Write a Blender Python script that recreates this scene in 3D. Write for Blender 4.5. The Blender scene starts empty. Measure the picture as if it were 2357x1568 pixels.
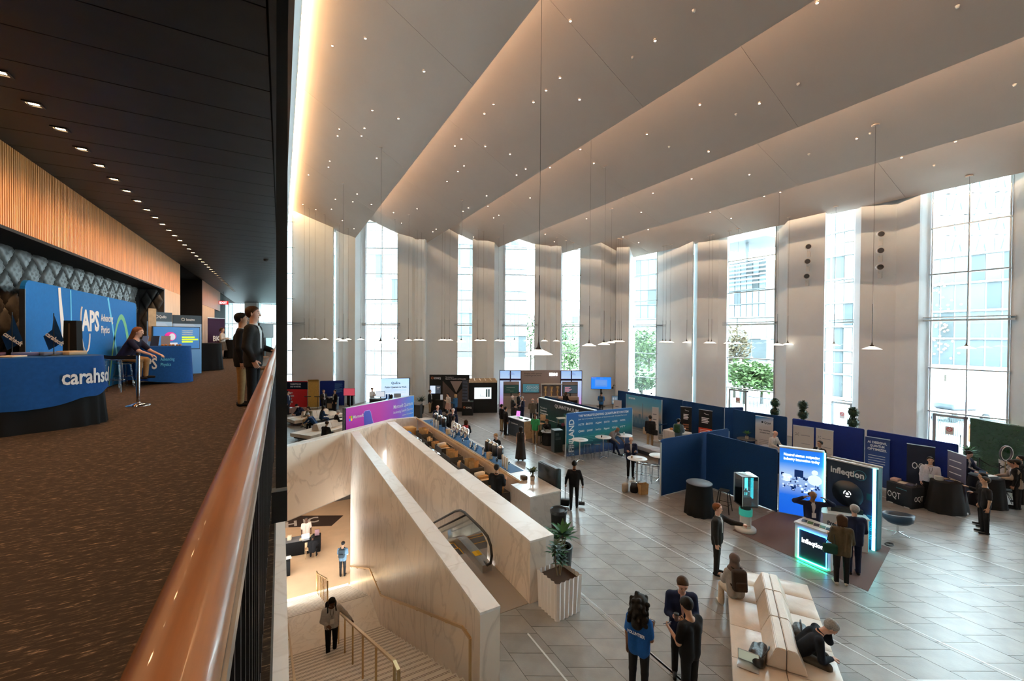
import bpy,bmesh,math,random
import numpy as np
from mathutils import Vector,Matrix,Euler
sc = bpy.context.scene
C = sc.collection
random.seed(7)
R = math.radians
PI = math.pi
# ---------------------------------------------------------------- camera
IW,IH,F = 2357.0,1568.0,953.0
CX,CY = 1178.5,784.0
TH,PITCH,ROLL = R(29.2),math.atan(10/953.0),R(0.43)
CAM = Vector((0,0,6.0))
FWD = Vector((math.sin(TH)*math.cos(PITCH),math.cos(TH)*math.cos(PITCH),-math.sin(PITCH)))
RT0 = Vector((math.cos(TH),-math.sin(TH),0))
UP0 = RT0.cross(FWD)
RT = RT0*math.cos(ROLL) + UP0*math.sin(ROLL)
UP = UP0*math.cos(ROLL) - RT0*math.sin(ROLL)
cam_data = bpy.data.cameras.new('camera')
cam_data.sensor_width = 36.0
cam_data.lens = F*36.0/IW
cam_data.clip_start = 0.05
cam_data.clip_end = 500
cam = bpy.data.objects.new('camera',cam_data)
C.objects.link(cam)
mw = Matrix((RT,UP,-FWD)).transposed().to_4x4()
mw.translation = CAM
cam.matrix_world = mw
sc.camera = cam
# ---------------------------------------------------------------- sky, exposure
sc.view_settings.view_transform = 'Standard'
sc.view_settings.look = 'None'
sc.view_settings.gamma = 1.0
sc.view_settings.use_curve_mapping = False
sc.view_settings.exposure = 0.55
wd = bpy.data.worlds.new('overcast_sky')
sc.world = wd
wd.use_nodes = True
bg = wd.node_tree.nodes['Background']
bg.inputs['Color'].default_value = (0.75,0.90,1.0,1)
bg.inputs['Strength'].default_value = 22.0
sc.cycles.max_bounces = 8
sc.cycles.diffuse_bounces = 5
sc.cycles.transparent_max_bounces = 24
sc.cycles.sample_clamp_indirect = 6.0
# ---------------------------------------------------------------- pixel helpers
def ray(px,py):
	return FWD*F + RT*(px - CX) + UP*(CY - py)
def at(px,py,z=0.0):
	d = ray(px,py)
	return CAM + d*((z - CAM.z)/d.z)
def atx(px,py,x):
	d = ray(px,py)
	return CAM + d*(x/d.x)
def aty(px,py,y):
	d = ray(px,py)
	return CAM + d*(y/d.y)
def atzc(px,py,z):
	return CAM + ray(px,py)*(z/F)
def ztop(p,py):
	"""height of a point above world point p whose image row is py"""
	d = Vector((p.x,p.y,CAM.z)) - CAM
	a = d.dot(FWD); px_u = d.dot(UP)
	q = (CY - py)/F
	k = (q*a - px_u)/(UP.z - q*FWD.z)
	return CAM.z + k
# ---------------------------------------------------------------- materials
MATS = {}
def M(name,col=(0.8,0.8,0.8),rough=0.6,metal=0.0,emit=0.0,ecol=None,noise=None,bump=None,spec=None,coat=0.0):
	"""noise=(scale, amount[, (sx,sy,sz)]) darkens and lightens the colour; bump=(scale, strength)"""
	if name in MATS:
		return MATS[name]
	m = bpy.data.materials.new(name)
	m.use_nodes = True
	nt = m.node_tree
	b = nt.nodes['Principled BSDF']
	b.inputs['Base Color'].default_value = (*col,1)
	b.inputs['Roughness'].default_value = rough
	b.inputs['Metallic'].default_value = metal
	if spec is None and rough >= 0.48:
		spec = 0.18
	if spec is not None:
		b.inputs['Specular IOR Level'].default_value = spec
	if coat:
		b.inputs['Coat Weight'].default_value = coat
	if emit:
		b.inputs['Emission Color'].default_value = (*(ecol or col),1)
		b.inputs['Emission Strength'].default_value = emit
	if noise or bump:
		tc = nt.nodes.new('ShaderNodeTexCoord')
		mp = nt.nodes.new('ShaderNodeMapping')
		nt.links.new(tc.outputs['Object'],mp.inputs['Vector'])
		if noise and len(noise) > 2:
			mp.inputs['Scale'].default_value = noise[2]
		if noise:
			n = nt.nodes.new('ShaderNodeTexNoise')
			n.inputs['Scale'].default_value = noise[0]
			n.inputs['Detail'].default_value = 5
			nt.links.new(mp.outputs['Vector'],n.inputs['Vector'])
			mr = nt.nodes.new('ShaderNodeMapRange')
			mr.inputs['From Min'].default_value = 0.3
			mr.inputs['From Max'].default_value = 0.7
			mr.inputs['To Min'].default_value = 1 - noise[1]
			mr.inputs['To Max'].default_value = 1 + noise[1]
			nt.links.new(n.outputs['Fac'],mr.inputs['Value'])
			mx = nt.nodes.new('ShaderNodeMix')
			mx.data_type = 'RGBA'
			mx.blend_type = 'MULTIPLY'
			mx.inputs['Factor'].default_value = 1
			mx.inputs[6].default_value = (*col,1)
			nt.links.new(mr.outputs['Result'],mx.inputs[7])
			nt.links.new(mx.outputs[2],b.inputs['Base Color'])
		if bump:
			n2 = nt.nodes.new('ShaderNodeTexNoise')
			n2.inputs['Scale'].default_value = bump[0]
			n2.inputs['Detail'].default_value = 4
			nt.links.new(mp.outputs['Vector'],n2.inputs['Vector'])
			bp = nt.nodes.new('ShaderNodeBump')
			bp.inputs['Strength'].default_value = bump[1]
			bp.inputs['Distance'].default_value = 0.02
			nt.links.new(n2.outputs['Fac'],bp.inputs['Height'])
			nt.links.new(bp.outputs['Normal'],b.inputs['Normal'])
	MATS[name] = m
	return m
def glass_mat(name,tint=(0.93,0.98,0.97),gloss=0.06,rough=0.02):
	if name in MATS:
		return MATS[name]
	m = bpy.data.materials.new(name)
	m.use_nodes = True
	nt = m.node_tree
	nt.nodes.clear()
	o = nt.nodes.new('ShaderNodeOutputMaterial')
	mix = nt.nodes.new('ShaderNodeMixShader')
	tr = nt.nodes.new('ShaderNodeBsdfTransparent')
	tr.inputs['Color'].default_value = (*tint,1)
	gl = nt.nodes.new('ShaderNodeBsdfGlossy')
	gl.inputs['Roughness'].default_value = rough
	lw = nt.nodes.new('ShaderNodeFresnel')
	lw.inputs['IOR'].default_value = 1.35
	ad = nt.nodes.new('ShaderNodeMath')
	ad.operation = 'MULTIPLY'
	ad.inputs[1].default_value = gloss/0.04
	nt.links.new(lw.outputs['Fac'],ad.inputs[0])
	ad.use_clamp = True
	nt.links.new(ad.outputs[0],mix.inputs['Fac'])
	nt.links.new(tr.outputs[0],mix.inputs[1])
	nt.links.new(gl.outputs[0],mix.inputs[2])
	nt.links.new(mix.outputs[0],o.inputs['Surface'])
	MATS[name] = m
	return m
def ramp_mat(name,stops,axis='Z',lo=0.0,hi=1.0,rough=0.5,emit=0.0,diag=None):
	"""flat print: a colour ramp over an object-space axis (a printed gradient)"""
	if name in MATS:
		return MATS[name]
	m = bpy.data.materials.new(name)
	m.use_nodes = True
	nt = m.node_tree
	b = nt.nodes['Principled BSDF']
	b.inputs['Roughness'].default_value = rough
	tc = nt.nodes.new('ShaderNodeTexCoord')
	sp = nt.nodes.new('ShaderNodeSeparateXYZ')
	nt.links.new(tc.outputs['Object'],sp.inputs[0])
	src = sp.outputs[axis]
	if diag:
		a = nt.nodes.new('ShaderNodeMath'); a.operation = 'MULTIPLY'; a.inputs[1].default_value = diag
		nt.links.new(sp.outputs['X'],a.inputs[0])
		s = nt.nodes.new('ShaderNodeMath'); s.operation = 'ADD'
		nt.links.new(a.outputs[0],s.inputs[0]); nt.links.new(sp.outputs['Z'],s.inputs[1])
		src = s.outputs[0]
	mr = nt.nodes.new('ShaderNodeMapRange')
	mr.inputs['From Min'].default_value = lo
	mr.inputs['From Max'].default_value = hi
	nt.links.new(src,mr.inputs['Value'])
	cr = nt.nodes.new('ShaderNodeValToRGB')
	els = cr.color_ramp.elements
	while len(els) < len(stops):
		els.new(0.5)
	for e,(p,c) in zip(els,stops):
		e.position = p
		e.color = (*c,1)
	nt.links.new(mr.outputs['Result'],cr.inputs['Fac'])
	nt.links.new(cr.outputs['Color'],b.inputs['Base Color'])
	if emit:
		nt.links.new(cr.outputs['Color'],b.inputs['Emission Color'])
		b.inputs['Emission Strength'].default_value = emit
	MATS[name] = m
	return m
def marble_mat(name,base,vein,scale=0.7,rough=0.3,amount=0.5):
	if name in MATS:
		return MATS[name]
	m = bpy.data.materials.new(name)
	m.use_nodes = True
	nt = m.node_tree
	b = nt.nodes['Principled BSDF']
	b.inputs['Roughness'].default_value = rough
	tc = nt.nodes.new('ShaderNodeTexCoord')
	mp = nt.nodes.new('ShaderNodeMapping')
	mp.inputs['Rotation'].default_value = (0.3,0.5,0.4)
	mp.inputs['Scale'].default_value = (1,1,0.45)
	nt.links.new(tc.outputs['Object'],mp.inputs[0])
	n = nt.nodes.new('ShaderNodeTexNoise')
	n.inputs['Scale'].default_value = scale
	n.inputs['Detail'].default_value = 8
	n.inputs['Distortion'].default_value = 1.6
	nt.links.new(mp.outputs[0],n.inputs['Vector'])
	cr = nt.nodes.new('ShaderNodeValToRGB')
	e = cr.color_ramp.elements
	e[0].position = 0.46; e[0].color = (*base,1)
	e[1].position = 0.54; e[1].color = (*base,1)
	x = e.new(0.50)
	x.color = (*[base[i]*(1 - amount) + vein[i]*amount for i in range(3)],1)
	nt.links.new(n.outputs['Fac'],cr.inputs[0])
	nt.links.new(cr.outputs[0],b.inputs['Base Color'])
	MATS[name] = m
	return m
# ---------------------------------------------------------------- mesh building
class MB:
	def __init__(s):
		s.v = []; s.f = []; s.mi = []; s.sm = []
	def add(s,vs,fs,mi=0,smooth=False,mat=None):
		o = len(s.v)
		if mat is not None:
			vs = [mat @ Vector(p) for p in vs]
		s.v += [tuple(p) for p in vs]
		s.f += [tuple(i + o for i in f) for f in fs]
		s.mi += [mi]*len(fs)
		s.sm += [smooth]*len(fs)
		return s
	def box(s,x0,x1,y0,y1,z0,z1,mi=0,mat=None):
		vs = [(x,y,z) for z in (z0,z1) for y in (y0,y1) for x in (x0,x1)]
		return s.add(vs,[(0,2,3,1),(4,5,7,6),(0,1,5,4),(2,6,7,3),(0,4,6,2),(1,3,7,5)],mi,False,mat)
	def rbox(s,x0,x1,y0,y1,z0,z1,r=0.02,seg=2,mi=0,mat=None):
		"""box with rounded edges"""
		bm = bmesh.new()
		bmesh.ops.create_cube(bm,size=1)
		for v in bm.verts:
			v.co = Vector(((x0 + x1)/2 + v.co.x*(x1 - x0),(y0 + y1)/2 + v.co.y*(y1 - y0),(z0 + z1)/2 + v.co.z*(z1 - z0)))
		bmesh.ops.bevel(bm,geom=bm.edges[:],offset=r,segments=seg,profile=0.5,affect='EDGES')
		bm.verts.index_update()
		s.add([v.co.copy() for v in bm.verts],[[v.index for v in f.verts] for f in bm.faces],mi,True,mat)
		bm.free()
		return s
	def prism(s,poly,z0,z1,mi=0,mat=None):
		n = len(poly)
		a = sum(poly[i][0]*poly[(i + 1) % n][1] - poly[(i + 1) % n][0]*poly[i][1] for i in range(n))
		if a < 0:
			poly = poly[::-1]
		vs = [(p[0],p[1],z0) for p in poly] + [(p[0],p[1],z1) for p in poly]
		fs = [tuple(range(n - 1,-1,-1)),tuple(range(n,2*n))]
		fs += [(i,(i + 1) % n,n + (i + 1) % n,n + i) for i in range(n)]
		return s.add(vs,fs,mi,False,mat)
	def cyl(s,p0,p1,r0,r1=None,n=12,mi=0,caps=True,smooth=True,mat=None):
		r1 = r0 if r1 is None else r1
		p0,p1 = Vector(p0),Vector(p1)
		d = (p1 - p0)
		q = d.to_track_quat('Z','Y') if d.length > 1e-9 else Euler((0,0,0)).to_quaternion()
		vs = []
		for p,r in ((p0,r0),(p1,r1)):
			for i in range(n):
				a = 2*PI*i/n
				vs.append(p + q @ Vector((r*math.cos(a),r*math.sin(a),0)))
		fs = [(i,(i + 1) % n,n + (i + 1) % n,n + i) for i in range(n)]
		s.add(vs,fs,mi,smooth,mat)
		if caps:
			s.add(vs[:n],[tuple(range(n - 1,-1,-1))],mi,False,mat)
			s.add(vs[n:],[tuple(range(n))],mi,False,mat)
		return s
	def tube(s,pts,r,n=8,mi=0,mat=None,closed=False):
		pts = [Vector(p) for p in pts]
		rr = r if isinstance(r,(list,tuple)) else [r]*len(pts)
		vs = []; L = len(pts)
		prev = None
		for i,p in enumerate(pts):
			if closed:
				t = (pts[(i + 1) % L] - pts[i - 1])
			else:
				t = (pts[min(i + 1,L - 1)] - pts[max(i - 1,0)])
			t.normalize()
			if prev is None:
				a = Vector((0,0,1)) if abs(t.z) < 0.9 else Vector((1,0,0))
				nx = t.cross(a).normalized()
			else:
				nx = (prev - t*prev.dot(t)).normalized()
			prev = nx
			ny = t.cross(nx)
			for k in range(n):
				a = 2*PI*k/n
				vs.append(p + (nx*math.cos(a) + ny*math.sin(a))*rr[i])
		fs = []
		for i in range(L if closed else L - 1):
			j = (i + 1) % L
			for k in range(n):
				fs.append((i*n + k,i*n + (k + 1) % n,j*n + (k + 1) % n,j*n + k))
		s.add(vs,fs,mi,True,mat)
		if not closed:
			s.add(vs[:n],[tuple(range(n - 1,-1,-1))],mi,False,mat)
			s.add(vs[-n:],[tuple(range(n))],mi,False,mat)
		return s
	def lathe(s,prof,n=24,c=(0,0,0),mi=0,mat=None,smooth=True,sx=1,sy=1):
		"""prof: (radius, z) pairs"""
		vs = []
		for r,z in prof:
			for i in range(n):
				a = 2*PI*i/n
				vs.append((c[0] + r*math.cos(a)*sx,c[1] + r*math.sin(a)*sy,c[2] + z))
		fs = []
		for j in range(len(prof) - 1):
			for i in range(n):
				fs.append((j*n + i,j*n + (i + 1) % n,(j + 1)*n + (i + 1) % n,(j + 1)*n + i))
		s.add(vs,fs,mi,smooth,mat)
		if prof[0][0] > 1e-5:
			s.add(vs[:n],[tuple(range(n - 1,-1,-1))],mi,False,mat)
		if prof[-1][0] > 1e-5:
			s.add(vs[-n:],[tuple(range(n))],mi,False,mat)
		return s
	def ball(s,c,r,n=12,m=8,mi=0,sc=(1,1,1),mat=None):
		prof = [(max(1e-6,r*math.sin(PI*j/m)),-r*math.cos(PI*j/m)) for j in range(m + 1)]
		T = Matrix.Translation(Vector(c)) @ Matrix.Diagonal((*sc,1))
		if mat is not None:
			T = mat @ T
		return s.lathe(prof,n,mi=mi,mat=T)
	def ngon(s,pts,mi=0,mat=None):
		return s.add(pts,[tuple(range(len(pts)))],mi,False,mat)
	def mesh(s,name,mats):
		me = bpy.data.meshes.new(name)
		me.from_pydata(s.v,[],s.f)
		for m in (mats if isinstance(mats,(list,tuple)) else [mats]):
			me.materials.append(m)
		if any(s.mi):
			me.polygons.foreach_set('material_index',s.mi)
		me.polygons.foreach_set('use_smooth',s.sm)
		me.update()
		return me
	def build(s,name,mats,parent=None,loc=None,rotz=0.0):
		return link(name,s.mesh(name,mats),parent,loc,rotz)
def link(name,me,parent=None,loc=None,rotz=0.0):
	o = bpy.data.objects.new(name,me)
	C.objects.link(o)
	if parent is not None:
		o.parent = parent
	if loc is not None:
		o.location = loc
	if rotz:
		o.rotation_euler = (0,0,rotz)
	return o
def tag(o,label,cat,group=None,kind=None):
	if label:
		o['label'] = label
	if cat:
		o['category'] = cat
	if group:
		o['group'] = group
	if kind:
		o['kind'] = kind
	return o
def thing(name,label,cat,loc=(0,0,0),rotz=0.0,group=None):
	o = bpy.data.objects.new(name,None)
	o.empty_display_size = 0.1
	C.objects.link(o)
	o.location = loc
	o.rotation_euler = (0,0,rotz)
	return tag(o,label,cat,group)
def struct(o,label=None):
	o['kind'] = 'structure'
	if label:
		o['label'] = label
	return o
def copy_tree(o,parent=None):
	c = o.copy()
	C.objects.link(c)
	c.parent = parent
	for ch in list(o.children):
		copy_tree(ch,c)
	return c
_font_cache = {}
def text_mesh(body,size=0.1,width=None,bold=0.0,align='LEFT',ext=0.002,spacing=1.0):
	cu = bpy.data.curves.new('t','FONT')
	cu.body = body
	cu.size = size
	cu.extrude = ext
	cu.offset = bold*size
	cu.resolution_u = 2
	cu.space_character = spacing
	cu.align_x = align
	ob = bpy.data.objects.new('t',cu)
	me = bpy.data.meshes.new_from_object(ob)
	bpy.data.objects.remove(ob)
	bpy.data.curves.remove(cu)
	if width and len(me.vertices):
		xs = [v.co.x for v in me.vertices]
		k = width/max(1e-6,max(xs) - min(xs))
		for v in me.vertices:
			v.co.x *= k
	return me
def text(body,parent,x,z,size,mat,y=-0.004,width=None,bold=0.02,align='LEFT',name='lettering',rot=None,spacing=1.0):
	"""lettering on a panel whose front faces local -y"""
	me = text_mesh(body,size,width,bold,align,0.0015,spacing)
	T = Matrix.Translation((x,y,z)) @ (Matrix.Rotation(rot,4,'Y') if rot else Matrix()) @ Matrix.Rotation(PI/2,4,'X')
	me.transform(T)
	me.materials.clear()
	me.materials.append(mat)
	return link(name,me,parent)
def face_panel(name,label,cat,a,b,group=None):
	"""thing at the midpoint of base points a, b; local x runs a->b, front is local -y"""
	a,b = Vector(a),Vector(b)
	d = b - a
	t = thing(name,label,cat,((a.x + b.x)/2,(a.y + b.y)/2,min(a.z,b.z)),math.atan2(d.y,d.x),group)
	return t,math.hypot(d.x,d.y)
# ---------------------------------------------------------------- the setting
ZB,ZBC = 4.66,8.83                      # balcony floor and balcony ceiling
ZL = -6.2                                  # lower level floor
XK = [5.63,11.12,16.61,22.10,27.60]    # low edges of the saw-tooth ceiling
HK = [14.40,14.086,13.77,13.46,13.14]
VX = [0.78] + XK[:4]
VH = [17.20,17.04,16.44,15.45,15.0]
TT = math.tan(TH)
white_wall = M('white_plaster',(0.79,0.83,0.85),0.7,noise=(1.2,0.02))
ceil_mat = M('warm_white_ceiling',(0.53,0.43,0.365),0.8,noise=(0.8,0.02))
tile_mat = M('grey_slate',(0.26,0.245,0.23),0.32,noise=(2.5,0.16),bump=(30,0.08))
grout = M('dark_grout',(0.10,0.10,0.10),0.9)
strip_mat = M('pale_inlay',(0.62,0.63,0.64),0.3)
marble = marble_mat('cream_marble',(0.82,0.69,0.57),(0.46,0.35,0.26),0.9,0.28,0.45)
marble_top = marble_mat('pale_marble',(0.87,0.80,0.74),(0.62,0.52,0.44),0.7,0.3,0.35)
brass = M('brushed_brass',(0.62,0.42,0.20),0.3,0.9)
steel = M('brushed_steel',(0.55,0.55,0.55),0.28,1.0)
chrome = M('polished_chrome',(0.75,0.75,0.75),0.12,1.0)
black_steel = M('black_steel',(0.012,0.012,0.013),0.45)
glass = glass_mat('clear_glazing')
alu = M('pale_aluminium',(0.62,0.66,0.67),0.4,0.4)
nt = tile_mat.node_tree
_oi = nt.nodes.new('ShaderNodeObjectInfo')
_mr = nt.nodes.new('ShaderNodeMapRange')
_mr.inputs['To Min'].default_value = 0.86
_mr.inputs['To Max'].default_value = 1.12
nt.links.new(_oi.outputs['Random'],_mr.inputs['Value'])
_mx = nt.nodes.new('ShaderNodeMix'); _mx.data_type = 'RGBA'; _mx.blend_type = 'MULTIPLY'; _mx.inputs['Factor'].default_value = 1
_b = nt.nodes['Principled BSDF']
_src = _b.inputs['Base Color'].links[0].from_socket
nt.links.new(_src,_mx.inputs[6]); nt.links.new(_mr.outputs['Result'],_mx.inputs[7]); nt.links.new(_mx.outputs[2],_b.inputs['Base Color'])
def wa_y(x):
	return 19.1 + (x - 0.18)*3.5/5.12
mb = MB()
def fpoly(pts,z=-0.008):
	mb.prism(pts,z - 0.25,z)
fpoly([(-7,-12),(-0.3,-12),(-0.3,48),(-7,48)])
fpoly([(-0.3,wa_y(0) + .3),(0,wa_y(0) + .3),(0,48),(-0.3,48)])
fpoly([(-0.3,-12),(5.2,-12),(5.2,6.5),(-0.3,6.5)])
fpoly([(2.95,6.5),(5.2,6.5),(5.2,9.6),(2.95,9.6)])
fpoly([(5.2,-12),(29.2,-12),(29.2,30),(5.2,44)])
fpoly([(0.0,wa_y(0) + .3),(5.2,wa_y(5.2) + .3),(5.2,48),(0.0,48)])
floor = struct(mb.build('floor',grout),'dark grey slate floor of the hall')
def in_void(x,y):
	if 0.0 < x < 5.3 and y > 6.3 and y < wa_y(x) + 0.75:
		if x > 2.9 and y < 9.4:
			return False
		return True
	return False
ROW,LEN,GAP = 0.755,0.60,0.010
def tile_poly(i,j):
	x0 = i*ROW + GAP/2; x1 = (i + 1)*ROW - GAP/2
	y0 = j*LEN + (i*0.37 % 1)*LEN - TT*i*ROW
	f = lambda x: -TT*(x - i*ROW)
	return [(x0,y0 + f(x0) + GAP/2),(x1,y0 + f(x1) + GAP/2),(x1,y0 + LEN + f(x1) - GAP/2),(x0,y0 + LEN + f(x0) - GAP/2)]
cands = []
rest = MB()
for i in range(-6,38):
	for j in range(-30,110):
		p = tile_poly(i,j)
		cx = sum(q[0] for q in p)/4; cy = sum(q[1] for q in p)/4
		if cx > 28.4 or cy > 45 - TT*cx + 1 or cy < -10 or in_void(cx,cy):
			continue
		d = Vector((cx,cy,0)) - CAM
		zc = d.dot(FWD)
		vis = False
		if zc > 0.5:
			u = CX + F*d.dot(RT)/zc; v = CY - F*d.dot(UP)/zc
			vis = 1100 < u < 2400 and 900 < v < 1610
			if cx < 5.5 and cy < 9:
				vis = vis and u > 1130
		if vis:
			cands.append((zc,i,j,p,cx,cy))
		elif zc > -4:
			rest.prism(p,-0.008,0.0)
cands.sort()
tile_me = None
for k,(zc,i,j,p,cx,cy) in enumerate(cands):
	if k < 300:
		if tile_me is None:
			t = MB().prism([(q[0] - cx,q[1] - cy) for q in p],-0.008,0.0)
			tile_me = t.mesh('floor_tile',tile_mat)
		link('floor_tile',tile_me,floor,(cx,cy,0))
	else:
		rest.prism(p,-0.008,0.0)
o = rest.build('floor_tiles_far',tile_mat,floor)
o['kind'] = 'stuff'
def inlay(x0,x1,y0a,y1=38.0,close=True):
	"""two long strips along the hall joined by a skewed end piece; y0a is the near end at x0"""
	w = 0.035
	k = 0
	for x in (x0,x1):
		ya = y0a - TT*(x - x0)
		m = MB().prism([(x - w/2,ya),(x + w/2,ya),(x + w/2,y1 - TT*x + 0.0),(x - w/2,y1 - TT*x)],0.0,0.003)
		o = m.build('inlay_strip',strip_mat,floor)
	if close:
		f = lambda x: y0a - TT*(x - x0)
		MB().prism([(x0,f(x0)),(x1,f(x1)),(x1,f(x1) + w*1.1),(x0,f(x0) + w*1.1)],0.0,0.003).build('inlay_strip',strip_mat,floor)
p = at(2093,1566)
inlay(9.62,11.42,p.y)
p = at(2257,1348)
inlay(14.9,16.7,p.y)
inlay(4.36,6.13,2.0,9.5)
inlay(6.13,6.15,2.0,16.5,False)
p = at(2290,1180)
inlay(20.0,20.02,1.0,36,False)
ceil_back = M('ceiling_void',(0.08,0.07,0.065),0.9)
yfar = lambda x: (37.9 - x*math.sin(TH))/math.cos(TH)
warm_led = M('warm_led_strip',(1.0,0.72,0.40),0.5,emit=26.0,ecol=(1.0,0.66,0.34))
ceilings = []
for k in range(5):
	x0,z0,x1,z1 = VX[k],VH[k],XK[k],HK[k]
	m = MB()
	m.add([(x0,-12,z0 + 0.03),(x1,-12,z1 + 0.03),(x1,yfar(x1),z1 + 0.03),(x0,yfar(x0),z0 + 0.03)],[(0,1,2,3)])
	if k < 4:
		zu = VH[k + 1] + 0.03
	else:
		zu = 14.7
	m.add([(x1,-12,z1),(x1,-12,zu),(x1,yfar(x1),zu),(x1,yfar(x1),z1)],[(0,1,2,3)])
	c = struct(m.build('ceiling',ceil_back))
	ceilings.append(c)
	nseg = 7
	ys = [-12 + (46 + 12)*s/nseg for s in range(nseg + 1)]
	off = (k*2.3) % 5
	for s in range(nseg):
		a = ys[s] - off + 0.005; b = ys[s + 1] - off - 0.005
		a0 = max(a,-12); 
		q = []
		for x in (x0 + 0.005,x1):
			z = z0 + (z1 - z0)*(x - x0)/(x1 - x0)
			bb = min(b,yfar(x)) if s < nseg - 1 else yfar(x)
			q.append((x,z,min(a0,bb - 0.01),bb))
		(xa,za,ya0,yb0),(xb,zb,ya1,yb1) = q
		pm = MB()
		vs = [(xa,ya0,za),(xb,ya1,zb),(xb,yb1,zb),(xa,yb0,za)]
		vs2 = [(v[0],v[1],v[2] + 0.02) for v in vs]
		pm.add(vs + vs2,[(0,1,2,3),(7,6,5,4),(0,4,5,1),(1,5,6,2),(2,6,7,3),(3,7,4,0)])
		pm.build('ceiling_panel',ceil_mat,c)
	MB().add([(x1 + 0.002,-12,z1),(x1 + 0.002,-12,zu),(x1 + 0.002,yfar(x1),zu),(x1 + 0.002,yfar(x1),z1)],[(0,1,2,3)]).build('ceiling_step',ceil_mat,c)
	if k == 0:
		y = -2.0
		while y < yfar(x0) - 1.5:
			MB().box(0.62,0.70,y,y + 1.13,16.98,17.05).build('cove_light',warm_led,c)
			y += 1.2
	else:
		cl = M('hidden_cove_led',(1.0,0.72,0.45),0.5,emit=250.0,ecol=(1.0,0.70,0.44))
		MB().box(x0 + 0.03,x0 + 0.07,-8,yfar(x0) - 5.0,z0 - 0.30,z0 - 0.27).build('cove_light',cl,c)
		MB().box(x0 + 0.004,x0 + 0.05 + 0.092*(x1 - x0)/(z0 - z1),-8,yfar(x0) - 0.3,z0 - 0.40,z0 - 0.38).build('added_cove_shield',ceil_mat,c)  # unseen ledge added below the strip, sized to keep its light off the walls
m = MB()
m.box(27.6,29.0,-12,yfar(27.6) + 0.5,14.7,14.8)
struct(m.build('ceiling',ceil_mat),'flat ceiling strip along the right glass front')
m = MB()
m.add([(0.10,-12,8.86),(0.62,-12,17.1),(0.62,43.0,17.1),(0.10,43.0,8.86)],[(0,1,2,3)])
m.add([(0.62,-12,17.25),(0.80,-12,17.25),(0.80,43,17.25),(0.62,43,17.25)],[(0,1,2,3)])
m.add([(0.62,-12,17.1),(0.62,-12,17.25),(0.62,43,17.25),(0.62,43,17.1)],[(0,1,2,3)])
struct(m.build('wall_left',white_wall),'white wall rising above the balcony to the lit cove')
m = MB().box(-7,30,-12.3,-12,-7,18)
m.box(-7.3,-7.05,-12,48,-7,9)
struct(m.build('wall_back',M('beige_wall',(0.55,0.47,0.40),0.8)))
TRANS = [2.46,4.60,6.95,9.22,11.50,13.80,16.1]
WALLN = [0]
def vslab(a,b,z0,z1,th,mat,name,parent=None):
	a,b = Vector(a),Vector(b)
	d = (b - a).normalized()
	n = Vector((-d.y,d.x))
	mid = (a + b)/2
	if n.dot(mid) < 0:
		n = -n
	m = MB().prism([a,b,b + n*th,a + n*th],z0,z1)
	return m.build(name,mat,parent)
def zc_xy(px,zc):
	p = atzc(px,774,zc)
	return Vector((p.x,p.y))
def x_xy(px,x):
	p = atx(px,774,x)
	return Vector((p.x,p.y))
WIN = [0]
pane_mat = glass
def window(a,b,ztop_=16.9,mull=1,z0=0.0,label=None,door=None):
	WIN[0] += 1
	a,b = Vector(a),Vector(b)
	d = b - a
	L = d.length
	w = thing('window_%d' % WIN[0],label,None,(a.x,a.y,0),math.atan2(d.y,d.x))
	w['kind'] = 'structure'
	zs = [z0] + [t for t in TRANS if z0 + 0.3 < t < ztop_ - 0.3] + [ztop_]
	xs = [L*i/mull for i in range(mull + 1)]
	for i in range(len(zs) - 1):
		for j in range(mull):
			if door is not None and i == 0 and j == door:
				continue
			MB().box(xs[j] + 0.02,xs[j + 1] - 0.02,-0.006,0.006,zs[i] + 0.03,zs[i + 1] - 0.03).build('pane',pane_mat,w)
	for i,z in enumerate(zs[1:-1]):
		big = abs(z - 6.95) < 0.01
		h = 0.07 if big else 0.05
		dpt = 0.42 if big else 0.16
		MB().box(-0.05 if not big else -0.25,L + (0.05 if not big else 0.25),-dpt,0.05,z - h,z + h*0.2).build('transom',alu,w)
		if big:
			MB().box(-0.25,L + 0.25,-dpt,0.05,z + 0.10,z + 0.14).build('transom',alu,w)
	for x in ([0,L] if mull == 1 else xs):
		MB().box(x - 0.025,x + 0.025,-0.05,0.05,z0,ztop_).build('mullion',alu,w)
	return w
wall_names = {'far': 'wall_far','right': 'wall_right'}
def wstrip(side,pts,top=18.2,th=0.12,mat=None):
	for a,b in zip(pts[:-1],pts[1:]):
		o = vslab(a,b,0,top,th,mat or white_wall,wall_names[side])
		struct(o)
GZ = 37.2
Zx = zc_xy
window(Zx(596,GZ),Zx(673,GZ),17.6)
window(Zx(400,GZ + .3),Zx(596,GZ + .05),4.3,3)
wstrip('far',[Zx(673,GZ),Zx(766,36.2)])
window(Zx(673,GZ + .1),Zx(774,GZ + .1),17.6)
wstrip('far',[Zx(772,37.3),Zx(773,36.6),Zx(790,36.5),Zx(802,36.1),Zx(817,35.9),Zx(829,36.6),Zx(843,37.3)])
window(Zx(843,GZ),Zx(915,GZ),17.2,2)
wstrip('far',[Zx(915,GZ),Zx(948,36.5),Zx(955,36.6),Zx(963,36.3)])
wstrip('far',[Zx(960,37.3),Zx(963,36.2),Zx(978,35.6),Zx(982,36.3),Zx(1053,GZ)])
window(Zx(1053,GZ),Zx(1088,GZ),16.6)
wstrip('far',[Zx(1086,37.3),Zx(1087,36.7),Zx(1096,36.8),Zx(1110,36.3),Zx(1122,35.9),Zx(1137,35.7),Zx(1150,36.5),Zx(1162,37.3)])
window(Zx(1162,GZ),Zx(1230,GZ),16.2,1)
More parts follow.
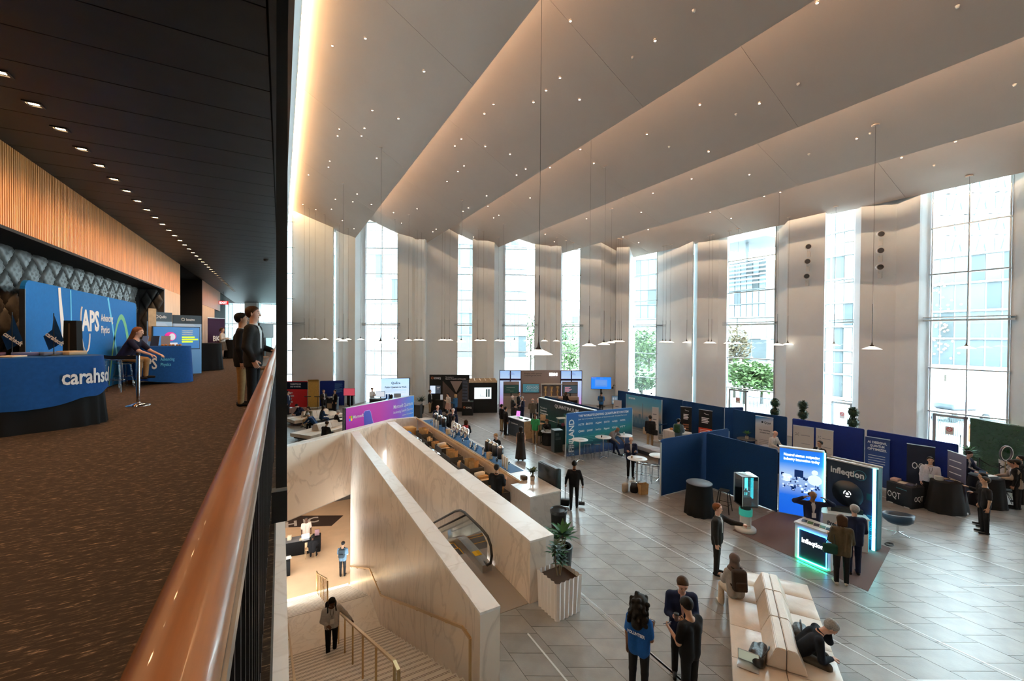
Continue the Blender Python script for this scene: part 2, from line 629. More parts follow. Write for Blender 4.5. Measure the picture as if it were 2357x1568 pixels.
wstrip('far',[Zx(1230,GZ),Zx(1258,36.6),Zx(1266,36.6),Zx(1278,36.1),Zx(1290,35.9),Zx(1293,37.3)])
window(Zx(1293,GZ),Zx(1334,GZ),15.6)
wstrip('far',[Zx(1334,GZ),Zx(1382,36.2),Zx(1417,36.9),Zx(1418,36.2),Zx(1432,35.8),Zx(1447,35.4)])
Xx = x_xy
GX = 28.3
wstrip('right',[Zx(1447,35.4),Xx(1460,GX + .05)])
window(Xx(1460,GX),Xx(1511,GX),14.9)
wstrip('right',[Xx(1511,GX),Xx(1592,27.2)])
window(Xx(1511,GX + .1),Xx(1604,GX + .1),14.9,1)
wstrip('right',[Xx(1596,GX + .1),Xx(1597,27.7),Xx(1604,27.5),Xx(1652,27.75),Xx(1672,28.0),Xx(1675,GX + .1)])
window(Xx(1675,GX),Xx(1783,GX),14.9,1,door=None,label='tall window with green trees and a louvred building outside')
wstrip('right',[Xx(1783,GX + .1),Xx(1810,27.3),Xx(1896,27.3)])
window(Xx(1860,GX),Xx(1966,GX),14.9,2)
wstrip('right',[Xx(1963,GX + .1),Xx(1965,27.7),Xx(1978,27.5),Xx(2060,28.0),Xx(2113,27.6),Xx(2143,GX + .1)])
window(Xx(2143,GX),Xx(2322,GX),14.9,2,label='wide tall window showing a glazed atrium across the street')
V2 = Vector
wstrip('right',[Xx(2322,GX + .1),V2((27.3,4.3)),V2((27.3,2.4))])
window(V2((GX,4.0)),V2((GX,1.6)),14.9)
wstrip('right',[V2((GX + .1,1.7)),V2((27.5,1.5)),V2((28.0,0.3)),V2((27.6,-0.6)),V2((GX + .1,-1.2))])
window(V2((GX,-1.2)),V2((GX,-3.6)),14.9)
wstrip('right',[V2((GX + .1,-3.6)),V2((27.3,-4.6)),V2((27.3,-6.4))])
window(V2((GX,-4.6)),V2((GX,-7.4)),14.9)
wstrip('right',[V2((GX + .1,-7.4)),V2((27.5,-8.0)),V2((GX,-12.2))])
def glazed_door(n,a,b,z1=2.35):
	a,b = Vector(a),Vector(b); d = b - a; L = d.length
	t = thing('door_%d' % n,'glazed double door in a grey frame under the tall window',None,(a.x,a.y,0),math.atan2(d.y,d.x))
	t['kind'] = 'structure'
	df = M('door_aluminium',(0.42,0.44,0.45),0.45,0.5)
	for x in (0,L):
		MB().box(x - 0.06,x + 0.06,-0.12,0.06,0,z1).build('door_jamb',df,t)
	MB().box(-0.06,L + 0.06,-0.12,0.06,z1 - 0.10,z1).build('door_head',df,t)
	MB().box(0.06,L - 0.06,-0.02,0.02,0.10,z1 - 0.12).build('pane',glass,t)
	MB().box(0.06,L - 0.06,-0.04,0.04,0.0,0.16).build('kick_rail',df,t)
	MB().tube([(L - 0.16,-0.12,0.9),(L - 0.16,-0.12,1.5)],0.016).build('door_handle',steel,t)
	s = MB().box(L*0.35,L*0.62,-0.036,-0.03,1.42,1.80).build('notice',M('notice_paper',(0.75,0.75,0.75),0.6),t)
	ring = [(L*0.485 + 0.09*math.cos(2*PI*i/20),-0.042,1.67 + 0.09*math.sin(2*PI*i/20)) for i in range(20)]
	red = M('sign_red',(0.6,0.03,0.03),0.5)
	q = MB().tube(ring,0.012,6,closed=True)
	q.tube([(L*0.485 - 0.06,-0.042,1.73),(L*0.485 + 0.06,-0.042,1.61)],0.010,6)
	q.build('no_smoking_mark',red,s)
	return t
glazed_door(1,Xx(1683,GX - 0.15),Xx(1721,GX - 0.15))
glazed_door(2,Xx(1921,GX - 0.15),Xx(1964,GX - 0.15))
glazed_door(3,Xx(2156,GX - 0.15),Xx(2228,GX - 0.15))
ext = M('pale_paving',(0.55,0.55,0.54),0.9,noise=(0.3,0.06))
m = MB().box(-90,150,-80,190,-0.45,-0.30)
m = MB()
for (xa,xb,ya,yb) in ((29.0,150,-80,190),(-90,29.0,46.5,190),(-90,-7.2,-80,46.5)):
	m.box(xa,xb,ya,yb,-0.30,-0.06)
m.prism([(0,45.0),(29.0,28.6),(29.0,46.5),(0,46.5)],-0.30,-0.07)
struct(m.build('floor_street',ext),'pale paving outside the glass front')
def coped_wall(name,label,poly_axis,x0,x1,y0,y1,z0,z1,joint,along='y',th=0.045):
	t = MB().box(x0,x1,y0,y1,z0,z1 - th).build(name,marble)
	struct(t,label)
	y = y0; i = 0
	while y < y1 - 0.05:
		e = min(y + joint,y1)
		if y1 - e < 0.5:
			e = y1
		MB().box(x0 - 0.004,x1 + 0.004,y + (0.0025 if i else -0.004),e - 0.0025,z1 - th,z1).build('coping_stone',marble_top,t)
		y = e; i += 1
	return t
ZP = 1.42
coped_wall('wall_stair_middle','cream marble wall between the stairs and the escalator',None,2.89,3.26,6.18,20.7,ZL,ZP,1.55)
coped_wall('wall_stair_right','cream marble parapet between the escalator and the coffee bar',None,4.88,5.30,7.83,22.2,-6.2,ZP,1.6)
MB().box(5.30,5.52,7.83,13.2,0,ZP).build('wall_stair_right',marble_top)['kind'] = 'structure'
coped_wall('wall_stair_left','marble parapet below the balcony edge',None,-0.45,0.10,-3,19.0,-6.2,ZP,2.2)
a = Vector((-0.45,wa_y(-0.45))); b = Vector((5.52,wa_y(5.52)))
d = (b - a).normalized(); n = Vector((-d.y,d.x))
t = MB().prism([a,b,b + n*0.33,a + n*0.33],-1.62,ZP - 0.045).build('wall_stair_far',marble)
struct(t,'cream marble parapet across the far end of the stair void')
L = (b - a).length; s = 0
while s < L - 0.05:
	e = min(s + 1.5,L)
	MB().prism([a + d*(s + .0025) - n*0.004,a + d*(e - .0025) - n*0.004,a + d*(e - .0025) + n*0.334,a + d*(s + .0025) + n*0.334],ZP - 0.045,ZP).build('coping_stone',marble_top,t)
	s = e
stair_mat = marble_mat('step_marble',(0.76,0.69,0.61),(0.48,0.40,0.33),1.3,0.35,0.35)
dark_line = M('step_grip_line',(0.25,0.20,0.16),0.7)
stairs = thing('staircase','cream marble staircase going down to the lower level',None,(1.5,6.52,0))
stairs['kind'] = 'structure'
def step(y0,y1,z,x0=0.12,x1=2.885):
	m = MB().box(x0 - 1.5,x1 - 1.5,y0 - 6.52,y1 - 6.52 + 0.02,z - 0.45,z)
	for k in (0.035,0.065):
		m.box(x0 - 1.48,x1 - 1.52,y1 - 6.52 - k - 0.006,y1 - 6.52 - k + 0.006,z,z + 0.0015,1)
	m.build('step',[stair_mat,dark_line],stairs)
N1 = 22; r1 = 3.57/N1; t1 = (13.98 - 6.52)/N1
for i in range(1,N1):
	step(6.52 + (i - 1)*t1,6.52 + i*t1,-i*r1)
MB().box(0.12 - 1.5,1.385,13.98 - t1 - 6.52,15.73 - 6.52,-3.57 - 0.4,-3.57).build('landing',stair_mat,stairs)
N2 = 16; r2 = (6.2 - 3.57)/N2; t2 = (21.4 - 15.73)/N2
for i in range(1,N2):
	step(15.73 + (i - 1)*t2,15.73 + i*t2,-3.57 - i*r2)
MB().box(0.12,2.885,21.36,21.38,ZL + 0.02,ZL + 0.09).build('step_light',M('step_led',(1,.75,.4),.5,emit=4.0,ecol=(1,.68,.36)),None)['kind'] = 'structure'
bpy.data.objects['step_light']['label'] = 'warm light line at the bottom stair'
def stair_z(y):
	if y < 13.98:
		return -(y - 6.52)/t1*r1
	if y < 15.73:
		return -3.57
	return max(ZL,-3.57 - (y - 15.73)/t2*r2)
def at_stair(px,py):
	d = ray(px,py)
	lo,hi = 0.004,0.06
	for _ in range(60):
		mid = (lo + hi)/2
		p = CAM + d*mid
		if p.z > stair_z(p.y):
			lo = mid
		else:
			hi = mid
	return CAM + d*lo
pts = [atx(px,py,2.80) for px,py in ((806,1303),(851,1310),(876,1370),(968,1405),(1064,1444),(1082,1470),(1082,1572))]
hr = thing('handrail','brass wall handrail along the marble wall beside the stairs','handrail',pts[0])
m = MB()
def flatbar(m,pts,w,h):
	"""rectangular section rail along pts"""
	for p,q in zip(pts[:-1],pts[1:]):
		d = (q - p)
		if d.length < 1e-6: continue
		qt = d.to_track_quat('Y','Z')
		T = Matrix.Translation(p) @ qt.to_matrix().to_4x4()
		m.box(-w/2,w/2,-0.01,d.length + 0.01,-h/2,h/2,0,T)
loc = [p - pts[0] for p in pts]
flatbar(m,loc,0.035,0.05)
m.build('rail',brass,hr)
for k in range(12):
	s = k/11*(len(loc) - 3)
	i = int(s); i = min(i,len(loc) - 3); f_ = s - i
	q = loc[i].lerp(loc[i + 1],f_)
	MB().tube([q + Vector((0,0,-0.02)),q + Vector((0.03,0,-0.07)),q + Vector((0.085,0,-0.07))],0.008,6).build('bracket',brass,hr)
posts = [at_stair(640 + x/3.367,1130 + y/3.367) for x,y in ((470,1182),(520,1255),(578,1342),(655,1450))]
xm = sum(p.x for p in posts)/4
cr = thing('stair_railing','free-standing brass railing on the upper flight held by the descending man','railing',(xm,posts[0].y,stair_z(posts[0].y)))
O = Vector(cr.location)
tops = []
y = posts[0].y + 0.25
ys = [posts[0].y - i*(posts[0].y - posts[3].y)/3 for i in range(6)]
for y in ys:
	zb = stair_z(y)
	MB().box(-0.018,0.018,y - O.y - 0.018,y - O.y + 0.018,zb - O.z - 0.1,zb - O.z + 0.92).build('post',brass,cr)
m = MB()
pl = [Vector((0,ys[0] - O.y + 0.3,stair_z(ys[0] + 0.3) - O.z + 0.92))] + [Vector((0,y - O.y,stair_z(y) - O.z + 0.94)) for y in ys]
pl += [Vector((0,ys[-1] - O.y - 0.25,stair_z(ys[-1] - .1) - O.z + 0.93)),Vector((0,ys[-1] - O.y - 0.3,stair_z(ys[-1]) - O.z + 0.1))]
flatbar(m,pl,0.05,0.035)
m.build('rail',brass,cr)
lr = thing('stair_railing','short brass railing with close bars on the lower flight','railing',(1.51,20.2,stair_z(20.2)))
O = Vector(lr.location)
lys = [21.6,20.95,20.2,19.35,18.7,18.06,17.38,16.63]
for y in lys:
	MB().box(-0.018,0.018,y - O.y - 0.018,y - O.y + 0.018,stair_z(y) - O.z - .05,stair_z(y) - O.z + 0.92).build('post',brass,lr)
m = MB()
flatbar(m,[Vector((0,y - O.y,stair_z(y) - O.z + 0.94)) for y in lys] + [Vector((0,16.4 - O.y,stair_z(16.4) - O.z + 0.86)),Vector((0,16.36 - O.y,stair_z(16.4) - O.z + 0.1))],0.05,0.035)
m.build('rail',brass,lr)
wr = thing('handrail','brass handrail along the left side of the stairs','handrail',(0.2,9,stair_z(9)))
m = MB()
flatbar(m,[Vector((0,y - 9,stair_z(y) - stair_z(9) + 0.9)) for y in (7.0,9,11,13.9)],0.035,0.05)
m.build('rail',brass,wr)
for y in (7.5,9.5,11.5,13.5):
	MB().tube([(0,y - 9,stair_z(y) - stair_z(9) + 0.87),(-0.09,y - 9,stair_z(y) - stair_z(9) + 0.83)],0.008,6).build('bracket',brass,wr)
es = thing('escalator','escalator with glass side and black handrail between two marble walls','escalator',(4.1,9.6,0))
def ez(y):        # walking surface, local y
	return 0.0 if y < 1.2 else (-(y - 1.2)**2*0.36 if y < 2.0 else -0.2304 - (y - 2.0)*0.577)
dark_step = M('escalator_step',(0.09,0.085,0.08),0.5,0.5)
for i in range(24):
	y = 0.9 + i*0.4
	z = ez(y + 0.2)
	m = MB().box(-0.45,0.32,y,y + 0.398,z - 0.3,z)
	m.box(-0.45,0.32,y + 0.36,y + 0.398,z,z + 0.002,1)
	m.box(-0.45,-0.42,y,y + 0.398,z,z + 0.002,1)
	m.box(0.29,0.32,y,y + 0.398,z,z + 0.002,1)
	m.build('step',[dark_step,M('step_edge_yellow',(0.55,0.28,0.03),0.5)],es)
def balustrade(x,inner):
	ys = [-0.2,0.2,0.6,1.0,1.3,1.6,2.0,4.0,7.0,10.5]
	m = MB()
	vs = []
	pr = [(y,ez(y) + 0.22) for y in ys]; tp = [(y,ez(y) + 0.93) for y in ys[1:]]
	nn = len(ys)
	for y in ys:
		vs += [(x,y,ez(y) + 0.2),(x,y,ez(y) + (0.93 if y > 0.1 else 0.75))]
	m.add(vs,[(2*i,2*i + 2,2*i + 3,2*i + 1) for i in range(nn - 1)])
	m.build('glass_side',glass_mat('escalator_glass',(0.86,0.92,0.88),0.10),es)
	path = [(x,0.05,0.16),(x,-0.22,0.2),(x,-0.40,0.34),(x,-0.46,0.55),(x,-0.40,0.77),(x,-0.22,0.92)] + [(x,y,ez(y) + 0.97) for y in ys[1:]]
	MB().tube(path,0.036,8).build('handrail_belt',M('black_rubber',(0.012,0.012,0.012),0.35),es)
	m = MB()
	for y0,y1 in zip(ys[:-1],ys[1:]):
		a0,a1 = ez(y0),ez(y1)
		w = 0.13
		vs = [(x - w,y0,a0 - 0.25),(x + w,y0,a0 - 0.25),(x + w,y0,a0 + 0.2),(x - w,y0,a0 + 0.2),
			  (x - w,y1,a1 - 0.25),(x + w,y1,a1 - 0.25),(x + w,y1,a1 + 0.2),(x - w,y1,a1 + 0.2)]
		m.add(vs,[(0,1,5,4),(1,2,6,5),(2,3,7,6),(3,0,4,7)] + ([(3,2,1,0)] if y0 < 0 else []))
	m.build('skirt',steel,es)
balustrade(0.48,-1)
balustrade(-0.58,1)
MB().box(0.38,0.58,0.30,0.55,ez(.3) + 0.201,ez(.3) + 0.206).build('notice',M('notice_yellow',(0.75,0.45,0.02),0.5),es)
MB().box(-0.83,0.76,-1.75,0.9,0.0,0.012).build('comb_plate',M('landing_plate',(0.34,0.29,0.25),0.35,0.4),es)
low_floor = M('tan_stone',(0.60,0.42,0.27),0.35,noise=(1.5,0.06))
m = MB().prism([(-8,21.38),(10,21.38),(10,42),(-8,42)],ZL - 0.2,ZL)
struct(m.build('floor_lower',low_floor),'tan stone floor of the lower level')
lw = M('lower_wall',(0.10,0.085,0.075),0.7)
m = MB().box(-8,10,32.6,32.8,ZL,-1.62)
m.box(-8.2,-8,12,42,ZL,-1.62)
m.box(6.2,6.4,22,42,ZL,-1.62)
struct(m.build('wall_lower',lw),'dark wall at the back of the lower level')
for x in (0.0,1.8):
	MB().box(x,x + 0.05,32.5,32.6,ZL,-1.62).build('wall_panel_joint',black_steel,bpy.data.objects['wall_lower'])
m = MB().prism([(-8,wa_y(-8)),(6.2,wa_y(6.2)),(6.2,42),(-8,42)],-1.64,-1.60)
struct(m.build('ceiling_lower',M('lower_ceiling',(0.5,0.45,0.4),0.8)))
warmL = (1.0,0.52,0.20)
def spot(name,loc,energy,col,size=R(110),blend=0.6,r=0.05,parent=None,rot=None):
	l = bpy.data.lights.new(name,'SPOT')
	l.energy = energy; l.color = col; l.spot_size = size; l.spot_blend = blend; l.shadow_soft_size = r
	o = bpy.data.objects.new(name,l)
	C.objects.link(o)
	o.location = loc
	if rot: o.rotation_euler = rot
	if parent: o.parent = parent
	return o
lamp_disc = M('lamp_glow',(1,.8,.55),.5,emit=25.0,ecol=(1,.72,.42))
lit = MB().cyl((0,0,0.0),(0,0,-0.02),0.08,0.08,12).mesh('recessed_lamp',lamp_disc)
k = 0
for y in (22.8,25.5,28.2,30.8):
	for x in (-4,-1.4,1.2,3.8):
		if y < wa_y(x) + .6: continue
		k += 1
		o = link('recessed_lamp',lit,bpy.data.objects['ceiling_lower'],(x,y,-1.645))
		spot('recessed_spot',(x,y,-1.68),34,warmL,R(130),parent=None)
# ---------------------------------------------------------------- balcony
carpet = bpy.data.materials.new('brown_carpet')
carpet.use_nodes = True
nt = carpet.node_tree
b = nt.nodes['Principled BSDF']; b.inputs['Roughness'].default_value = 0.95; b.inputs['Specular IOR Level'].default_value = 0.1
tc = nt.nodes.new('ShaderNodeTexCoord'); mp = nt.nodes.new('ShaderNodeMapping')
mp.inputs['Scale'].default_value = (14,75,30); mp.inputs['Rotation'].default_value = (0,0,R(-4))
nz = nt.nodes.new('ShaderNodeTexNoise'); nz.inputs['Scale'].default_value = 1.0; nz.inputs['Detail'].default_value = 4; nz.inputs['Roughness'].default_value = 0.7
cr = nt.nodes.new('ShaderNodeValToRGB')
cr.color_ramp.elements[0].position = 0.50; cr.color_ramp.elements[0].color = (0.060,0.044,0.033,1)
cr.color_ramp.elements[1].position = 0.72; cr.color_ramp.elements[1].color = (0.52,0.36,0.22,1)
e = cr.color_ramp.elements.new(0.60); e.color = (0.105,0.075,0.054,1)
nt.links.new(tc.outputs['Object'],mp.inputs[0]); nt.links.new(mp.outputs[0],nz.inputs['Vector'])
nt.links.new(nz.outputs['Fac'],cr.inputs[0]); nt.links.new(cr.outputs[0],b.inputs['Base Color'])
m = MB().box(-7,-0.035,-12,46,ZB - 0.45,ZB)
struct(m.build('floor_balcony',carpet),'dark brown flecked carpet of the balcony')
dark_ceil = M('charcoal_ceiling',(0.032,0.031,0.031),0.5,noise=(3,0.08))
m = MB().box(-7,0.05,-12,46,ZBC + 0.02,ZBC + 0.06)
bc = struct(m.build('ceiling_balcony',M('ceiling_joint',(0.008,0.008,0.008),0.9)),'charcoal plank ceiling over the balcony')
plank = MB().box(-3.6,-0.115,0.008,0.702,ZBC,ZBC + 0.02).mesh('ceiling_plank',dark_ceil)
y = 4.92 - 0.71*14
while y < 44:
	link('ceiling_plank',plank,bc,(0,y,0))
	y += 0.71
MB().box(-0.095,0.055,-12,43,ZBC - 0.02,ZBC + 0.02).build('ceiling_edge_trim',dark_ceil,bc)
MB().box(-0.030,-0.012,-3,43,ZBC - 0.028,ZBC - 0.02).build('ceiling_edge_bead',brass,bc)
MB().box(0.055,0.10,-12,43,ZBC - 0.02,ZBC + 0.06).build('ceiling_edge_trim',M('brown_trim',(0.22,0.15,0.11),0.6),bc)
lamp = MB()
lamp.box(-0.045,0.045,-0.02,0.02,-0.006,0.0)
bl = lamp.mesh('downlight_lens',M('balcony_lamp_glow',(1,.75,.45),.5,emit=45.0,ecol=(1,.66,.34)))
bt = MB(); 
for (x0,x1,y0,y1) in ((-.085,.085,-.075,-.05),(-.085,.085,.05,.075),(-.085,-.06,-.05,.05),(.06,.085,-.05,.05)):
	bt.box(x0,x1,y0,y1,-0.014,0.002)
bt = bt.mesh('downlight_trim',black_steel)
bl_y = []
y = 6.70 - 0.71*8
i = 0
while y < 33:
	bl_y.append(y); y += 0.7085
vis_n = 0
ordn = ['first','second','third','fourth','fifth','sixth','seventh','eighth','ninth','tenth','eleventh','twelfth','thirteenth','fourteenth','fifteenth','sixteenth','seventeenth','eighteenth','nineteenth','twentieth',
		'twenty-first','twenty-second','twenty-third','twenty-fourth','twenty-fifth','twenty-sixth','twenty-seventh','twenty-eighth','twenty-ninth','thirtieth',
		'thirty-first','thirty-second','thirty-third','thirty-fourth','thirty-fifth','thirty-sixth','thirty-seventh','thirty-eighth','thirty-ninth','fortieth','forty-first','forty-second','forty-third','forty-fourth','forty-fifth','forty-sixth','forty-seventh','forty-eighth','forty-ninth','fiftieth']
for i,y in enumerate(bl_y):
	visible = y > 6.5
	if visible:
		vis_n += 1
		t = thing('balcony_downlight','square warm downlight, %s from the near end of the balcony row' % ordn[vis_n - 1],'downlight',(-2.67,y,ZBC),0,'downlights along the balcony ceiling')
		link('lens',bl,t); link('trim',bt,t)
	if i % 2 == 0:
		spot('balcony_spot',(-2.67,y,ZBC - 0.03),85,(1.0,0.58,0.28),R(155),0.9,0.06)
wood = M('slat_timber',(0.70,0.30,0.085),0.45,noise=(6,0.25,(3,3,0.25)))
wood_dark = M('slat_backing',(0.07,0.025,0.010),0.8)
zf0 = 7.60
fas = struct(MB().box(-3.72,-3.63,-4,21.5,zf0,ZBC).build('wall_fascia',wood_dark),'slatted timber fascia above the balcony alcove')
m = MB()
y = 3.0
while y < 21.46:
	m.box(-3.63,-3.595,y,y + 0.034,zf0 - 0.01,ZBC)
	y += 0.060
o = m.build('fascia_slats',wood,fas); o['kind'] = 'stuff'
MB().box(-4.3,-3.595,-4,18.82,zf0 - 0.06,zf0 - 0.01).build('alcove_soffit',M('soffit_black',(0.015,0.013,0.012),0.7),fas)
pad_mat = M('dark_upholstery',(0.055,0.048,0.042),0.42,noise=(4,0.2))
wb = struct(MB().box(-4.40,-4.27,-4,18.85,ZB,zf0).build('wall_balcony',M('pad_seam',(0.01,0.009,0.008),0.8)),'diamond-quilted dark upholstered alcove wall')
DW,DH = 0.62,0.68          # diamond size along the wall and in height
def pad(dw,dh):
	m = MB()
	n = 8
	idx = {}
	vs = []
	for i in range(n + 1):
		for j in range(n + 1):
			s = i/n; t = j/n
			u = (s - t)*0.5*dw*0.985; w = (s + t - 1)*0.5*dh*0.985
			edge = min(s,1 - s,t,1 - t)
			h = 0.065*min(1,edge*5)**0.5
			tuft = abs(math.sin(PI*s*4))*abs(math.sin(PI*t*4))
			h *= 0.62 + 0.38*tuft
			idx[i,j] = len(vs); vs.append((h,u,w))
	fs = []
	for i in range(n):
		for j in range(n):
			fs.append((idx[i,j],idx[i,j + 1],idx[i + 1,j + 1],idx[i + 1,j]))
	m.add(vs,fs,0,True)
	return m
pad_me = pad(DW,DH).mesh('padded_diamond',pad_mat)
k = 0
for r in range(-1,10):
	zc_ = ZB + 0.1 + r*DH/2
	if zc_ > zf0 - 0.1: continue
	for c in range(-2,30):
		yc = 5.2 + c*DW + (DW/2 if r % 2 else 0)
		if yc < 6 or yc > 18.5: continue
		link('padded_diamond',pad_me,wb,(-4.27,yc,zc_))
ret = struct(MB().box(-4.4,-3.6,18.82,18.9,ZB,zf0).build('wall_balcony',pad_mat))
pm = pad(0.32,DH).mesh('padded_diamond',pad_mat)
for r in range(0,9):
	for c in ((0,1) if r % 2 else (0.5,)):
		link('padded_diamond',pm,ret,(-4.09 + c*0.32,18.82,ZB + 0.1 + r*DH/2),-PI/2)
wood_pale = M('pale_timber_panel',(0.60,0.36,0.20),0.5,noise=(5,0.15,(4,4,0.2)))
wood_red = M('red_timber_panel',(0.36,0.14,0.06),0.4,noise=(5,0.2,(4,4,0.2)))
def plank_wall(name,y0,y1,z0,z1,x,mat,pitch,label=None,th=0.03):
	w = struct(MB().box(x - 0.10,x - th,y0,y1,z0,z1).build(name,wood_dark),label)
	y = y0; 
	while y < y1 - 0.02:
		e = min(y + pitch,y1)
		MB().box(x - th,x,y + 0.004,e - 0.004,z0,z1).build('timber_board',mat,w)
		y = e
plank_wall('wall_balcony_jamb',18.9,21.5,ZB,zf0 - 0.01,-3.6,wood_pale,0.43,'pale timber boards at the end of the alcove')
blackw = M('black_wall',(0.012,0.010,0.009),0.6)
m = MB().box(-7,-3.6,26.9,27.0,ZB,ZBC)
m.box(-7.1,-7,21.4,27,ZB,ZBC); m.box(-7,-3.7,21.5,21.6,ZB,ZBC)
struct(m.build('wall_balcony_recess',blackw),'black recess beside the timber panels')
m = MB().box(-5.28,-4.92,26.885,26.9,5.60,6.05)
tag(m.build('wall_notice',M('dim_notice',(0.10,0.085,0.08),0.6)),'small dim notice on the black recess wall','sign')
plank_wall('wall_balcony_end',27.0,34.4,7.55,ZBC,-3.6,wood_red,0.6,'reddish timber boards above the far passage')
plank_wall('wall_balcony_end',27.0,31.6,ZB,7.54,-3.6,wood_pale,0.6,'pale timber boards of the far balcony wall')
struct(MB().box(-4.3,-3.7,31.6,38.5,ZB,ZBC).build('wall_balcony_end',blackw))
struct(MB().box(-7,-4.3,38.5,38.7,ZB,ZBC).build('wall_balcony_end',white_wall))
ends = thing('window_30','window at the far end of the balcony',None,(0,0,0)); ends['kind'] = 'structure'
a = Zx(480,38.2); b2 = Zx(640,37.2)
d = b2 - a
ends.location = (a.x,a.y,0); ends.rotation_euler = (0,0,math.atan2(d.y,d.x))
L = d.length
zs = [ZB,6.95,ZBC]
fr = [0.0,0.30,0.56,0.73,1.0]
for i in range(2):
	for j in (0,1,3):
		MB().box(L*fr[j] + 0.03,L*fr[j + 1] - 0.03,-0.006,0.006,zs[i] + 0.03,zs[i + 1] - 0.03).build('pane',glass,ends)
for x in fr:
	MB().box(L*x - 0.04,L*x + 0.04,-0.06,0.06,ZB,ZBC).build('mullion',alu,ends)
MB().box(L*fr[2],L*fr[3],-0.3,0.3,ZB,ZBC).build('pier',M('pier_plaster',(0.5,0.47,0.45),0.7),ends)
MB().box(0,L,-0.1,0.06,6.90,6.98).build('transom',alu,ends)
hand = M('handrail_timber',(0.34,0.135,0.052),0.33,noise=(3,0.35,(14,0.6,14)),coat=0.15)
rl = thing('balcony_railing','balcony railing with broad varnished timber handrail and black steel bars','railing',(-0.083,0,ZB))
prof = []
for i in range(16):
	a_ = 2*PI*i/16
	cx_,cz_ = math.cos(a_),math.sin(a_)
	prof.append((0.037*math.copysign(abs(cx_)**0.6,cx_),0.024*math.copysign(abs(cz_)**0.8,cz_)))
m = MB()
zr = 5.72 - ZB - 0.024
ysr = [-1.5,43.0]
vs = [(p[0],y,zr + p[1]) for y in ysr for p in prof]
m.add(vs,[(i,(i + 1) % 16,16 + (i + 1) % 16,16 + i) for i in range(16)],0,True)
m.build('handrail',hand,rl)
MB().box(0.024,0.040,-1.5,43,zr - 0.034,zr - 0.012).build('rail_edge',M('rail_edge_steel',(0.35,0.33,0.31),0.35,0.8),rl)
MB().box(-0.02,0.02,-1.5,43,0.06,0.085).build('bottom_rail',black_steel,rl)
MB().box(-0.02,0.02,-1.5,43,zr - 0.06,zr - 0.03).build('top_rail',black_steel,rl)
bar = MB().box(-0.022,0.022,-0.006,0.006,0.085,zr - 0.05).mesh('bar',black_steel)
far_bars = MB()
y = 0.42
n = 0
while y < 42.5:
	if n < 250:
		link('bar',bar,rl,(0,y,0))
	else:
		far_bars.box(-0.022,0.022,y - 0.006,y + 0.006,0.085,zr - 0.05)
	n += 1; y += 0.1135
o = far_bars.build('bars_far',black_steel,rl); o['kind'] = 'stuff'
for y in (1.5,5.0,8.5,12,15.5,19,22.5,26,29.5,33,36.5,40):
	MB().box(-0.025,0.025,y - 0.02,y + 0.02,0,zr - 0.05).build('post',black_steel,rl)
P0 = atzc(648,1160,3.0)
pt = thing('steel_post','slim black steel post outside the balcony railing','post',(P0.x,P0.y,4.60))
MB().box(-0.036,0.034,-0.03,0.03,0.30,ZBC - 4.60 + 0.02).build('shaft',black_steel,pt,None,0)
MB().box(-0.062,0.036,-0.05,0.05,0.06,0.28).build('foot_bracket',black_steel,pt)
q = at(612,597,ZBC)
t = thing('ceiling_speaker','small round black speaker in the plank ceiling above the railing','speaker',(q.x,q.y,ZBC))
MB().lathe([(0.08,0.0),(0.08,-0.05),(0.05,-0.09),(0,-0.09)],16).build('body',black_steel,t)
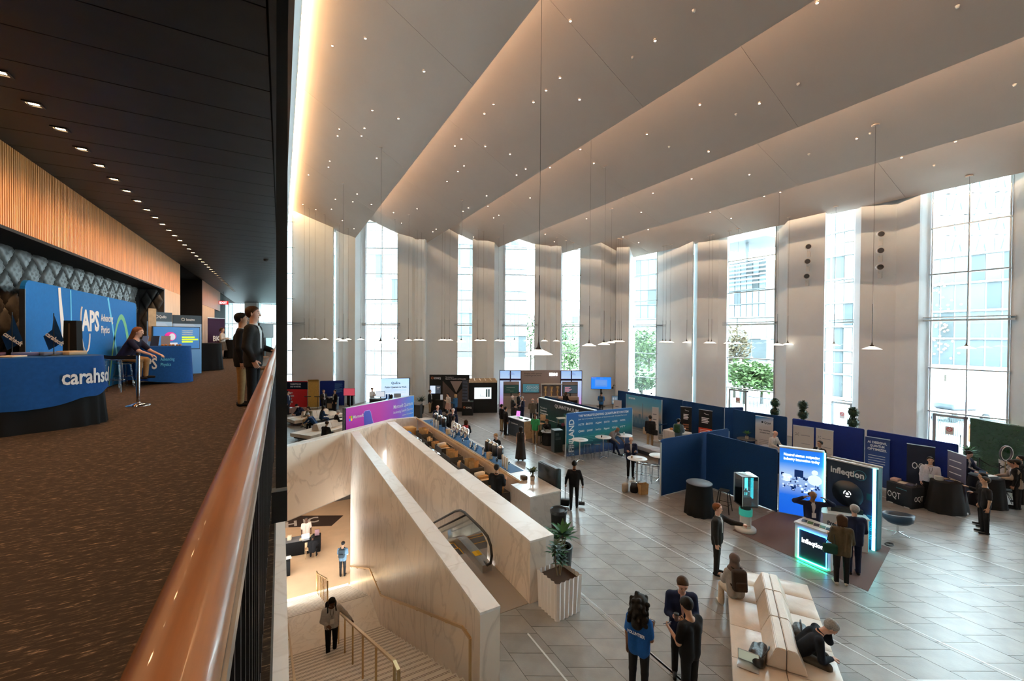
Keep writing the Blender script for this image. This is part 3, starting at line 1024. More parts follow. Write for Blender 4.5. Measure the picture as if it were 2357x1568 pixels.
# ---------------------------------------------------------------- people
def surface_nets(fn,lo,hi,vox):
	"""smooth mesh of the zero level of fn (negative inside) over a box"""
	lo = np.array(lo,float); hi = np.array(hi,float)
	n = np.ceil((hi - lo)/vox).astype(int) + 1
	ax = [lo[i] + vox*np.arange(n[i]) for i in range(3)]
	X,Y,Z = np.meshgrid(*ax,indexing='ij')
	P = np.stack([X,Y,Z],-1).reshape(-1,3)
	D = fn(P).reshape(n)
	S = D < 0
	nx,ny,nz = n
	cnt = np.zeros((nx - 1,ny - 1,nz - 1),int)
	for dx in (0,1):
		for dy in (0,1):
			for dz in (0,1):
				cnt += S[dx:nx - 1 + dx,dy:ny - 1 + dy,dz:nz - 1 + dz]
	act = (cnt > 0) & (cnt < 8)
	ci = np.argwhere(act)
	if len(ci) == 0:
		return np.zeros((0,3)),[]
	idx = -np.ones(act.shape,int)
	idx[act] = np.arange(len(ci))
	acc = np.zeros((len(ci),3)); num = np.zeros(len(ci))
	corners = [(0,0,0),(1,0,0),(0,1,0),(1,1,0),(0,0,1),(1,0,1),(0,1,1),(1,1,1)]
	for a in range(8):
		for b in range(a + 1,8):
			ca,cb = np.array(corners[a]),np.array(corners[b])
			if np.abs(ca - cb).sum() != 1:
				continue
			da = D[ci[:,0] + ca[0],ci[:,1] + ca[1],ci[:,2] + ca[2]]
			db = D[ci[:,0] + cb[0],ci[:,1] + cb[1],ci[:,2] + cb[2]]
			m = (da < 0) != (db < 0)
			t = np.where(m,da/np.where(m,da - db,1),0)
			p = ca + t[:,None]*(cb - ca)
			acc += np.where(m[:,None],p,0); num += m
	V = lo + (ci + acc/num[:,None])*vox
	faces = []
	for axis in range(3):
		o1,o2 = [(1,2),(2,0),(0,1)][axis]
		sl_a = [slice(None)]*3; sl_b = [slice(None)]*3
		sl_a[axis] = slice(0,-1); sl_b[axis] = slice(1,None)
		A = S[tuple(sl_a)]; B = S[tuple(sl_b)]
		e = np.argwhere(A != B)
		ok = (e[:,o1] > 0) & (e[:,o2] > 0) & (e[:,o1] < n[o1] - 1) & (e[:,o2] < n[o2] - 1)
		e = e[ok]
		inside = A[e[:,0],e[:,1],e[:,2]]
		def cell(d1,d2):
			c = e.copy(); c[:,o1] += d1; c[:,o2] += d2
			return idx[c[:,0],c[:,1],c[:,2]]
		q = np.stack([cell(-1,-1),cell(0,-1),cell(0,0),cell(-1,0)],1)
		q[~inside] = q[~inside][:,::-1]
		faces.append(q)
	Fq = np.concatenate(faces)
	Fq = Fq[(Fq >= 0).all(1)]
	return V,Fq
def cone_sdf(P,a,b,ra,rb,sq=None):
	a = np.asarray(a,float); b = np.asarray(b,float)
	ab = b - a
	t = np.clip(((P - a) @ ab)/max(ab @ ab,1e-9),0,1)
	d = P - a - t[:,None]*ab
	if sq is not None:      # squash along direction sq by factor
		ax,k = sq
		ax = np.asarray(ax,float)
		c = d @ ax
		d = d + (k - 1)*c[:,None]*ax
	return np.linalg.norm(d,axis=1) - (ra + (rb - ra)*t)
def smin(ds,k):
	r = ds[0]
	for d in ds[1:]:
		h = np.clip(0.5 + 0.5*(d - r)/k,0,1)
		r = d*(1 - h) + r*h - k*h*(1 - h)
	return r
def mesh_sdf(prims,vox,k=0.03,cut=None):
	"""prims: list of (a, b, ra, rb[, squash]); cut(P)->distance to subtract (positive keeps)"""
	pts = np.array([p[0] for p in prims] + [p[1] for p in prims],float)
	rr = max(max(p[2],p[3]) for p in prims) + 2.5*vox
	lo,hi = pts.min(0) - rr,pts.max(0) + rr
	def fn(P):
		r = None
		for p in prims:
			d = cone_sdf(P,p[0],p[1],p[2],p[3],p[4] if len(p) > 4 else None)
			r = d if r is None else smin([r,d],k)
		if cut is not None:
			r = np.maximum(r,cut(P))
		return r
	return surface_nets(fn,lo,hi,vox)
def hand_mesh(kind):
	"""right hand, wrist at origin, fingers towards +z, palm facing -y, thumb at +x"""
	prims = [((-0.020,0,0.0),(-0.024,0,0.075),0.017,0.016),((0.018,0,0.0),(0.024,0,0.075),0.017,0.016),((0,0,0.0),(0,0,0.08),0.018,0.018)]
	curl = {'relaxed': (0.25,0.45,0.35),'grip': (0.9,1.15,0.8),'point': (1.2,1.4,0.9),'flat': (0.08,0.12,0.1)}[kind]
	for i,(x,L) in enumerate(((0.030,0.072),(0.010,0.080),(-0.011,0.074),(-0.031,0.058))):
		c = curl
		if kind == 'point' and i == 0:
			c = (0.0,0.05,0.05)
		p = np.array((x,0,0.082)); a = 0
		for s,(f_,ang) in enumerate(zip((0.45,0.32,0.23),c)):
			a += ang
			q = p + L*f_*np.array((0.03*(1 - i),-math.sin(a),math.cos(a)))
			prims.append((p,q,0.0095 - 0.001*s,0.0088 - 0.001*s)); p = q
	p = np.array((0.026,-0.004,0.020))
	for d_ in ((0.026,-0.012,0.026),(0.010,-0.016,0.028),(0.002,-0.012,0.022)):
		q = p + np.array(d_)*(0.9 if kind != 'grip' else 0.85); prims.append((p,q,0.0125,0.0105)); p = q
	return mesh_sdf(prims,0.0075,0.006)
HANDS = {k: hand_mesh(k) for k in ('relaxed','grip','point','flat')}
SKIN = {'light': (0.62,0.36,0.25),'tan': (0.46,0.25,0.155),'brown': (0.22,0.105,0.06),'dark': (0.10,0.048,0.03),'pink': (0.68,0.40,0.30)}
HAIRC = {'black': (0.012,0.010,0.009),'brown': (0.055,0.028,0.014),'grey': (0.32,0.31,0.30),'blond': (0.33,0.20,0.09),'white': (0.6,0.58,0.55),'ginger': (0.16,0.055,0.02)}
def skin_m(k): return M('skin_' + k,SKIN[k],0.5)
def hair_m(k): return M('hair_' + k,HAIRC[k],0.6,noise=(60,0.3),spec=0.15)
def cloth(name,col,rough=0.85): return M('cloth_' + name,col,rough,noise=(25,0.10))
def nrm(v):
	v = np.asarray(v,float); return v/np.linalg.norm(v)
def rotx(v,a):
	c,s = math.cos(a),math.sin(a); return np.array((v[0],v[1]*c - v[2]*s,v[1]*s + v[2]*c))
def rotz_(v,a):
	c,s = math.cos(a),math.sin(a); return np.array((v[0]*c - v[1]*s,v[0]*s + v[1]*c,v[2]))
POSES = {
	'stand': dict(),
	'walk': dict(legs=[((0.02,-0.28,-1),(0.0,0.12,-1)),((0.02,0.25,-1),(0,0.42,-1))],arms=[((-.12,0.25,-1),(-.03,0.05,-1)),((.12,-0.2,-1),(.03,-0.45,-1))]),
	'phone': dict(arms=[((-.12,-0.10,-1),(.25,-1,0.28)),((.12,-0.10,-1),(-.25,-1,0.28))],head=0.45,hands=('grip','grip')),
	'phone1': dict(arms=[((-.12,-0.10,-1),(.25,-1,0.35)),((.14,0.05,-1),(.04,-0.1,-1))],head=0.4,hands=('grip','relaxed')),
	'talk': dict(arms=[((-.18,-0.10,-1),(.1,-1,0.35)),((.18,-0.05,-1),(-.1,-1,0.15))],hands=('flat','relaxed')),
	'crossed': dict(arms=[((-.22,-0.25,-1),(.9,-0.5,0.15)),((.22,-0.25,-1),(-.9,-0.55,0.25))]),
	'pockets': dict(arms=[((-.32,0.15,-1),(.28,-0.25,-1)),((.32,0.15,-1),(-.28,-0.25,-1))]),
	'point': dict(arms=[((-.12,0.0,-1),(-.03,-0.15,-1)),((.25,-1,-0.42),(0.05,-1,0.06))],hands=('relaxed','point')),
	'desk': dict(arms=[((-.15,-0.45,-1),(.1,-1,-0.2)),((.15,-0.45,-1),(-.1,-1,-0.2))],head=0.3,lean=0.15),
	'sit': dict(sit=True,arms=[((-.15,-0.35,-1),(.2,-1,-0.05)),((.15,-0.35,-1),(-.2,-1,-0.05))],head=0.35,lean=0.18),
	'sit_bent': dict(sit=True,lean=0.65,head=0.5,arms=[((-.2,-0.5,-1),(.3,-0.8,-0.5)),((.2,-0.7,-0.9),(-.2,-0.6,-0.3))]),
	'sit_face': dict(sit=True,lean=0.65,head=0.45,arms=[((-.15,-0.1,-1),(.6,-0.55,-0.1)),((.15,-0.75,-0.75),(-.18,0.1,1))],hands=('relaxed','flat')),
	'glasses': dict(arms=[((-1,-0.35,0.25),(.75,-0.25,0.55)),((1,-0.35,0.25),(-.75,-0.25,0.55))],head=0.3),
	'lean': dict(lean=0.35,arms=[((-.15,-0.7,-0.8),(.2,-0.9,-0.4)),((.15,-0.7,-0.8),(-.2,-0.9,-0.4))],head=0.1),
	'sweep': dict(arms=[((-.35,-0.05,-1),(-.15,-0.2,-1)),((.35,-0.05,-1),(.15,-0.2,-1))],hands=('grip','grip'),legs=[((0.02,-0.22,-1),(0.0,0.08,-1)),((0.02,0.2,-1),(0,0.35,-1))],head=0.2),
	'rail': dict(arms=[((-.2,0.05,-1),(.45,-0.75,-0.1)),((.62,0.0,-0.85),(.55,-0.35,-0.65))],hands=('relaxed','grip'),legs=[((0.03,-0.42,-1),(0.0,0.10,-1)),((0.02,0.12,-1),(0,0.25,-1))],head=0.55),
}
def person(label,loc,face,h=1.75,pose='stand',skin='light',hair=('short','brown'),top=('shirt','white',(0.7,0.7,0.7)),legs=('trousers','black',(0.012,0.012,0.014)),
		   shoes=(0.01,0.01,0.01),vox=0.02,fem=False,seat=None,yaw=0.0,group=None,over=None,lanyard=None,wide=1.0,collar=None,head=None,shirtV=None):
	"""face: world direction (angle in radians) the person looks to; loc: ground point (or point below the seat)"""
	ps = dict(POSES[pose])
	if over: ps.update(over)
	s = h/1.75
	sit = ps.get('sit',False)
	hipz = (seat + 0.10*s) if sit else 0.90*s
	sh = (0.165 if fem else 0.19)*s*wide
	hipw = (0.095 if fem else 0.088)*s
	lean = ps.get('lean',0.0)
	hip = np.array((0,0.0,hipz))
	up = rotx((0,0,1),lean)             # lean moves towards -y
	up = np.array((0,-math.sin(lean),math.cos(lean)))
	fw = np.array((0,-math.cos(lean),-math.sin(lean)))
	xx = np.array((1.0,0,0))
	waist = hip + up*0.18*s
	chest = hip + up*0.38*s
	neck = hip + up*0.56*s
	shz = hip + up*0.475*s
	hp = lean*0.6 + (ps.get('head',0.0) if head is None else head)
	hup = np.array((0,-math.sin(hp),math.cos(hp))); hfw = np.array((0,-math.cos(hp),-math.sin(hp)))
	hfw = rotz_(hfw,yaw); hside = np.cross(hfw,hup)
	hc = neck + hup*0.165*s
	la = ps.get('legs',[((-0.0 + 0.02,-0.02,-1),(0,0.03,-1)),((0.02,0.02,-1),(0,0.03,-1))])
	if sit and 'legs' not in ps:
		la = [((0.12,-1,-0.12),(0.02,0.05,-1)),((0.12,-1,-0.12),(0.02,0.05,-1))]
	J = {}
	for sd,(th,shn),nm in ((-1,la[0],'r'),(1,la[1],'l')):
		hj = hip + xx*sd*hipw
		kn = hj + nrm((th[0]*sd,th[1],th[2]))*0.42*s
		an = kn + nrm((shn[0]*sd,shn[1],shn[2]))*0.40*s
		J[nm] = [hj,kn,an]
	if not sit:
		dz = min(J['r'][2][2],J['l'][2][2]) - 0.075*s
	else:
		dz = 0.0
		for nm in 'rl':     # feet on the floor
			kn = J[nm][1]; an = J[nm][2]
			if an[2] < 0.075*s:
				d = an - kn; drop = kn[2] - 0.075*s
				J[nm][2] = kn + np.array((d[0],d[1] - 0.02 - max(0,0.40*s - drop)*0.9,0))*1.0 + np.array((0,0,-drop))
	shift = np.array((0,0,-dz))
	hip,waist,chest,neck,shz,hc = [p + shift for p in (hip,waist,chest,neck,shz,hc)]
	for nm in 'rl': J[nm] = [p + shift for p in J[nm]]
	aa = ps.get('arms',[((-.14,0.04,-1),(-.02,-0.16,-1)),((.14,0.04,-1),(.02,-0.16,-1))])
	A = {}
	for sd,(ua,fa),nm in ((-1,aa[0],'r'),(1,aa[1],'l')):
		sj = shz + xx*sd*sh
		def tl(v):      # arm directions follow half of the lean
			v = nrm(v); return v
		el = sj + tl(ua)*0.29*s
		wr = el + tl(fa)*0.25*s
		A[nm] = [sj,el,wr]
	# ---- body (continuous skin)
	topk = top[0]
	g = -0.008*s
	B = []
	for sd in (-1,1):
		B.append((hip + xx*sd*0.07*s,chest + xx*sd*0.085*s*wide,0.098*s,0.098*s))
	for sd in (-1,1):
		B.append((neck - up*0.055*s,shz + xx*sd*sh*0.80,0.058*s,0.052*s))
	B.append((neck - up*0.06*s,hc - hup*0.03*s,0.055*s,0.05*s))
	for nm in 'rl':
		a,e,w = A[nm]
		B += [(a,e,0.046*s,0.038*s),(e,w,0.037*s,0.026*s)]
		hj,k,an = J[nm]
		B += [(hj,k,0.078*s,0.052*s),(k,an,0.05*s,0.034*s)]
	B += [(hc + hup*0.035*s - hfw*0.018*s,hc + hup*0.03*s + hfw*0.012*s,0.085*s,0.082*s),
		  (hc - hup*0.005*s + hfw*0.03*s,hc - hup*0.075*s + hfw*0.045*s,0.066*s,0.040*s)]
	V,Fq = mesh_sdf(B,vox,0.03*s)
	fine = []
	vf = min(vox,0.012)
	B2 = [(hc + hup*0.012*s + hfw*0.088*s,hc - hup*0.022*s + hfw*0.106*s,0.009*s,0.014*s)]
	for sd in (-1,1):
		B2.append((hc + hup*0.02*s + hside*sd*0.083*s,hc - hup*0.02*s + hside*sd*0.08*s,0.013*s,0.010*s))
	Vn,Fn = mesh_sdf(B2,0.009,0.006)
	verts = [V,Vn]; faces = [Fq,Fn + len(V)]
	nv = len(V) + len(Vn)
	hk = ps.get('hands',('relaxed','relaxed'))
	for nm,kind,sd in (('r',hk[0],-1),('l',hk[1],1)):
		a,e,w = A[nm]
		d = nrm(w - e)
		side = np.array((sd,0,0.0)) if kind in ('relaxed',) and abs(d[2]) > 0.6 else np.array((0,0,1.0))
		if abs(d[2]) > 0.6:
			pn = np.array((-sd,0,0.0))
		else:
			pn = np.array((0,0,-1.0)) if kind != 'grip' else np.array((-sd*0.6,0,0.8))
		yv = -(pn - d*(pn @ d)); yv = nrm(yv)
		xv = np.cross(yv,d)
		HV,HF = HANDS[kind]
		flip = 1.0
		fwd = np.array((0,-1,0.6))
		if xv @ fwd < 0: flip = -1.0
		HVw = w - d*0.008 + s*((HV[:,:1]*flip)*xv + HV[:,1:2]*yv + HV[:,2:3]*d)
		HFw = HF if flip > 0 else HF[:,::-1]
		verts.append(HVw); faces.append(HFw + nv); nv += len(HV)
	rz = face + PI/2          # local -y -> face direction
	t = thing('person',label,'person',loc,rz,group)
	def bake(nm,V,Fq,mat,parent=t):
		me = bpy.data.meshes.new(nm)
		me.from_pydata(np.asarray(V).tolist(),[],np.asarray(Fq).tolist())
		me.materials.append(mat)
		me.polygons.foreach_set('use_smooth',[True]*len(me.polygons))
		return link(nm,me,parent)
	body = bake('body',np.concatenate(verts),np.concatenate(faces),skin_m(skin))
	edk = M('eye_dark',(0.03,0.02,0.015),0.4)
	for sd in (-1,1):
		MB().ball(hc + hup*0.018*s + hfw*0.088*s + hside*sd*0.032*s,0.0105*s,8,6).build('eye',edk,body)
		if vox < 0.019:
			e0 = hc + hup*0.040*s + hfw*0.092*s + hside*sd*0.016*s
			e1 = hc + hup*0.040*s + hfw*0.080*s + hside*sd*0.050*s
			MB().tube([e0,e1],0.0055*s,5).build('eyebrow',edk,body)
	MB().tube([hc - hup*0.058*s + hfw*0.083*s + hside*-0.022*s,hc - hup*0.056*s + hfw*0.091*s,hc - hup*0.058*s + hfw*0.083*s + hside*0.022*s],0.006*s,5).build('mouth',M('lip_' + skin,tuple(c*0.6 for c in SKIN[skin]),0.5),body)
	# ---- garments
	gv = max(vox,0.018)
	def torso(infl,hem,flare=0.0):
		T = []
		lo = hip - up*hem
		for sd in (-1,1):
			T.append((hip + xx*sd*0.072*s,chest + xx*sd*0.092*s*wide,(0.105 + infl)*s,(0.108 + infl)*s))
			if hem > 0 and not sit:
				T.append((lo + xx*sd*(0.075 + flare)*s,hip + xx*sd*0.075*s,(0.095 + infl)*s,(0.10 + infl)*s))
		for sd in (-1,1):
			T.append((neck - up*0.075*s,shz + xx*sd*sh*0.86,(0.060 + infl)*s,(0.054 + infl)*s))
		return T
	infl = {'suit': 0.014,'jacket': 0.018,'shirt': 0.008,'tee': 0.008,'sweater': 0.014,'dress': 0.008,'vest': 0.008}[topk]
	hem = {'suit': 0.10,'jacket': 0.10,'shirt': 0.02,'tee': 0.06,'sweater': 0.05,'dress': 0.0,'vest': 0.0}[topk]
	T = torso(infl,hem,0.01 if topk in ('suit','jacket') else 0)
	longs = topk in ('suit','jacket','shirt','sweater')
	for nm in 'rl':
		a,e,w = A[nm]
		if longs:
			ww = e + (w - e)*0.93
			T += [(a,e,(0.060 + infl)*s,(0.048 + infl)*s),(e,ww,(0.046 + infl)*s,(0.034 + infl*0.7)*s)]
		elif topk in ('tee','dress'):
			T += [(a,a + (e - a)*0.75,(0.060 + infl)*s,(0.056 + infl)*s)]
	if topk in ('suit','jacket','sweater'):
		T.append((neck - up*0.075*s - fw*0.01,neck - up*0.035*s - fw*0.02*s,0.075*s,0.062*s))
	lower_cut = hip - up*(hem + 0.10*s)
	cutf = None
	if not sit:
		cz = (hip[2] - hem*1.0 - 0.055*s)
		if topk in ('vest','dress','shirt'): cz = hip[2] - 0.03*s
		cutf = lambda P: np.where(np.abs(P[:,0]) < sh + 0.02,cz - P[:,2],-1.0)
	V,Fq = mesh_sdf(T,gv,0.028*s,cutf)
	nmtop = {'suit': 'jacket','jacket': 'jacket','shirt': 'shirt','tee': 't_shirt','sweater': 'sweater','dress': 'top','vest': 'vest'}[topk]
	bake(nmtop,V,Fq,cloth(top[1],top[2]))
	if topk in ('suit','jacket') and shirtV is not False:
		col = shirtV or (0.62,0.62,0.62)
		r = (0.108 + infl)*s
		vs = []
		for zz,wd_ in ((0.535,0.035),(0.45,0.045),(0.32,0.028),(0.16,0.008)):
			c0 = hip + up*zz*s + fw*(0.094 + infl if zz < 0.5 else 0.055 + infl)*s
			vs += [c0 - xx*wd_*s,c0 + fw*0.018*s,c0 + xx*wd_*s]
		m = MB().add([tuple(v) for v in vs],[(3*i,3*i + 1,3*i + 4,3*i + 3) for i in range(3)] + [(3*i + 1,3*i + 2,3*i + 5,3*i + 4) for i in range(3)],0,True)
		m.add([tuple(v - fw*0.02) for v in vs],[(3*i,3*i + 3,3*i + 4,3*i + 1) for i in range(3)] + [(3*i + 1,3*i + 4,3*i + 5,3*i + 2) for i in range(3)],0,True)
		m.build('shirt_front',cloth('shirt_%02d%02d%02d' % tuple(int(c*99) for c in col),col),t)
	if collar or topk in ('suit','jacket','shirt'):
		cc = collar or ((0.62,0.62,0.62) if topk != 'shirt' else top[2])
		pr = [(0.064,-0.012),(0.066,0.0),(0.060,0.022),(0.055,0.022),(0.058,-0.012)]
		Q = Vector(up).to_track_quat('Z','Y').to_matrix().to_4x4()
		cm = MB().lathe([(a*s,b*s) for a,b in pr],12,mat=Matrix.Translation(Vector(neck - up*0.012*s)) @ Q)
		cm.build('collar',cloth('collar_%02d%02d%02d' % tuple(int(c*99) for c in cc),cc),t)
	# ---- legs
	lk = legs[0]
	Lm = cloth(legs[1],legs[2])
	if lk in ('trousers','wide','shorts'):
		T = []
		for sd,nm in ((-1,'r'),(1,'l')):
			hj,k,an = J[nm]
			w2 = 0.062 if lk == 'trousers' else 0.085
			T += [(hj + up*0.02,k,0.092*s,0.066*s),(k,an - np.array((0,0,0.0)),0.064*s,(0.052 if lk == 'trousers' else 0.075)*s)]
			T.append((hip + xx*sd*0.055*s,hip + up*0.09*s + xx*sd*0.055*s,0.104*s,0.100*s))
		fl = 0.03
		V,Fq = mesh_sdf(T,gv,0.022*s,lambda P: fl - P[:,2])
		bake('trousers',V,Fq,Lm)
	else:
		hemz = {'skirt': 0.48,'long_skirt': 0.10}[lk]*s
		m = MB()
		prof = [(0.30*s if lk == 'skirt' else 0.27*s,hemz),(0.24*s,hemz + 0.45*(hip[2] + 0.12 - hemz)),(0.205*s,hip[2]),(0.18*s,hip[2] + 0.08*s)]
		n = 28
		vs = []
		for j,(r,z) in enumerate(prof):
			for i in range(n):
				a = 2*PI*i/n
				rr = r*(1 + (0.07 if j == 0 else 0.04 if j == 1 else 0)*math.sin(a*7))
				vs.append((rr*math.cos(a),rr*0.78*math.sin(a),z))
		fs = []
		for j in range(3):
			for i in range(n):
				fs.append((j*n + i,j*n + (i + 1) % n,(j + 1)*n + (i + 1) % n,(j + 1)*n + i))
		m.add(vs,fs,0,True)
		m.build('skirt',Lm,t)
	# ---- shoes
	sm = M('shoe_%02d%02d%02d' % tuple(int(c*99) for c in shoes),shoes,0.5)
	for nm in 'rl':
		hj,k,an = J[nm]
		d = an - k
		toe = np.array((0.0,-1.0,0.0)) + np.array((0.18*(-1 if nm == 'r' else 1),0,0))
		toe = nrm(toe)
		heel = np.array((an[0],an[1],max(an[2] - 0.035*s,0.036*s)))
		tip = heel + toe*0.17*s
		tip[2] = max(tip[2] - 0.005,0.03*s)
		V,Fq = mesh_sdf([(heel - toe*0.035*s,tip,0.038*s,0.030*s),(heel,an + np.array((0,0,0.02)),0.042*s,0.040*s)],0.014,0.015)
		bake('shoe',V,Fq,sm)
	# ---- hair
	hk_,hcol = hair
	if hk_ != 'bald':
		Hh = []
		cut = None
		C0 = hc + hup*0.04*s - hfw*0.012*s
		r0 = 0.097*s
		if hk_ in ('short','bun','long','pony','bob'):
			Hh.append((C0 - hfw*0.015*s,C0 + hfw*0.012*s + hup*0.004*s,r0,r0*0.97))
			if hk_ == 'short':
				Hh.append((C0 - hfw*0.03*s,C0 - hfw*0.035*s - hup*0.05*s,0.075*s,0.055*s))
			if hk_ == 'long':
				L = 0.42*s
				for sd in (-1,0,1):
					Hh.append((C0 - hfw*0.03*s + hside*sd*0.055*s,neck - up*(L - 0.12*s) - fw*0.105*s + xx*sd*0.06*s,0.06*s,0.035*s))
			if hk_ == 'bob':
				for sd in (-1,0,1):
					Hh.append((C0 - hfw*0.035*s + hside*sd*0.06*s,hc - hup*0.12*s - hfw*0.045*s + hside*sd*0.06*s,0.06*s,0.045*s))
			if hk_ == 'pony':
				Hh.append((C0 - hfw*0.1*s,hc - hup*0.10*s - hfw*0.15*s,0.035*s,0.022*s))
			if hk_ == 'bun':
				Hh.append((C0 - hfw*0.07*s + hup*0.07*s,C0 - hfw*0.09*s + hup*0.085*s,0.045*s,0.04*s))
		elif hk_ == 'fringe':       # bald crown, hair at the sides
			Hh.append((C0 - hfw*0.045*s - hup*0.035*s - hside*0.06*s,C0 - hfw*0.045*s - hup*0.035*s + hside*0.06*s,0.055*s,0.055*s))
		elif hk_ == 'curly':
			rnd = random.Random(5)
			Hh.append((C0 + hup*0.01*s,C0 - hfw*0.02,0.115*s,0.115*s))
			Hh.append((C0 - hfw*0.05*s,neck - up*0.10*s - fw*0.10*s,0.12*s,0.10*s))
			for i in range(70):
				a = rnd.uniform(0.30*PI,1.70*PI); zz = rnd.uniform(-0.34,0.12)*s
				rr = (0.12 + 0.035*rnd.random())*s if zz < 0.04*s else 0.085*s
				p = hc + hup*(0.03*s + zz) + (hfw*math.cos(a) + hside*math.sin(a))*rr - hfw*0.045*s
				Hh.append((p,p + hup*0.01,0.036*s,0.034*s))
		elif hk_ == 'hijab':
			Hh.append((C0,C0 - hfw*0.02*s,0.112*s,0.112*s))
			Hh.append((hc - hup*0.05*s,neck - up*0.05*s,0.10*s,0.13*s))
			Hh.append((neck - up*0.03*s - xx*0.09*s,neck - up*0.03*s + xx*0.09*s,0.085*s,0.085*s))
		if hk_ == 'hijab':
			fc = hc + hfw*0.10*s - hup*0.01*s
			cut = lambda P: 0.072*s - np.linalg.norm((P - fc)*np.array((1,1,1)),axis=1)
		elif hk_ == 'fringe':
			cut = lambda P: ((P - (hc + hup*0.045*s)) @ hup)
		else:
			nn = nrm(hfw*0.85 - hup*0.62)
			fc = hc + hfw*0.052*s + hup*0.055*s
			fc2 = hc - hfw*0.012*s
			cut = lambda P: np.minimum((P - fc) @ nn,(P - fc2) @ hfw)
		V,Fq = mesh_sdf(Hh,0.013 if vox < 0.016 else 0.017,0.02*s,cut)
		nm = 'headscarf' if hk_ == 'hijab' else 'hair'
		hm = cloth('scarf_taupe',(0.13,0.09,0.075)) if hk_ == 'hijab' else hair_m(hcol)
		bake(nm,V,Fq,hm)
	if lanyard:
		q = [neck - up*0.01*s + fw*0.02*s - xx*0.06*s,hip + up*0.42*s + fw*(0.118 + infl)*s - xx*0.035*s,hip + up*0.26*s + fw*(0.122 + infl)*s,
			 hip + up*0.42*s + fw*(0.118 + infl)*s + xx*0.035*s,neck - up*0.01*s + fw*0.02*s + xx*0.06*s]
		ly = MB().tube(q,0.006,5).build('lanyard',cloth('lanyard_%02d%02d%02d' % tuple(int(c*99) for c in lanyard),lanyard),t)
		c0 = hip + up*0.20*s + fw*(0.128 + infl)*s
		T4 = Matrix.Translation(Vector(c0)) @ Matrix.Rotation(-lean,4,'X')
		MB().box(-0.05,0.05,-0.004,0.004,-0.065,0.065,mat=T4).build('badge',M('badge_card',(0.7,0.7,0.68),0.5),ly)
	t['_a'] = 0
	del t['_a']
	info = dict(A=A,J=J,hip=hip,chest=chest,neck=neck,hc=hc,up=up,fw=fw,s=s,rz=rz,loc=Vector(loc))
	PEOPLE.append((t,info))
	return t,info
PEOPLE = []
def to_world(t,info,p):
	p = Vector(p)
	return Vector(info['loc']) + Matrix.Rotation(info['rz'],3,'Z') @ p
def backpack(t,info,name,label,col,w=0.30,h=0.44,d=0.15):
	"""a pack hanging on the wearer's back"""
	s = info['s']
	c = np.array(info['chest']) - info['fw']*(0.115 + d/2 + 0.02)*s
	base = to_world(t,info,c - info['up']*h*0.55)
	lean = math.atan2(-info['up'][1],info['up'][2])
	b = thing(name,label,'backpack',base,info['rz'])
	T = Matrix.Rotation(lean,4,'X')
	mt = cloth('pack_%02d%02d%02d' % tuple(int(x*99) for x in col),col)
	MB().rbox(-w/2,w/2,-d/2,d/2,0,h,0.06,3,mat=T).build('bag_body',mt,b)
	MB().rbox(-w*0.38,w*0.38,d/2 - 0.01,d/2 + 0.05,0.03,h*0.5,0.03,2,mat=T).build('front_pocket',mt,b)
	for sd in (-1,1):
		MB().tube([T @ Vector((sd*w*0.27,-d/2,h*0.97)),T @ Vector((sd*w*0.33,-d/2 - 0.12,h*1.0)),T @ Vector((sd*w*0.36,-d/2 - 0.23,h*0.75)),T @ Vector((sd*w*0.45,-d/2 - 0.18,h*0.42)),T @ Vector((sd*w*0.45,-d/2,h*0.2))],0.018,6).build('strap',mt,b)
	return b
# ---------------------------------------------------------------- hall furniture and booths
G = lambda px,py: at(px,py,0.0)
DN = Vector((math.sin(TH),math.cos(TH)))
white = M('white_print',(0.85,0.85,0.86),0.5)
ink = M('dark_print',(0.02,0.03,0.05),0.5)
white_lam = M('white_laminate',(0.78,0.77,0.75),0.35)
blue_fab = M('blue_fabric',(0.003,0.029,0.105),0.85,noise=(30,0.12))
royal_fab = M('royal_fabric',(0.006,0.020,0.16),0.8,noise=(30,0.12))
black_cloth = M('black_tablecloth',(0.010,0.010,0.011),0.85)
acrylic = glass_mat('clear_acrylic',(0.90,0.93,0.95),0.22,0.03)
grey_lam = M('grey_laminate',(0.30,0.30,0.31),0.4)
paper = M('paper',(0.72,0.70,0.66),0.7)
wood_light = M('birch_ply',(0.55,0.38,0.22),0.5,noise=(6,0.15))
kraft = M('kraft_paper',(0.42,0.25,0.11),0.8,noise=(8,0.15))
def fabric_panel(label,a,b,h=2.18,mat=None,name='fabric_partition',feet=True,rnd=0.10,th=0.05,group=None,cat='partition',edge=None):
	t,L = face_panel(name,label,cat,a,b,group)
	r = rnd
	pts = [(-L/2,0.03),(L/2,0.03)]
	for cx,sgn in ((L/2 - r,1),(-L/2 + r,-1)):
		for i in range(6):
			a_ = (i/5)*PI/2
			if sgn > 0:
				pts.append((cx + r*math.cos(a_),h - r + r*math.sin(a_)))
			else:
				pts.append((cx - r*math.sin(a_),h - r + r*math.cos(a_)))
	m = MB()
	n = len(pts)
	vs = [(p[0],-th/2,p[1]) for p in pts] + [(p[0],th/2,p[1]) for p in pts]
	m.add(vs,[tuple(range(n)),tuple(range(2*n - 1,n - 1,-1))] + [(i,n + i,n + (i + 1) % n,(i + 1) % n) for i in range(n)])
	m.build('fabric',mat or blue_fab,t)
	for s in (-1,1):
		MB().box(s*L/2 - 0.012,s*L/2 + 0.012,-th/2 - 0.003,th/2 + 0.003,0,h - r).build('edge_profile',edge or alu,t)
		if feet:
			MB().rbox(s*(L/2 - 0.12) - 0.03,s*(L/2 - 0.12) + 0.03,-0.32,0.32,0,0.02,0.008,1).build('foot',alu,t)
	return t,L
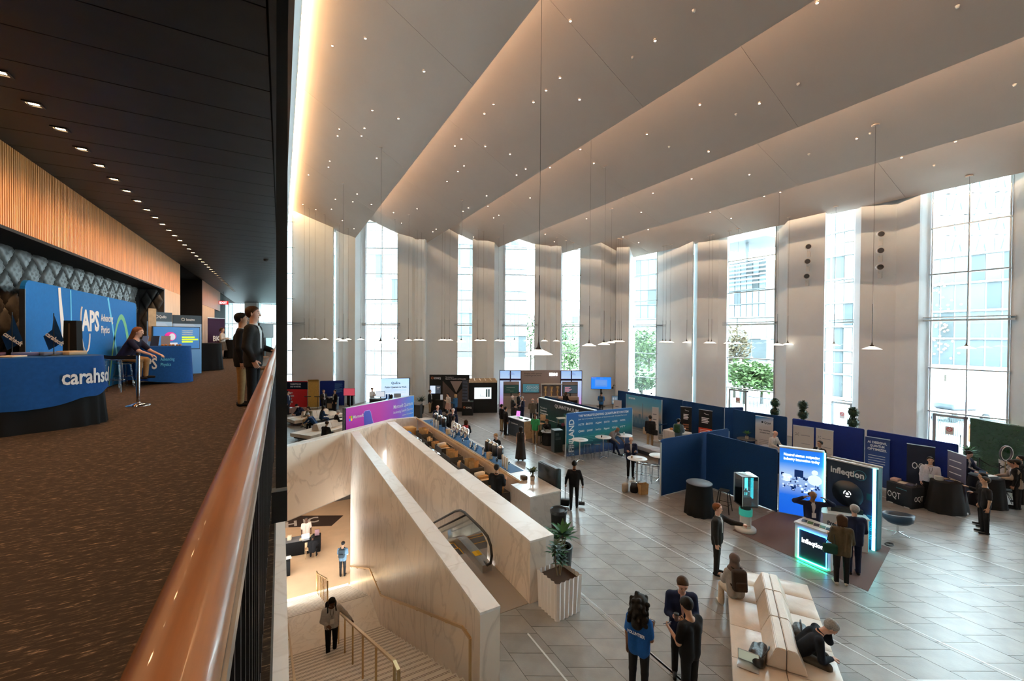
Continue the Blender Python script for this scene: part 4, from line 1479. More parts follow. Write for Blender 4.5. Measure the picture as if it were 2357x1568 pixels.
def lines(t,rows,mat,y=-0.032):
	"""rows of tiny print as thin bars: (x, z, w, h)"""
	for i,(x,z,w,h) in enumerate(rows):
		MB().box(x,x + w,y - 0.002,y,z,z + h).build('print_line',mat,t)
def rollup(label,a,b,h,mat,cat='banner',name='roll_up_banner',rows=(),rmat=None,texts=()):
	t,L = face_panel(name,label,cat,a,b)
	MB().box(-L/2,L/2,-0.004,0.004,0.08,h).build('sheet',mat,t)
	MB().rbox(-L/2 - 0.02,L/2 + 0.02,-0.09,0.09,0,0.08,0.02,2).build('base',alu,t)
	MB().box(-L/2 - 0.005,L/2 + 0.005,-0.012,0.012,h,h + 0.025).build('top_rail',alu,t)
	MB().cyl((0,0.03,0.05),(0,0.03,h),0.012).build('rear_pole',alu,t)
	lines(t,rows,rmat or white,-0.006)
	for (s,x,z,size,w,m_) in texts:
		text(s,t,x,z,size,m_,-0.008,w)
	return t,L
# ---- tall blue partitions of the back row
bp = [((1423,899),(1571,921.3),'long blue fabric partition behind the large city-skyline print'),
	  ((1573,922.6),(1667,938.5),'blue fabric partition behind the two black roll-up banners'),
	  ((1689,942.5),(1811,960),'blue fabric partition behind the round table with a small plant'),
	  ((1825,963),(1989,988),'bright royal blue fabric partition behind two cream posters'),
	  ((1997,989),(2205,1023),'royal blue fabric partition behind the dark roll-up banner and table')]
for i,(pa,pb,lab) in enumerate(bp):
	a = at(*pa,2.2); b = at(*pb,2.2)
	fabric_panel(lab,(a.x,a.y,0),(b.x,b.y,0),2.2,blue_fab if i < 3 else royal_fab,rnd=0.03,edge=blue_fab)
a = at(1667,938.5,2.2)
fabric_panel('narrow blue partition return at the end of the black-banner booth',(a.x,a.y,0),(a.x + 1.1,a.y - 0.35,0),2.2,blue_fab,rnd=0.03)
a = G(1520,1143); b = at(1677,986,2.16)
fabric_panel('blue fabric partition running away behind the black clothed cocktail table',(a.x,a.y,0),(b.x,b.y,0),2.16,blue_fab,rnd=0.12)
c = at(1623,996,2.16); d_ = G(1787,1179)
fabric_panel('blue fabric partition behind the glass display pedestal',(c.x + .05,c.y - .06,0),(d_.x,d_.y,0),2.16,blue_fab,rnd=0.06,edge=blue_fab)
# ---- large skyline print
sky_print = ramp_mat('skyline_print',[(0,(0.02,0.07,0.13)),(0.25,(0.05,0.14,0.22)),(0.45,(0.42,0.36,0.30)),(0.7,(0.10,0.32,0.45)),(1,(0.03,0.22,0.40))],'Z',0.1,2.2)
a = at(1448,907,2.12); b = at(1530,921,2.12)
t,L = face_panel('printed_backdrop','large printed backdrop of a hazy city skyline with lit horizon','backdrop',(a.x - .25,a.y,0),(b.x - .25,b.y,0))
MB().box(-L/2,L/2,-0.02,0.02,0.05,2.12).build('print',sky_print,t)
for x in (-L/2,L/2):
	MB().box(x - 0.015,x + 0.015,-0.02,0.04,0,2.14).build('frame_post',alu,t)
	MB().box(x - 0.02,x + 0.02,-0.25,0.25,0,0.02).build('foot',alu,t)
for k in range(9):
	hgt = [0.35,0.5,0.42,0.62,1.35,0.55,0.38,0.46,0.33][k]
	x = -L*0.42 + k*L*0.1
	MB().box(x,x + L*(0.02 if k == 4 else 0.06),-0.026,-0.02,0.35,0.35 + hgt).build('printed_tower',M('skyline_silhouette',(0.10,0.17,0.22),0.6),t)
text('IENOVA',t,-L*0.42,1.86,0.16,white,-0.026)
for k in range(4):
	MB().cyl((-L*.35 + k*L*.23,-0.1,2.16),(-L*.35 + k*L*.23,0.0,2.10),0.02).build('clip_lamp',black_steel,t)
for (pa,pb,py,lab) in (((1426,920),(1444,922),2.0,'cream info column left of the skyline print'),((1515,936),(1530,938),2.0,'cream info column right of the skyline print')):
	a = at(*pa,1.95); b = at(*pb,1.95)
	t,L = rollup(lab,(a.x - .5,a.y,0),(b.x - .5,b.y,0),1.95,M('cream_print',(0.62,0.58,0.55),0.6),rows=[(-0.14,1.55 - k*0.3,0.22,0.03) for k in range(5)],rmat=ink)
for k,(pa,pb,lab) in enumerate((((1576,935),(1601.5,937.5),'black roll-up banner with brown portrait roundels'),((1618,941.5),(1649,946),'black roll-up banner with an orange-red block of text'))):
	a = at(*pa,2.0); b = at(*pb,2.0)
	t,L = rollup(lab,(a.x - .35,a.y,0),(b.x - .35,b.y,0),2.0,M('banner_black',(0.012,0.012,0.014),0.6),rows=[(-L*.35,1.55 - q*0.085,L*(.7 - .12*(q % 2)),0.05) for q in range(4)])
	MB().tube([(-L*.1,-0.008,1.84),(0.02,-0.008,1.80),(L*.25,-0.008,1.78)],0.012,5).build('printed_swoosh',white,t)
	if k == 0:
		for q in range(6):
			MB().rbox(-L*.25,L*.25,-0.009,-0.004,0.95 - q*0.14,1.03 - q*0.14,0.002,1).build('printed_portrait',M('portrait_brown',(0.22,0.09,0.05),0.6),t)
	else:
		MB().box(-L/2,L/2,-0.009,-0.004,0.62,1.02).build('printed_block',M('orange_red_print',(0.60,0.06,0.025),0.6),t)
		lines(t,[(-L*.4,0.9 - q*0.09,L*.75,0.03) for q in range(3)],white,-0.010)
wb = ramp_mat('pale_banner_print',[(0,(0.52,0.50,0.50)),(0.75,(0.58,0.56,0.58)),(0.86,(0.62,0.66,0.74)),(1.0,(0.05,0.25,0.60))],'Z',0.1,2.1,diag=-0.25)
a = at(1747,956,2.1); b = at(1788,962,2.1)
t,L = rollup('pale roll-up banner with a blue corner beside the bald man',(a.x - .3,a.y,0),(b.x - .3,b.y,0),2.1,wb,rows=[(-L*.3,.95 - q*.08,L*.6,.02) for q in range(5)],rmat=M('grey_print',(.25,.25,.27),.6))
text('Qrypt',t,0.0,1.78,0.16,ink,-0.008,L*.38)
text('Stop transmitting',t,-L*.26,1.42,0.09,ink,-0.008,L*.6)
text('encryption keys',t,-L*.24,1.30,0.09,ink,-0.008,L*.56)
MB().ball((-0.08,-0.008,1.84),0.05,10,6,sc=(1,.1,1)).build('printed_emblem',ink,t)
for k,(pa,pb,lab) in enumerate((((1832.6,978),(1880,984.5),'cream poster with a small cross emblem, the one nearer the bald man'),((1885,985),(1925,992),'cream poster with a small cross emblem and yellow patch behind the dark-suited man'))):
	a = at(*pa,2.02); b = at(*pb,2.02)
	t,L = rollup(lab,(a.x - .25,a.y,0),(b.x - .25,b.y,0),2.02,M('cream_print',(0.62,0.58,0.55),0.6),name='poster_stand',cat='poster',rows=[(-L*.1,1.25,L*.42,.02),(-L*.1,1.0,L*.45,.02),(-L*.1,.9,L*.3,.02),(-L*.1,1.62,L*.4,.025)],rmat=M('grey_print',(.25,.25,.27),.6))
	for sx in (-1,1):
		for sz in (-1,1):
			MB().tube([(-L*.3 + sx*.02,-0.009,1.66 + sz*.02),(-L*.3 + sx*.06,-0.009,1.66 + sz*.06)],0.008,5).build('printed_cross',ink,t)
	if k == 1:
		MB().ball((-L*.1,-0.008,1.0),0.09,8,6,sc=(1.3,.05,1)).build('printed_patch',M('patch_yellow',(.6,.32,.04),.6),t)
ai = ramp_mat('ai_banner_print',[(0,(0.01,0.03,0.13)),(0.5,(0.01,0.05,0.26)),(1,(0.012,0.03,0.14))],'Z',0.1,2.05)
a = at(1999,1003,2.0); b = at(2056,1012,2.0)
t,L = rollup('dark blue roll-up banner with blocky white headline about designs and quantum',(a.x - .3,a.y,0),(b.x - .3,b.y,0),2.0,ai,rows=[(-L*.42,1.28 - q*.1,L*.8,.02) for q in range(4)])
for q,s in enumerate(('AI DESIGNS,','QUANTUM','OPTIMIZES.')):
	text(s,t,0,1.78 - q*.14,0.13,white,-0.008,L*(.78 if q != 1 else .58),0.03,'CENTER')
a = at(2095,1019.5,2.0); b = at(2159.5,1029,2.0)
t,L = rollup('near-black roll-up banner with large white OQT letters behind the standing man',(a.x - .3,a.y,0),(b.x - .3,b.y,0),2.0,M('banner_navy_black',(0.012,0.016,0.035),0.6))
text('OQT',t,0,1.10,0.36,white,-0.008,L*.62,0.0,'CENTER')
a = at(2201,1037,2.05); 
t,L = rollup('tall banner seen almost edge-on at the end of the blue partitions',(20.95,5.30,0),(20.45,4.72,0),2.0,ramp_mat('violet_banner',[(0,(0.16,0.05,0.05)),(.3,(0.05,0.045,0.09)),(1,(0.16,0.16,0.24))],'Z',.1,2.0),rows=[(-.3,1.7 - q*.22,.5,.03) for q in range(6)])
# ---- Finland-style sponsor wall
fin = ramp_mat('aurora_print',[(0,(0.02,0.05,0.17)),(0.17,(0.05,0.13,0.30)),(0.24,(0.005,0.055,0.12)),(0.42,(0.01,0.22,0.22)),(0.58,(0.006,0.16,0.30)),(1,(0.008,0.10,0.36))],'Z',0.03,2.2,diag=-0.12)
a,b = G(1302,1053),G(1454,1031)
t,L = fabric_panel('blue-green aurora sponsor wall with vertical country name and white logos',a,b,2.19,fin,name='printed_backdrop',cat='backdrop')
y = -0.032
text('FINLAND',t,-L/2 + 0.46,0.22,0.44,white,y,1.62,0.02,rot=-PI/2)
text("THE WORLD'S LEADING QUANTUM ECOSYSTEM",t,-L/2 + 0.72,1.95,0.155,white,y,L - 1.0,0.03)
text('Join Us in Creating the Future of Quantum with Trusted Partners',t,-L/2 + 0.72,1.80,0.10,white,y,L - 1.1,0.0)
row1 = ['/\\CTS','BLUE FORS','IQM','QUANTUM','meshlight','NOKIA']
row2 = ['QMIII','QUANSCIENT','SemiQon','Rigetti','VEXLUM','VTT']
for r,(row,z) in enumerate(((row1,1.52),(row2,1.18))):
	for k,s in enumerate(row):
		w = (L - 1.1)/6
		text(s,t,-L/2 + 0.72 + k*w*1.02,z,0.13,white,y,w*.68,0.02)
MB().prism([(-0.05,0),(0.05,0),(0,0.13)],0,0.003,mat=Matrix.Translation((-L/2 + 1.22,y,1.52)) @ Matrix.Rotation(PI/2,4,'X')).build('printed_triangle',white,t)
for q in range(4):
	text('Finnish organisations advancing quantum technologies',t,-L/2 + .72,.92 - q*.085,.06,M('aqua_print',(.25,.55,.62),.6),y,(L - 1.2)*(.55,.6,.45,.3)[q],0.0)
# ---- dark green quantum-company wall
dg = ramp_mat('dark_green_print',[(0,(0.0,0.045,0.035)),(0.35,(0.004,0.05,0.045)),(0.7,(0.006,0.018,0.022)),(1,(0.008,0.014,0.02))],'Z',0.0,2.4,diag=0.15)
a = at(1242,914.4,2.14); b = at(1374,944.8,2.14)
t,L = fabric_panel('dark green company wall with large white name behind the counter',(a.x,a.y,0),(b.x,b.y + .1,0),2.10,dg,name='printed_backdrop',cat='backdrop',feet=False,rnd=0.02,th=0.16)
MB().box(-L/2,L/2,-0.095,0.095,2.10,2.14).build('cap',alu,t)
y = -0.088
text('QUANTINUUM',t,-L*0.17,1.76,0.28,white,y,L*.42,0.015)
for q,s in enumerate(('The Leader in','Quantum','Computing')):
	text(s,t,-L*.46,1.50 - q*.17,.15,white,y,L*(.14,.13,.16)[q],0.03 if q else 0)
MB().tube([(-L/2 + .05,y,0.90),(L*.2,y,0.88),(L/2,y,0.86)],0.012,6).build('light_line',white,t)
MB().ball((L*.02,y,1.45),0.10,12,8,sc=(1,.05,1)).build('printed_emblem',M('emblem_green',(.03,.12,.10),.6),t)
MB().box(L*.08,L*.30,y - .03,y,1.25,1.72).build('wall_screen',M('screen_dark',(.006,.008,.01),.25),t)
a = at(1254,911.5,2.16); b = at(1391,944,2.16)
fabric_panel('blue partition standing right behind the dark green company wall',(a.x,a.y,0),(b.x,b.y + .15,0),2.16,blue_fab,rnd=0.02,feet=False)
def counter(name,label,a,b,depth,h,body,top,toplip=0.02,cat='counter'):
	t,L = face_panel(name,label,cat,a,b)
	MB().box(-L/2,L/2,0,depth,0,h - 0.04).build('body',body,t)
	MB().box(-L/2 - toplip,L/2 + toplip,-toplip,depth + toplip,h - 0.04,h).build('top',top,t)
	return t,L
a,b = G(1169,998.5),G(1206,1012)
t,L = counter('reception_counter','dark fronted counter with a pale side and top beside the man in green',a,b,0.75,1.06,[M('slate_laminate',(0.035,0.045,0.06),0.5)],white_lam)
text('Quantinuum',t,-L*.30,.72,.13,white,-0.006,L*.42,0.0)
MB().tube([(-L*.40 + .07*math.cos(q*PI/6),-0.006,.76 + .07*math.sin(q*PI/6)) for q in range(11)],.012,5).build('printed_emblem',white,t)
MB().box(L/2 + 0.001,L/2 + 0.012,0.0,0.75,0,1.02).build('side_panel',wood_light,t)
def on_counter(t,lx,ly,z):
	return Vector(t.location) + Matrix.Rotation(t.rotation_euler.z,3,'Z') @ Vector((lx,ly,z))
CT_Q = t
o = thing('tablet_stand','colourful tablet on a stand on the dark fronted counter','tablet',on_counter(t,-.35,.38,1.06),t.rotation_euler.z + .4)
MB().box(-.13,.13,-.01,.01,.06,.38,mat=Matrix.Rotation(R(-15),4,'X')).build('screen',M('screen_magenta',(.35,.08,.35),.3,emit=.8,ecol=(.7,.25,.7)),o)
MB().box(-.08,.08,-.02,.12,0,.02).build('foot',black_steel,o)
MB().tube([(0,.08,.02),(0,.03,.2)],.012).build('stem',black_steel,o)
for k,(lx,lab,col) in enumerate(((0.05,'green box lying on the dark fronted counter',(.02,.2,.09)),(.42,'white notepad lying on the dark fronted counter',(.7,.7,.7)),(.62,'small black device on the dark fronted counter',(.02,.02,.02)))):
	p = on_counter(t,lx,.35 + .1*(k % 2),1.06)
	tag(MB().rbox(-.11,.11,-.08,.08,0,.05 if k != 1 else .02,.008,1).build('desk_item',M('item_%d' % k,col,.5),None,p,t.rotation_euler.z + .2*k),lab,'box')
cp = [G(1206,1013),G(1298,1052),G(1299,1040),G(1246,995)]
tag(MB().prism([(p.x,p.y) for p in cp],0.0005,0.008).build('booth_carpet',M('brown_booth_carpet',(0.11,0.085,0.07),0.95)),'brown booth carpet in front of the dark green company wall','carpet')
def ply_chair(label,p,face,seat=0.75,col=None,cat='chair',name='tall_chair'):
	t = thing(name,label,cat,p,face + PI/2)
	mt = col or wood_light
	MB().rbox(-.2,.2,-.2,.2,seat - .03,seat,.012,1).build('seat',mt,t)
	MB().rbox(-.2,.2,.18,.21,seat + .12,seat + .5,.012,1).build('backrest',mt,t)
	for sx in (-1,1):
		for sy in (-1,1):
			MB().tube([(sx*.18,sy*.18,seat - .02),(sx*.21,sy*.22,0)],.016,6).build('leg',mt,t)
		MB().tube([(sx*.18,.19,seat - .02),(sx*.18,.2,seat + .3)],.014,6).build('back_post',mt,t)
	MB().tube([(-.2,-.2,.25),(.2,-.2,.25)],.012,6).build('footrest',mt,t)
	return t
ply_chair('tall birch plywood chair behind the man in the green shirt',G(1245,1003),R(200))
def round_table(label,p,r,h,topm,clothm=None,group=None):
	t = thing('round_table',label,'table',p,0,group)
	MB().lathe([(0,h - .03),(r,h - .03),(r,h),(0,h)],28,smooth=False).build('table_top',topm,t)
	if clothm:
		drape(t,r*.62,0,h - .03,clothm)
	else:
		MB().cyl((0,0,.03),(0,0,h - .03),.03).build('column',chrome,t)
		MB().lathe([(0.24,0),(.24,.015),(.05,.04),(0,.04)],20).build('base',chrome,t)
	return t
def drape(t,r,z0,z1,mat,n=48,folds=11,flare=1.25,name='tablecloth',sx=1.0,sy=1.0,parent=None):
	rows = 5
	vs = []
	for j in range(rows + 1):
		f = j/rows
		for i in range(n):
			a = 2*PI*i/n
			w = 0.055*f*math.sin(a*folds + 0.6*math.sin(2*a)) 
			rr = r*(1 + (flare - 1)*f + w)
			vs.append((rr*math.cos(a)*sx,rr*math.sin(a)*sy,z1 + (z0 - z1)*f + (0.012*math.sin(a*folds)*f if j == rows and z0 > .1 else 0)))
	fs = []
	for j in range(rows):
		for i in range(n):
			fs.append((j*n + i,(j + 1)*n + i,(j + 1)*n + (i + 1) % n,j*n + (i + 1) % n))
	m = MB().add(vs,fs,0,True)
	m.add(vs[:n],[tuple(range(n))])
	return m.build(name,mat,parent or t)
tb = round_table('round grey table over black cloth with a laptop by the dark green wall',G(1262,1024),.42,.76,grey_lam,black_cloth)
def laptop(label,p,rz,col=(.45,.45,.46),open_=R(110),scr=(.06,.07,.08),e=0.3):
	t = thing('laptop',label,'laptop',p,rz)
	MB().rbox(-.16,.16,-.11,.11,0,.014,.006,1).build('keyboard_base',M('laptop_%02d' % int(col[0]*99),col,.4,.6),t)
	T = Matrix.Translation((0,.11,.012)) @ Matrix.Rotation(PI/2 - open_,4,'X')
	ld_ = MB().rbox(-.16,.16,-.004,.004,0,.215,.003,1,mat=T).build('lid',M('laptop_%02d' % int(col[0]*99),col,.4,.6),t)
	MB().box(-.15,.15,-.006,-.0045,.012,.205,mat=T).build('screen',M('screen_%s' % label[:12],scr,.2,emit=e),ld_)
	return t
laptop('brown-grey laptop open on the round table by the dark green wall',Vector(tb.location) + Vector((-.12,-.02,.76)),R(75),(.25,.2,.16))
def shell_chair(label,p,face,mat,group=None):
	t = thing('shell_chair',label,'chair',p,face + PI/2,group)
	MB().lathe([(.01,.43),(.19,.43),(.23,.46),(.22,.475),(.17,.45),(.01,.445)],20).build('seat',mat,t)
	m = MB()
	vs = []
	for j,(z,r) in enumerate(((.46,.21),(.6,.235),(.75,.24),(.84,.235))):
		for i in range(9):
			a = R(20) + R(140)*i/8
			vs.append((r*math.cos(a),r*math.sin(a)*.95 + .02*j,z - (.06*abs(i - 4)/4*(j/3))))
	m.add(vs,[(j*9 + i,j*9 + i + 1,j*9 + 10 + i,j*9 + 9 + i) for j in range(3) for i in range(8)],0,True)
	m.build('backrest',mat,t)
	for sx in (-1,1):
		for sy in (-1,1):
			MB().tube([(sx*.12,sy*.12,.43),(sx*.24,sy*.24,0)],.013,6).build('leg',black_steel,t)
	return t
shell_chair('olive shell chair with splayed black legs by the round laptop table',G(1244,1020),R(10),M('olive_shell',(.05,.07,.05),.5))
p = G(1288,1042)
t = thing('info_kiosk','black floor kiosk with faint white print beside the aurora wall','kiosk',(p.x,p.y + .25,0),-.2)
MB().box(-.23,.23,-.22,.22,0,1.12).build('body',M('kiosk_black',(.008,.02,.022),.4),t)
MB().box(-.25,.25,-.24,.24,1.12,1.15).build('top',M('kiosk_top',(.05,.07,.07),.3),t)
lines(t,[(-.18,.98 - q*.06,.2,.02) for q in range(3)] + [(-.18,.76 - q*.05,.3,.015) for q in range(3)],M('dim_print',(.2,.24,.24),.6),-.222)
p = G(1290,1030)
t = thing('display_case','small glass display case with a pink object on a dark plinth','display case',(p.x + .5,p.y + .6,0),-.2)
MB().box(-.24,.24,-.2,.2,0,.95).build('plinth',M('plinth_dark',(.01,.03,.03),.5),t)
MB().box(-.24,.24,-.2,.2,.95,1.42).build('glass_box',acrylic,t)
MB().box(-.25,.25,-.21,.21,1.42,1.45).build('lid',white_lam,t)
MB().ball((.08,0,1.06),.11,12,8,sc=(1,.5,1)).build('exhibit',M('pink_exhibit',(.7,.1,.13),.5),t)
# ---- cocktail tables with clear stools
def cocktail(label,p,h=1.04,r=.40):
	t = thing('cocktail_table',label,'table',p,R(20),'white round cocktail tables')
	MB().lathe([(0,h - .028),(r - .01,h - .028),(r,h - .014),(r - .01,h),(0,h)],32).build('table_top',white_lam,t)
	MB().cyl((0,0,.05),(0,0,h - .028),.03,n=14).build('column',chrome,t)
	for k in range(4):
		a = k*PI/2
		MB().tube([(0,0,.06),(.18*math.cos(a),.18*math.sin(a),.045),(.32*math.cos(a),.32*math.sin(a),.012)],[.026,.02,.012],6).build('foot',chrome,t)
	return t
CK = []
for (px,py,lab) in ((1334,1061,'white round cocktail table standing leftmost before the aurora wall'),(1388,1054,'white round cocktail table next to the seated grey-jacket man'),(1437,1049,'white round cocktail table with a cup before the right end of the aurora wall'),
					  (1466,1113,'white round cocktail table where the standing suited man uses his phone'),(1516,1105,'white round cocktail table half hidden by the blue partition edge')):
	CK.append(cocktail(lab,G(px,py)))
def ghost_stool(label,p,h=.74):
	t = thing('clear_stool',label,'stool',p,R(random.uniform(0,90)),'clear acrylic bar stools')
	MB().lathe([(0,h - .03),(.17,h - .03),(.19,h - .015),(.17,h),(0,h)],20).build('seat',acrylic,t)
	for k in range(4):
		a = PI/4 + k*PI/2
		MB().tube([(.145*math.cos(a),.145*math.sin(a),h - .03),(.21*math.cos(a),.21*math.sin(a),0)],.017,7).build('leg',acrylic,t)
	MB().tube([(.185*math.cos(2*PI*i/20),.185*math.sin(2*PI*i/20),.28) for i in range(20)],.011,6,closed=True).build('foot_ring',acrylic,t)
	return t
for (px,py,lab) in ((1313,1057,'clear acrylic bar stool at the left edge of the aurora wall'),(1352,1056,'clear acrylic bar stool just right of the leftmost cocktail table'),(1374,1056,'clear acrylic bar stool midway along the aurora wall'),
					  (1400,1050,'clear acrylic bar stool under the seated grey-jacket man'),(1431,1030,'clear acrylic bar stool close against the right end of the aurora wall'),(1470,1104,'clear acrylic bar stool hidden behind the phone man table'),
					  (1486,1108,'clear acrylic bar stool right of the phone man table'),(1508,1112,'clear acrylic bar stool nearest the blue partition edge')):
	ghost_stool(lab,G(px,py))
def cup(label,p,col=(.7,.68,.65),h=.11,r=.04,name='paper_cup'):
	t = thing(name,label,'cup',p)
	cb = MB().lathe([(0,0),(r*.75,0),(r,h),(r*.9,h),(r*.7,.01)],14).build('cup_body',M('cup_%02d%02d' % (int(col[0]*99),int(col[2]*99)),col,.5),t)
	MB().lathe([(r*1.05,h - .005),(r*1.05,h + .01),(r*.8,h + .014),(0,h + .014)],14).build('lid',white_lam,cb)
	return t
cup('small paper cup on the cocktail table at the right end of the aurora wall',Vector(CK[2].location) + Vector((.02,.05,1.04)))
cup('small dark cup on the cocktail table next to the seated man',Vector(CK[1].location) + Vector((-.15,-.05,1.04)),(.08,.05,.03))
cup('paper coffee cup on the table of the suited phone man',Vector(CK[3].location) + Vector((-.2,.1,1.04)),(.5,.35,.22))
for i,lab in ((0,'flyer lying on the leftmost cocktail table'),(1,'flyer lying beside the dark cup on the second cocktail table'),(3,'flyer lying on the table of the suited phone man')):
	o = MB().box(-.12,.12,-.05,.05,0,.004).build('flyer',M('flyer_print',(.5,.42,.36),.6),None,Vector(CK[i].location) + Vector((.02,-.1,1.041)),R(-10))
	tag(o,lab,'flyer')
a,b = G(1445,1037),G(1525,1064)
t,L = face_panel('bench','long grey upholstered bench behind the cocktail tables','bench',a,b)
for k in range(3):
	MB().rbox(-L/2 + k*L/3 + .01,-L/2 + (k + 1)*L/3 - .01,0,.7,.22,.42,.03,2).build('seat_cushion',M('bench_grey',(.30,.30,.31),.6),t)
MB().box(-L/2 + .05,L/2 - .05,.08,.62,.05,.22).build('plinth',M('bench_base',(.06,.06,.06),.6),t)
for x in (-L/2 + .15,L/2 - .15):
	MB().box(x - .03,x + .03,.1,.6,0,.05).build('foot',steel,t)
p = G(1460,1132)
t = thing('duffel_bag','black duffel bag on the floor by the phone man table','bag',(p.x,p.y,0),R(40))
MB().rbox(-.24,.24,-.15,.15,0,.30,.09,3).build('bag_body',cloth('bag_black',(.012,.012,.014)),t)
MB().tube([(-.14,-.12,.24),(-.1,-.13,.38),(.1,-.13,.38),(.14,-.12,.24)],.014,6).build('handle',black_steel,t)
p = G(1443,1134)
t = thing('tote_bag','beige crumpled tote bag leaning on the black duffel bag','bag',(p.x,p.y + .1,0),R(10))
MB().rbox(-.13,.13,-.09,.09,0,.34,.06,3).build('bag_body',cloth('tote_beige',(.42,.34,.26)),t)
p = G(1480,1137)
t = thing('paper_bag','brown paper carrier bag on the floor by the phone man table','bag',(p.x,p.y,0),R(-10))
MB().add([(-.17,-.09,0),(.17,-.09,0),(.17,.09,0),(-.17,.09,0),(-.18,-.11,.38),(.18,-.10,.40),(.18,.10,.39),(-.18,.11,.38)],[(0,3,2,1),(0,1,5,4),(1,2,6,5),(2,3,7,6),(3,0,4,7)]).build('bag_body',kraft,t)
MB().tube([(-.08,-.1,.38),(-.06,-.1,.47),(.06,-.1,.47),(.08,-.1,.39)],.008,6).build('handle',kraft,t)
# ---- queue post near the skyline print, cream table
p = G(1515,1015)
t = thing('queue_post','chrome queue post with blue belt beside the cream-clothed table','post',p)
MB().lathe([(.17,0),(.17,.015),(.06,.05),(.03,.07)],20).build('base',chrome,t)
MB().cyl((0,0,.05),(0,0,.95),.028).build('tube',chrome,t)
MB().cyl((0,0,.95),(0,0,1.0),.034).build('cap',black_steel,t)
MB().box(0,.75,-.004,.004,.88,.94).build('belt',blue_fab,t)
a,b = G(1525,1027),G(1575,1040)
t,L = face_panel('draped_table','cream-clothed table before the man with the green backpack','table',a,b)
MB().rbox(-L/2,L/2,0,.7,0.01,.92,.02,1).build('tablecloth',M('cream_cloth',(.55,.50,.46),.85),t)
for q in range(5):
	MB().box(-L/2 + .1 + q*L/5,-L/2 + .13 + q*L/5,-.012,.0,.02,.88).build('cloth_fold',M('cream_cloth',(.55,.50,.46),.85),t)
for k,(lx,lab) in enumerate(((-.3,'orange box of sweets on the cream-clothed table'),(.1,'tan paper carton on the cream-clothed table'))):
	o = MB().rbox(-.12,.12,-.08,.08,0,.10 + .1*k,.01,1).build('carton',M('carton_%d' % k,((.5,.2,.05),(.5,.36,.22))[k],.6),None,on_counter(t,lx,.35,.92),t.rotation_euler.z)
	tag(o,lab,'box')
p = G(1492,1008)
tag(MB().rbox(-.35,.35,-.25,.25,0,.42,.03,2).build('low_crate',M('tan_crate',(.36,.24,.15),.6),None,(p.x + .8,p.y + .6,0),-.3),'low tan box seat in front of the skyline print','box seat')
# ---- black clothed cocktail table, black metal stool
p = G(1617,1190)
t = thing('clothed_cocktail_table','tall round table in black cloth inside the blue partition corner','table',(p.x + .15,p.y + .25,0))
MB().lathe([(0,1.03),(.40,1.03),(.42,1.045),(.40,1.06),(0,1.06)],32).build('table_top',M('dark_top',(.09,.10,.12),.5),t)
drape(t,.40,0.0,1.03,black_cloth,flare=1.18)
p = G(1672,1180)
t = thing('metal_stool','black metal stool between the clothed table and the display pedestal','stool',(p.x,p.y + .1,0),R(20))
MB().rbox(-.15,.15,-.15,.15,.72,.75,.01,1).build('seat',black_steel,t)
for sx in (-1,1):
	for sy in (-1,1):
		MB().tube([(sx*.13,sy*.13,.73),(sx*.22,sy*.22,0)],.017,6).build('leg',black_steel,t)
for sx,sy in ((1,0),(-1,0),(0,1),(0,-1)):
	q = [(sx*.19 + (.19 if sy else 0),sy*.19 + (.19 if sx else 0),.28),(sx*.19 - (.19 if sy else 0),sy*.19 - (.19 if sx else 0),.28)]
	MB().tube(q,.01,6).build('stretcher',black_steel,t)
# ---- lit booth: two walls, desk, counter, pedestal
cyan = M('cyan_light',(.2,1,.95),.4,emit=9.0,ecol=(0.22,0.95,0.95))
green_l = M('green_light',(.05,1,.5),.4,emit=45.0,ecol=(0.02,1.0,0.42))
blue_l = M('blue_light',(.05,.4,1),.4,emit=7.0,ecol=(0.04,0.40,1.0))
a,b = G(1792,1182.5),G(1895,1203)
lit_print = ramp_mat('lab_print',[(0,(0.005,0.10,0.62)),(0.28,(0.008,0.12,0.62)),(0.45,(0.22,0.35,0.62)),(0.62,(0.30,0.45,0.70)),(0.78,(0.02,0.20,0.72)),(1,(0.004,0.12,0.62))],'Z',0.1,2.3,emit=0.75)
t,L = face_panel('lightbox','glowing blue lightbox wall with a laboratory picture and white headline','lightbox',a,b)
MB().box(-L/2,L/2,-.02,.16,.06,2.28).build('box_frame',M('frame_grey',(.5,.5,.5),.5),t)
MB().box(-L/2 + .01,L/2 - .01,-.03,-.02,.08,2.27).build('picture',lit_print,t)
MB().box(-L/2 - .01,L/2 + .01,-.03,.17,2.28,2.32).build('cap',white_lam,t)
text('Neutral atoms: outpacing',t,-L*.40,2.04,.12,M('lit_white',(1,1,1),.4,emit=1.6),-.034,L*.8,.03)
text('industry innovation today',t,-L*.40,1.90,.12,M('lit_white',(1,1,1),.4,emit=1.6),-.034,L*.8,.03)
rnd = random.Random(3)
lab_w = M('lab_print_white',(.6,.75,1),.5,emit=.8); lab_d = M('lab_print_dark',(.01,.05,.22),.5,emit=.1,ecol=(.02,.1,.5))
for q in range(70):
	x = rnd.uniform(-L*.46,L*.40); z = rnd.uniform(.85,1.35) - .1*(x/L)
	w,hh = rnd.uniform(.02,.09),rnd.uniform(.02,.09)
	MB().box(x,x + w,-.034,-.03,z,z + hh).build('printed_apparatus',lab_w if q % 2 else lab_d,t)
MB().box(-L*.15,L*.05,-.034,-.03,1.35,1.6).build('printed_monitor',lab_d,t)
MB().box(-L*.40,-L*.24,-.034,-.03,1.18,1.42).build('printed_monitor',lab_w,t)
m = MB().ball((L*.30,-.031,1.58),.085,12,8,sc=(1,.06,1)); m.build('printed_cap',lab_w,t)
MB().ball((L*.30,-.031,1.33),.19,14,8,sc=(1,.04,.9)).build('printed_coat',lab_w,t)
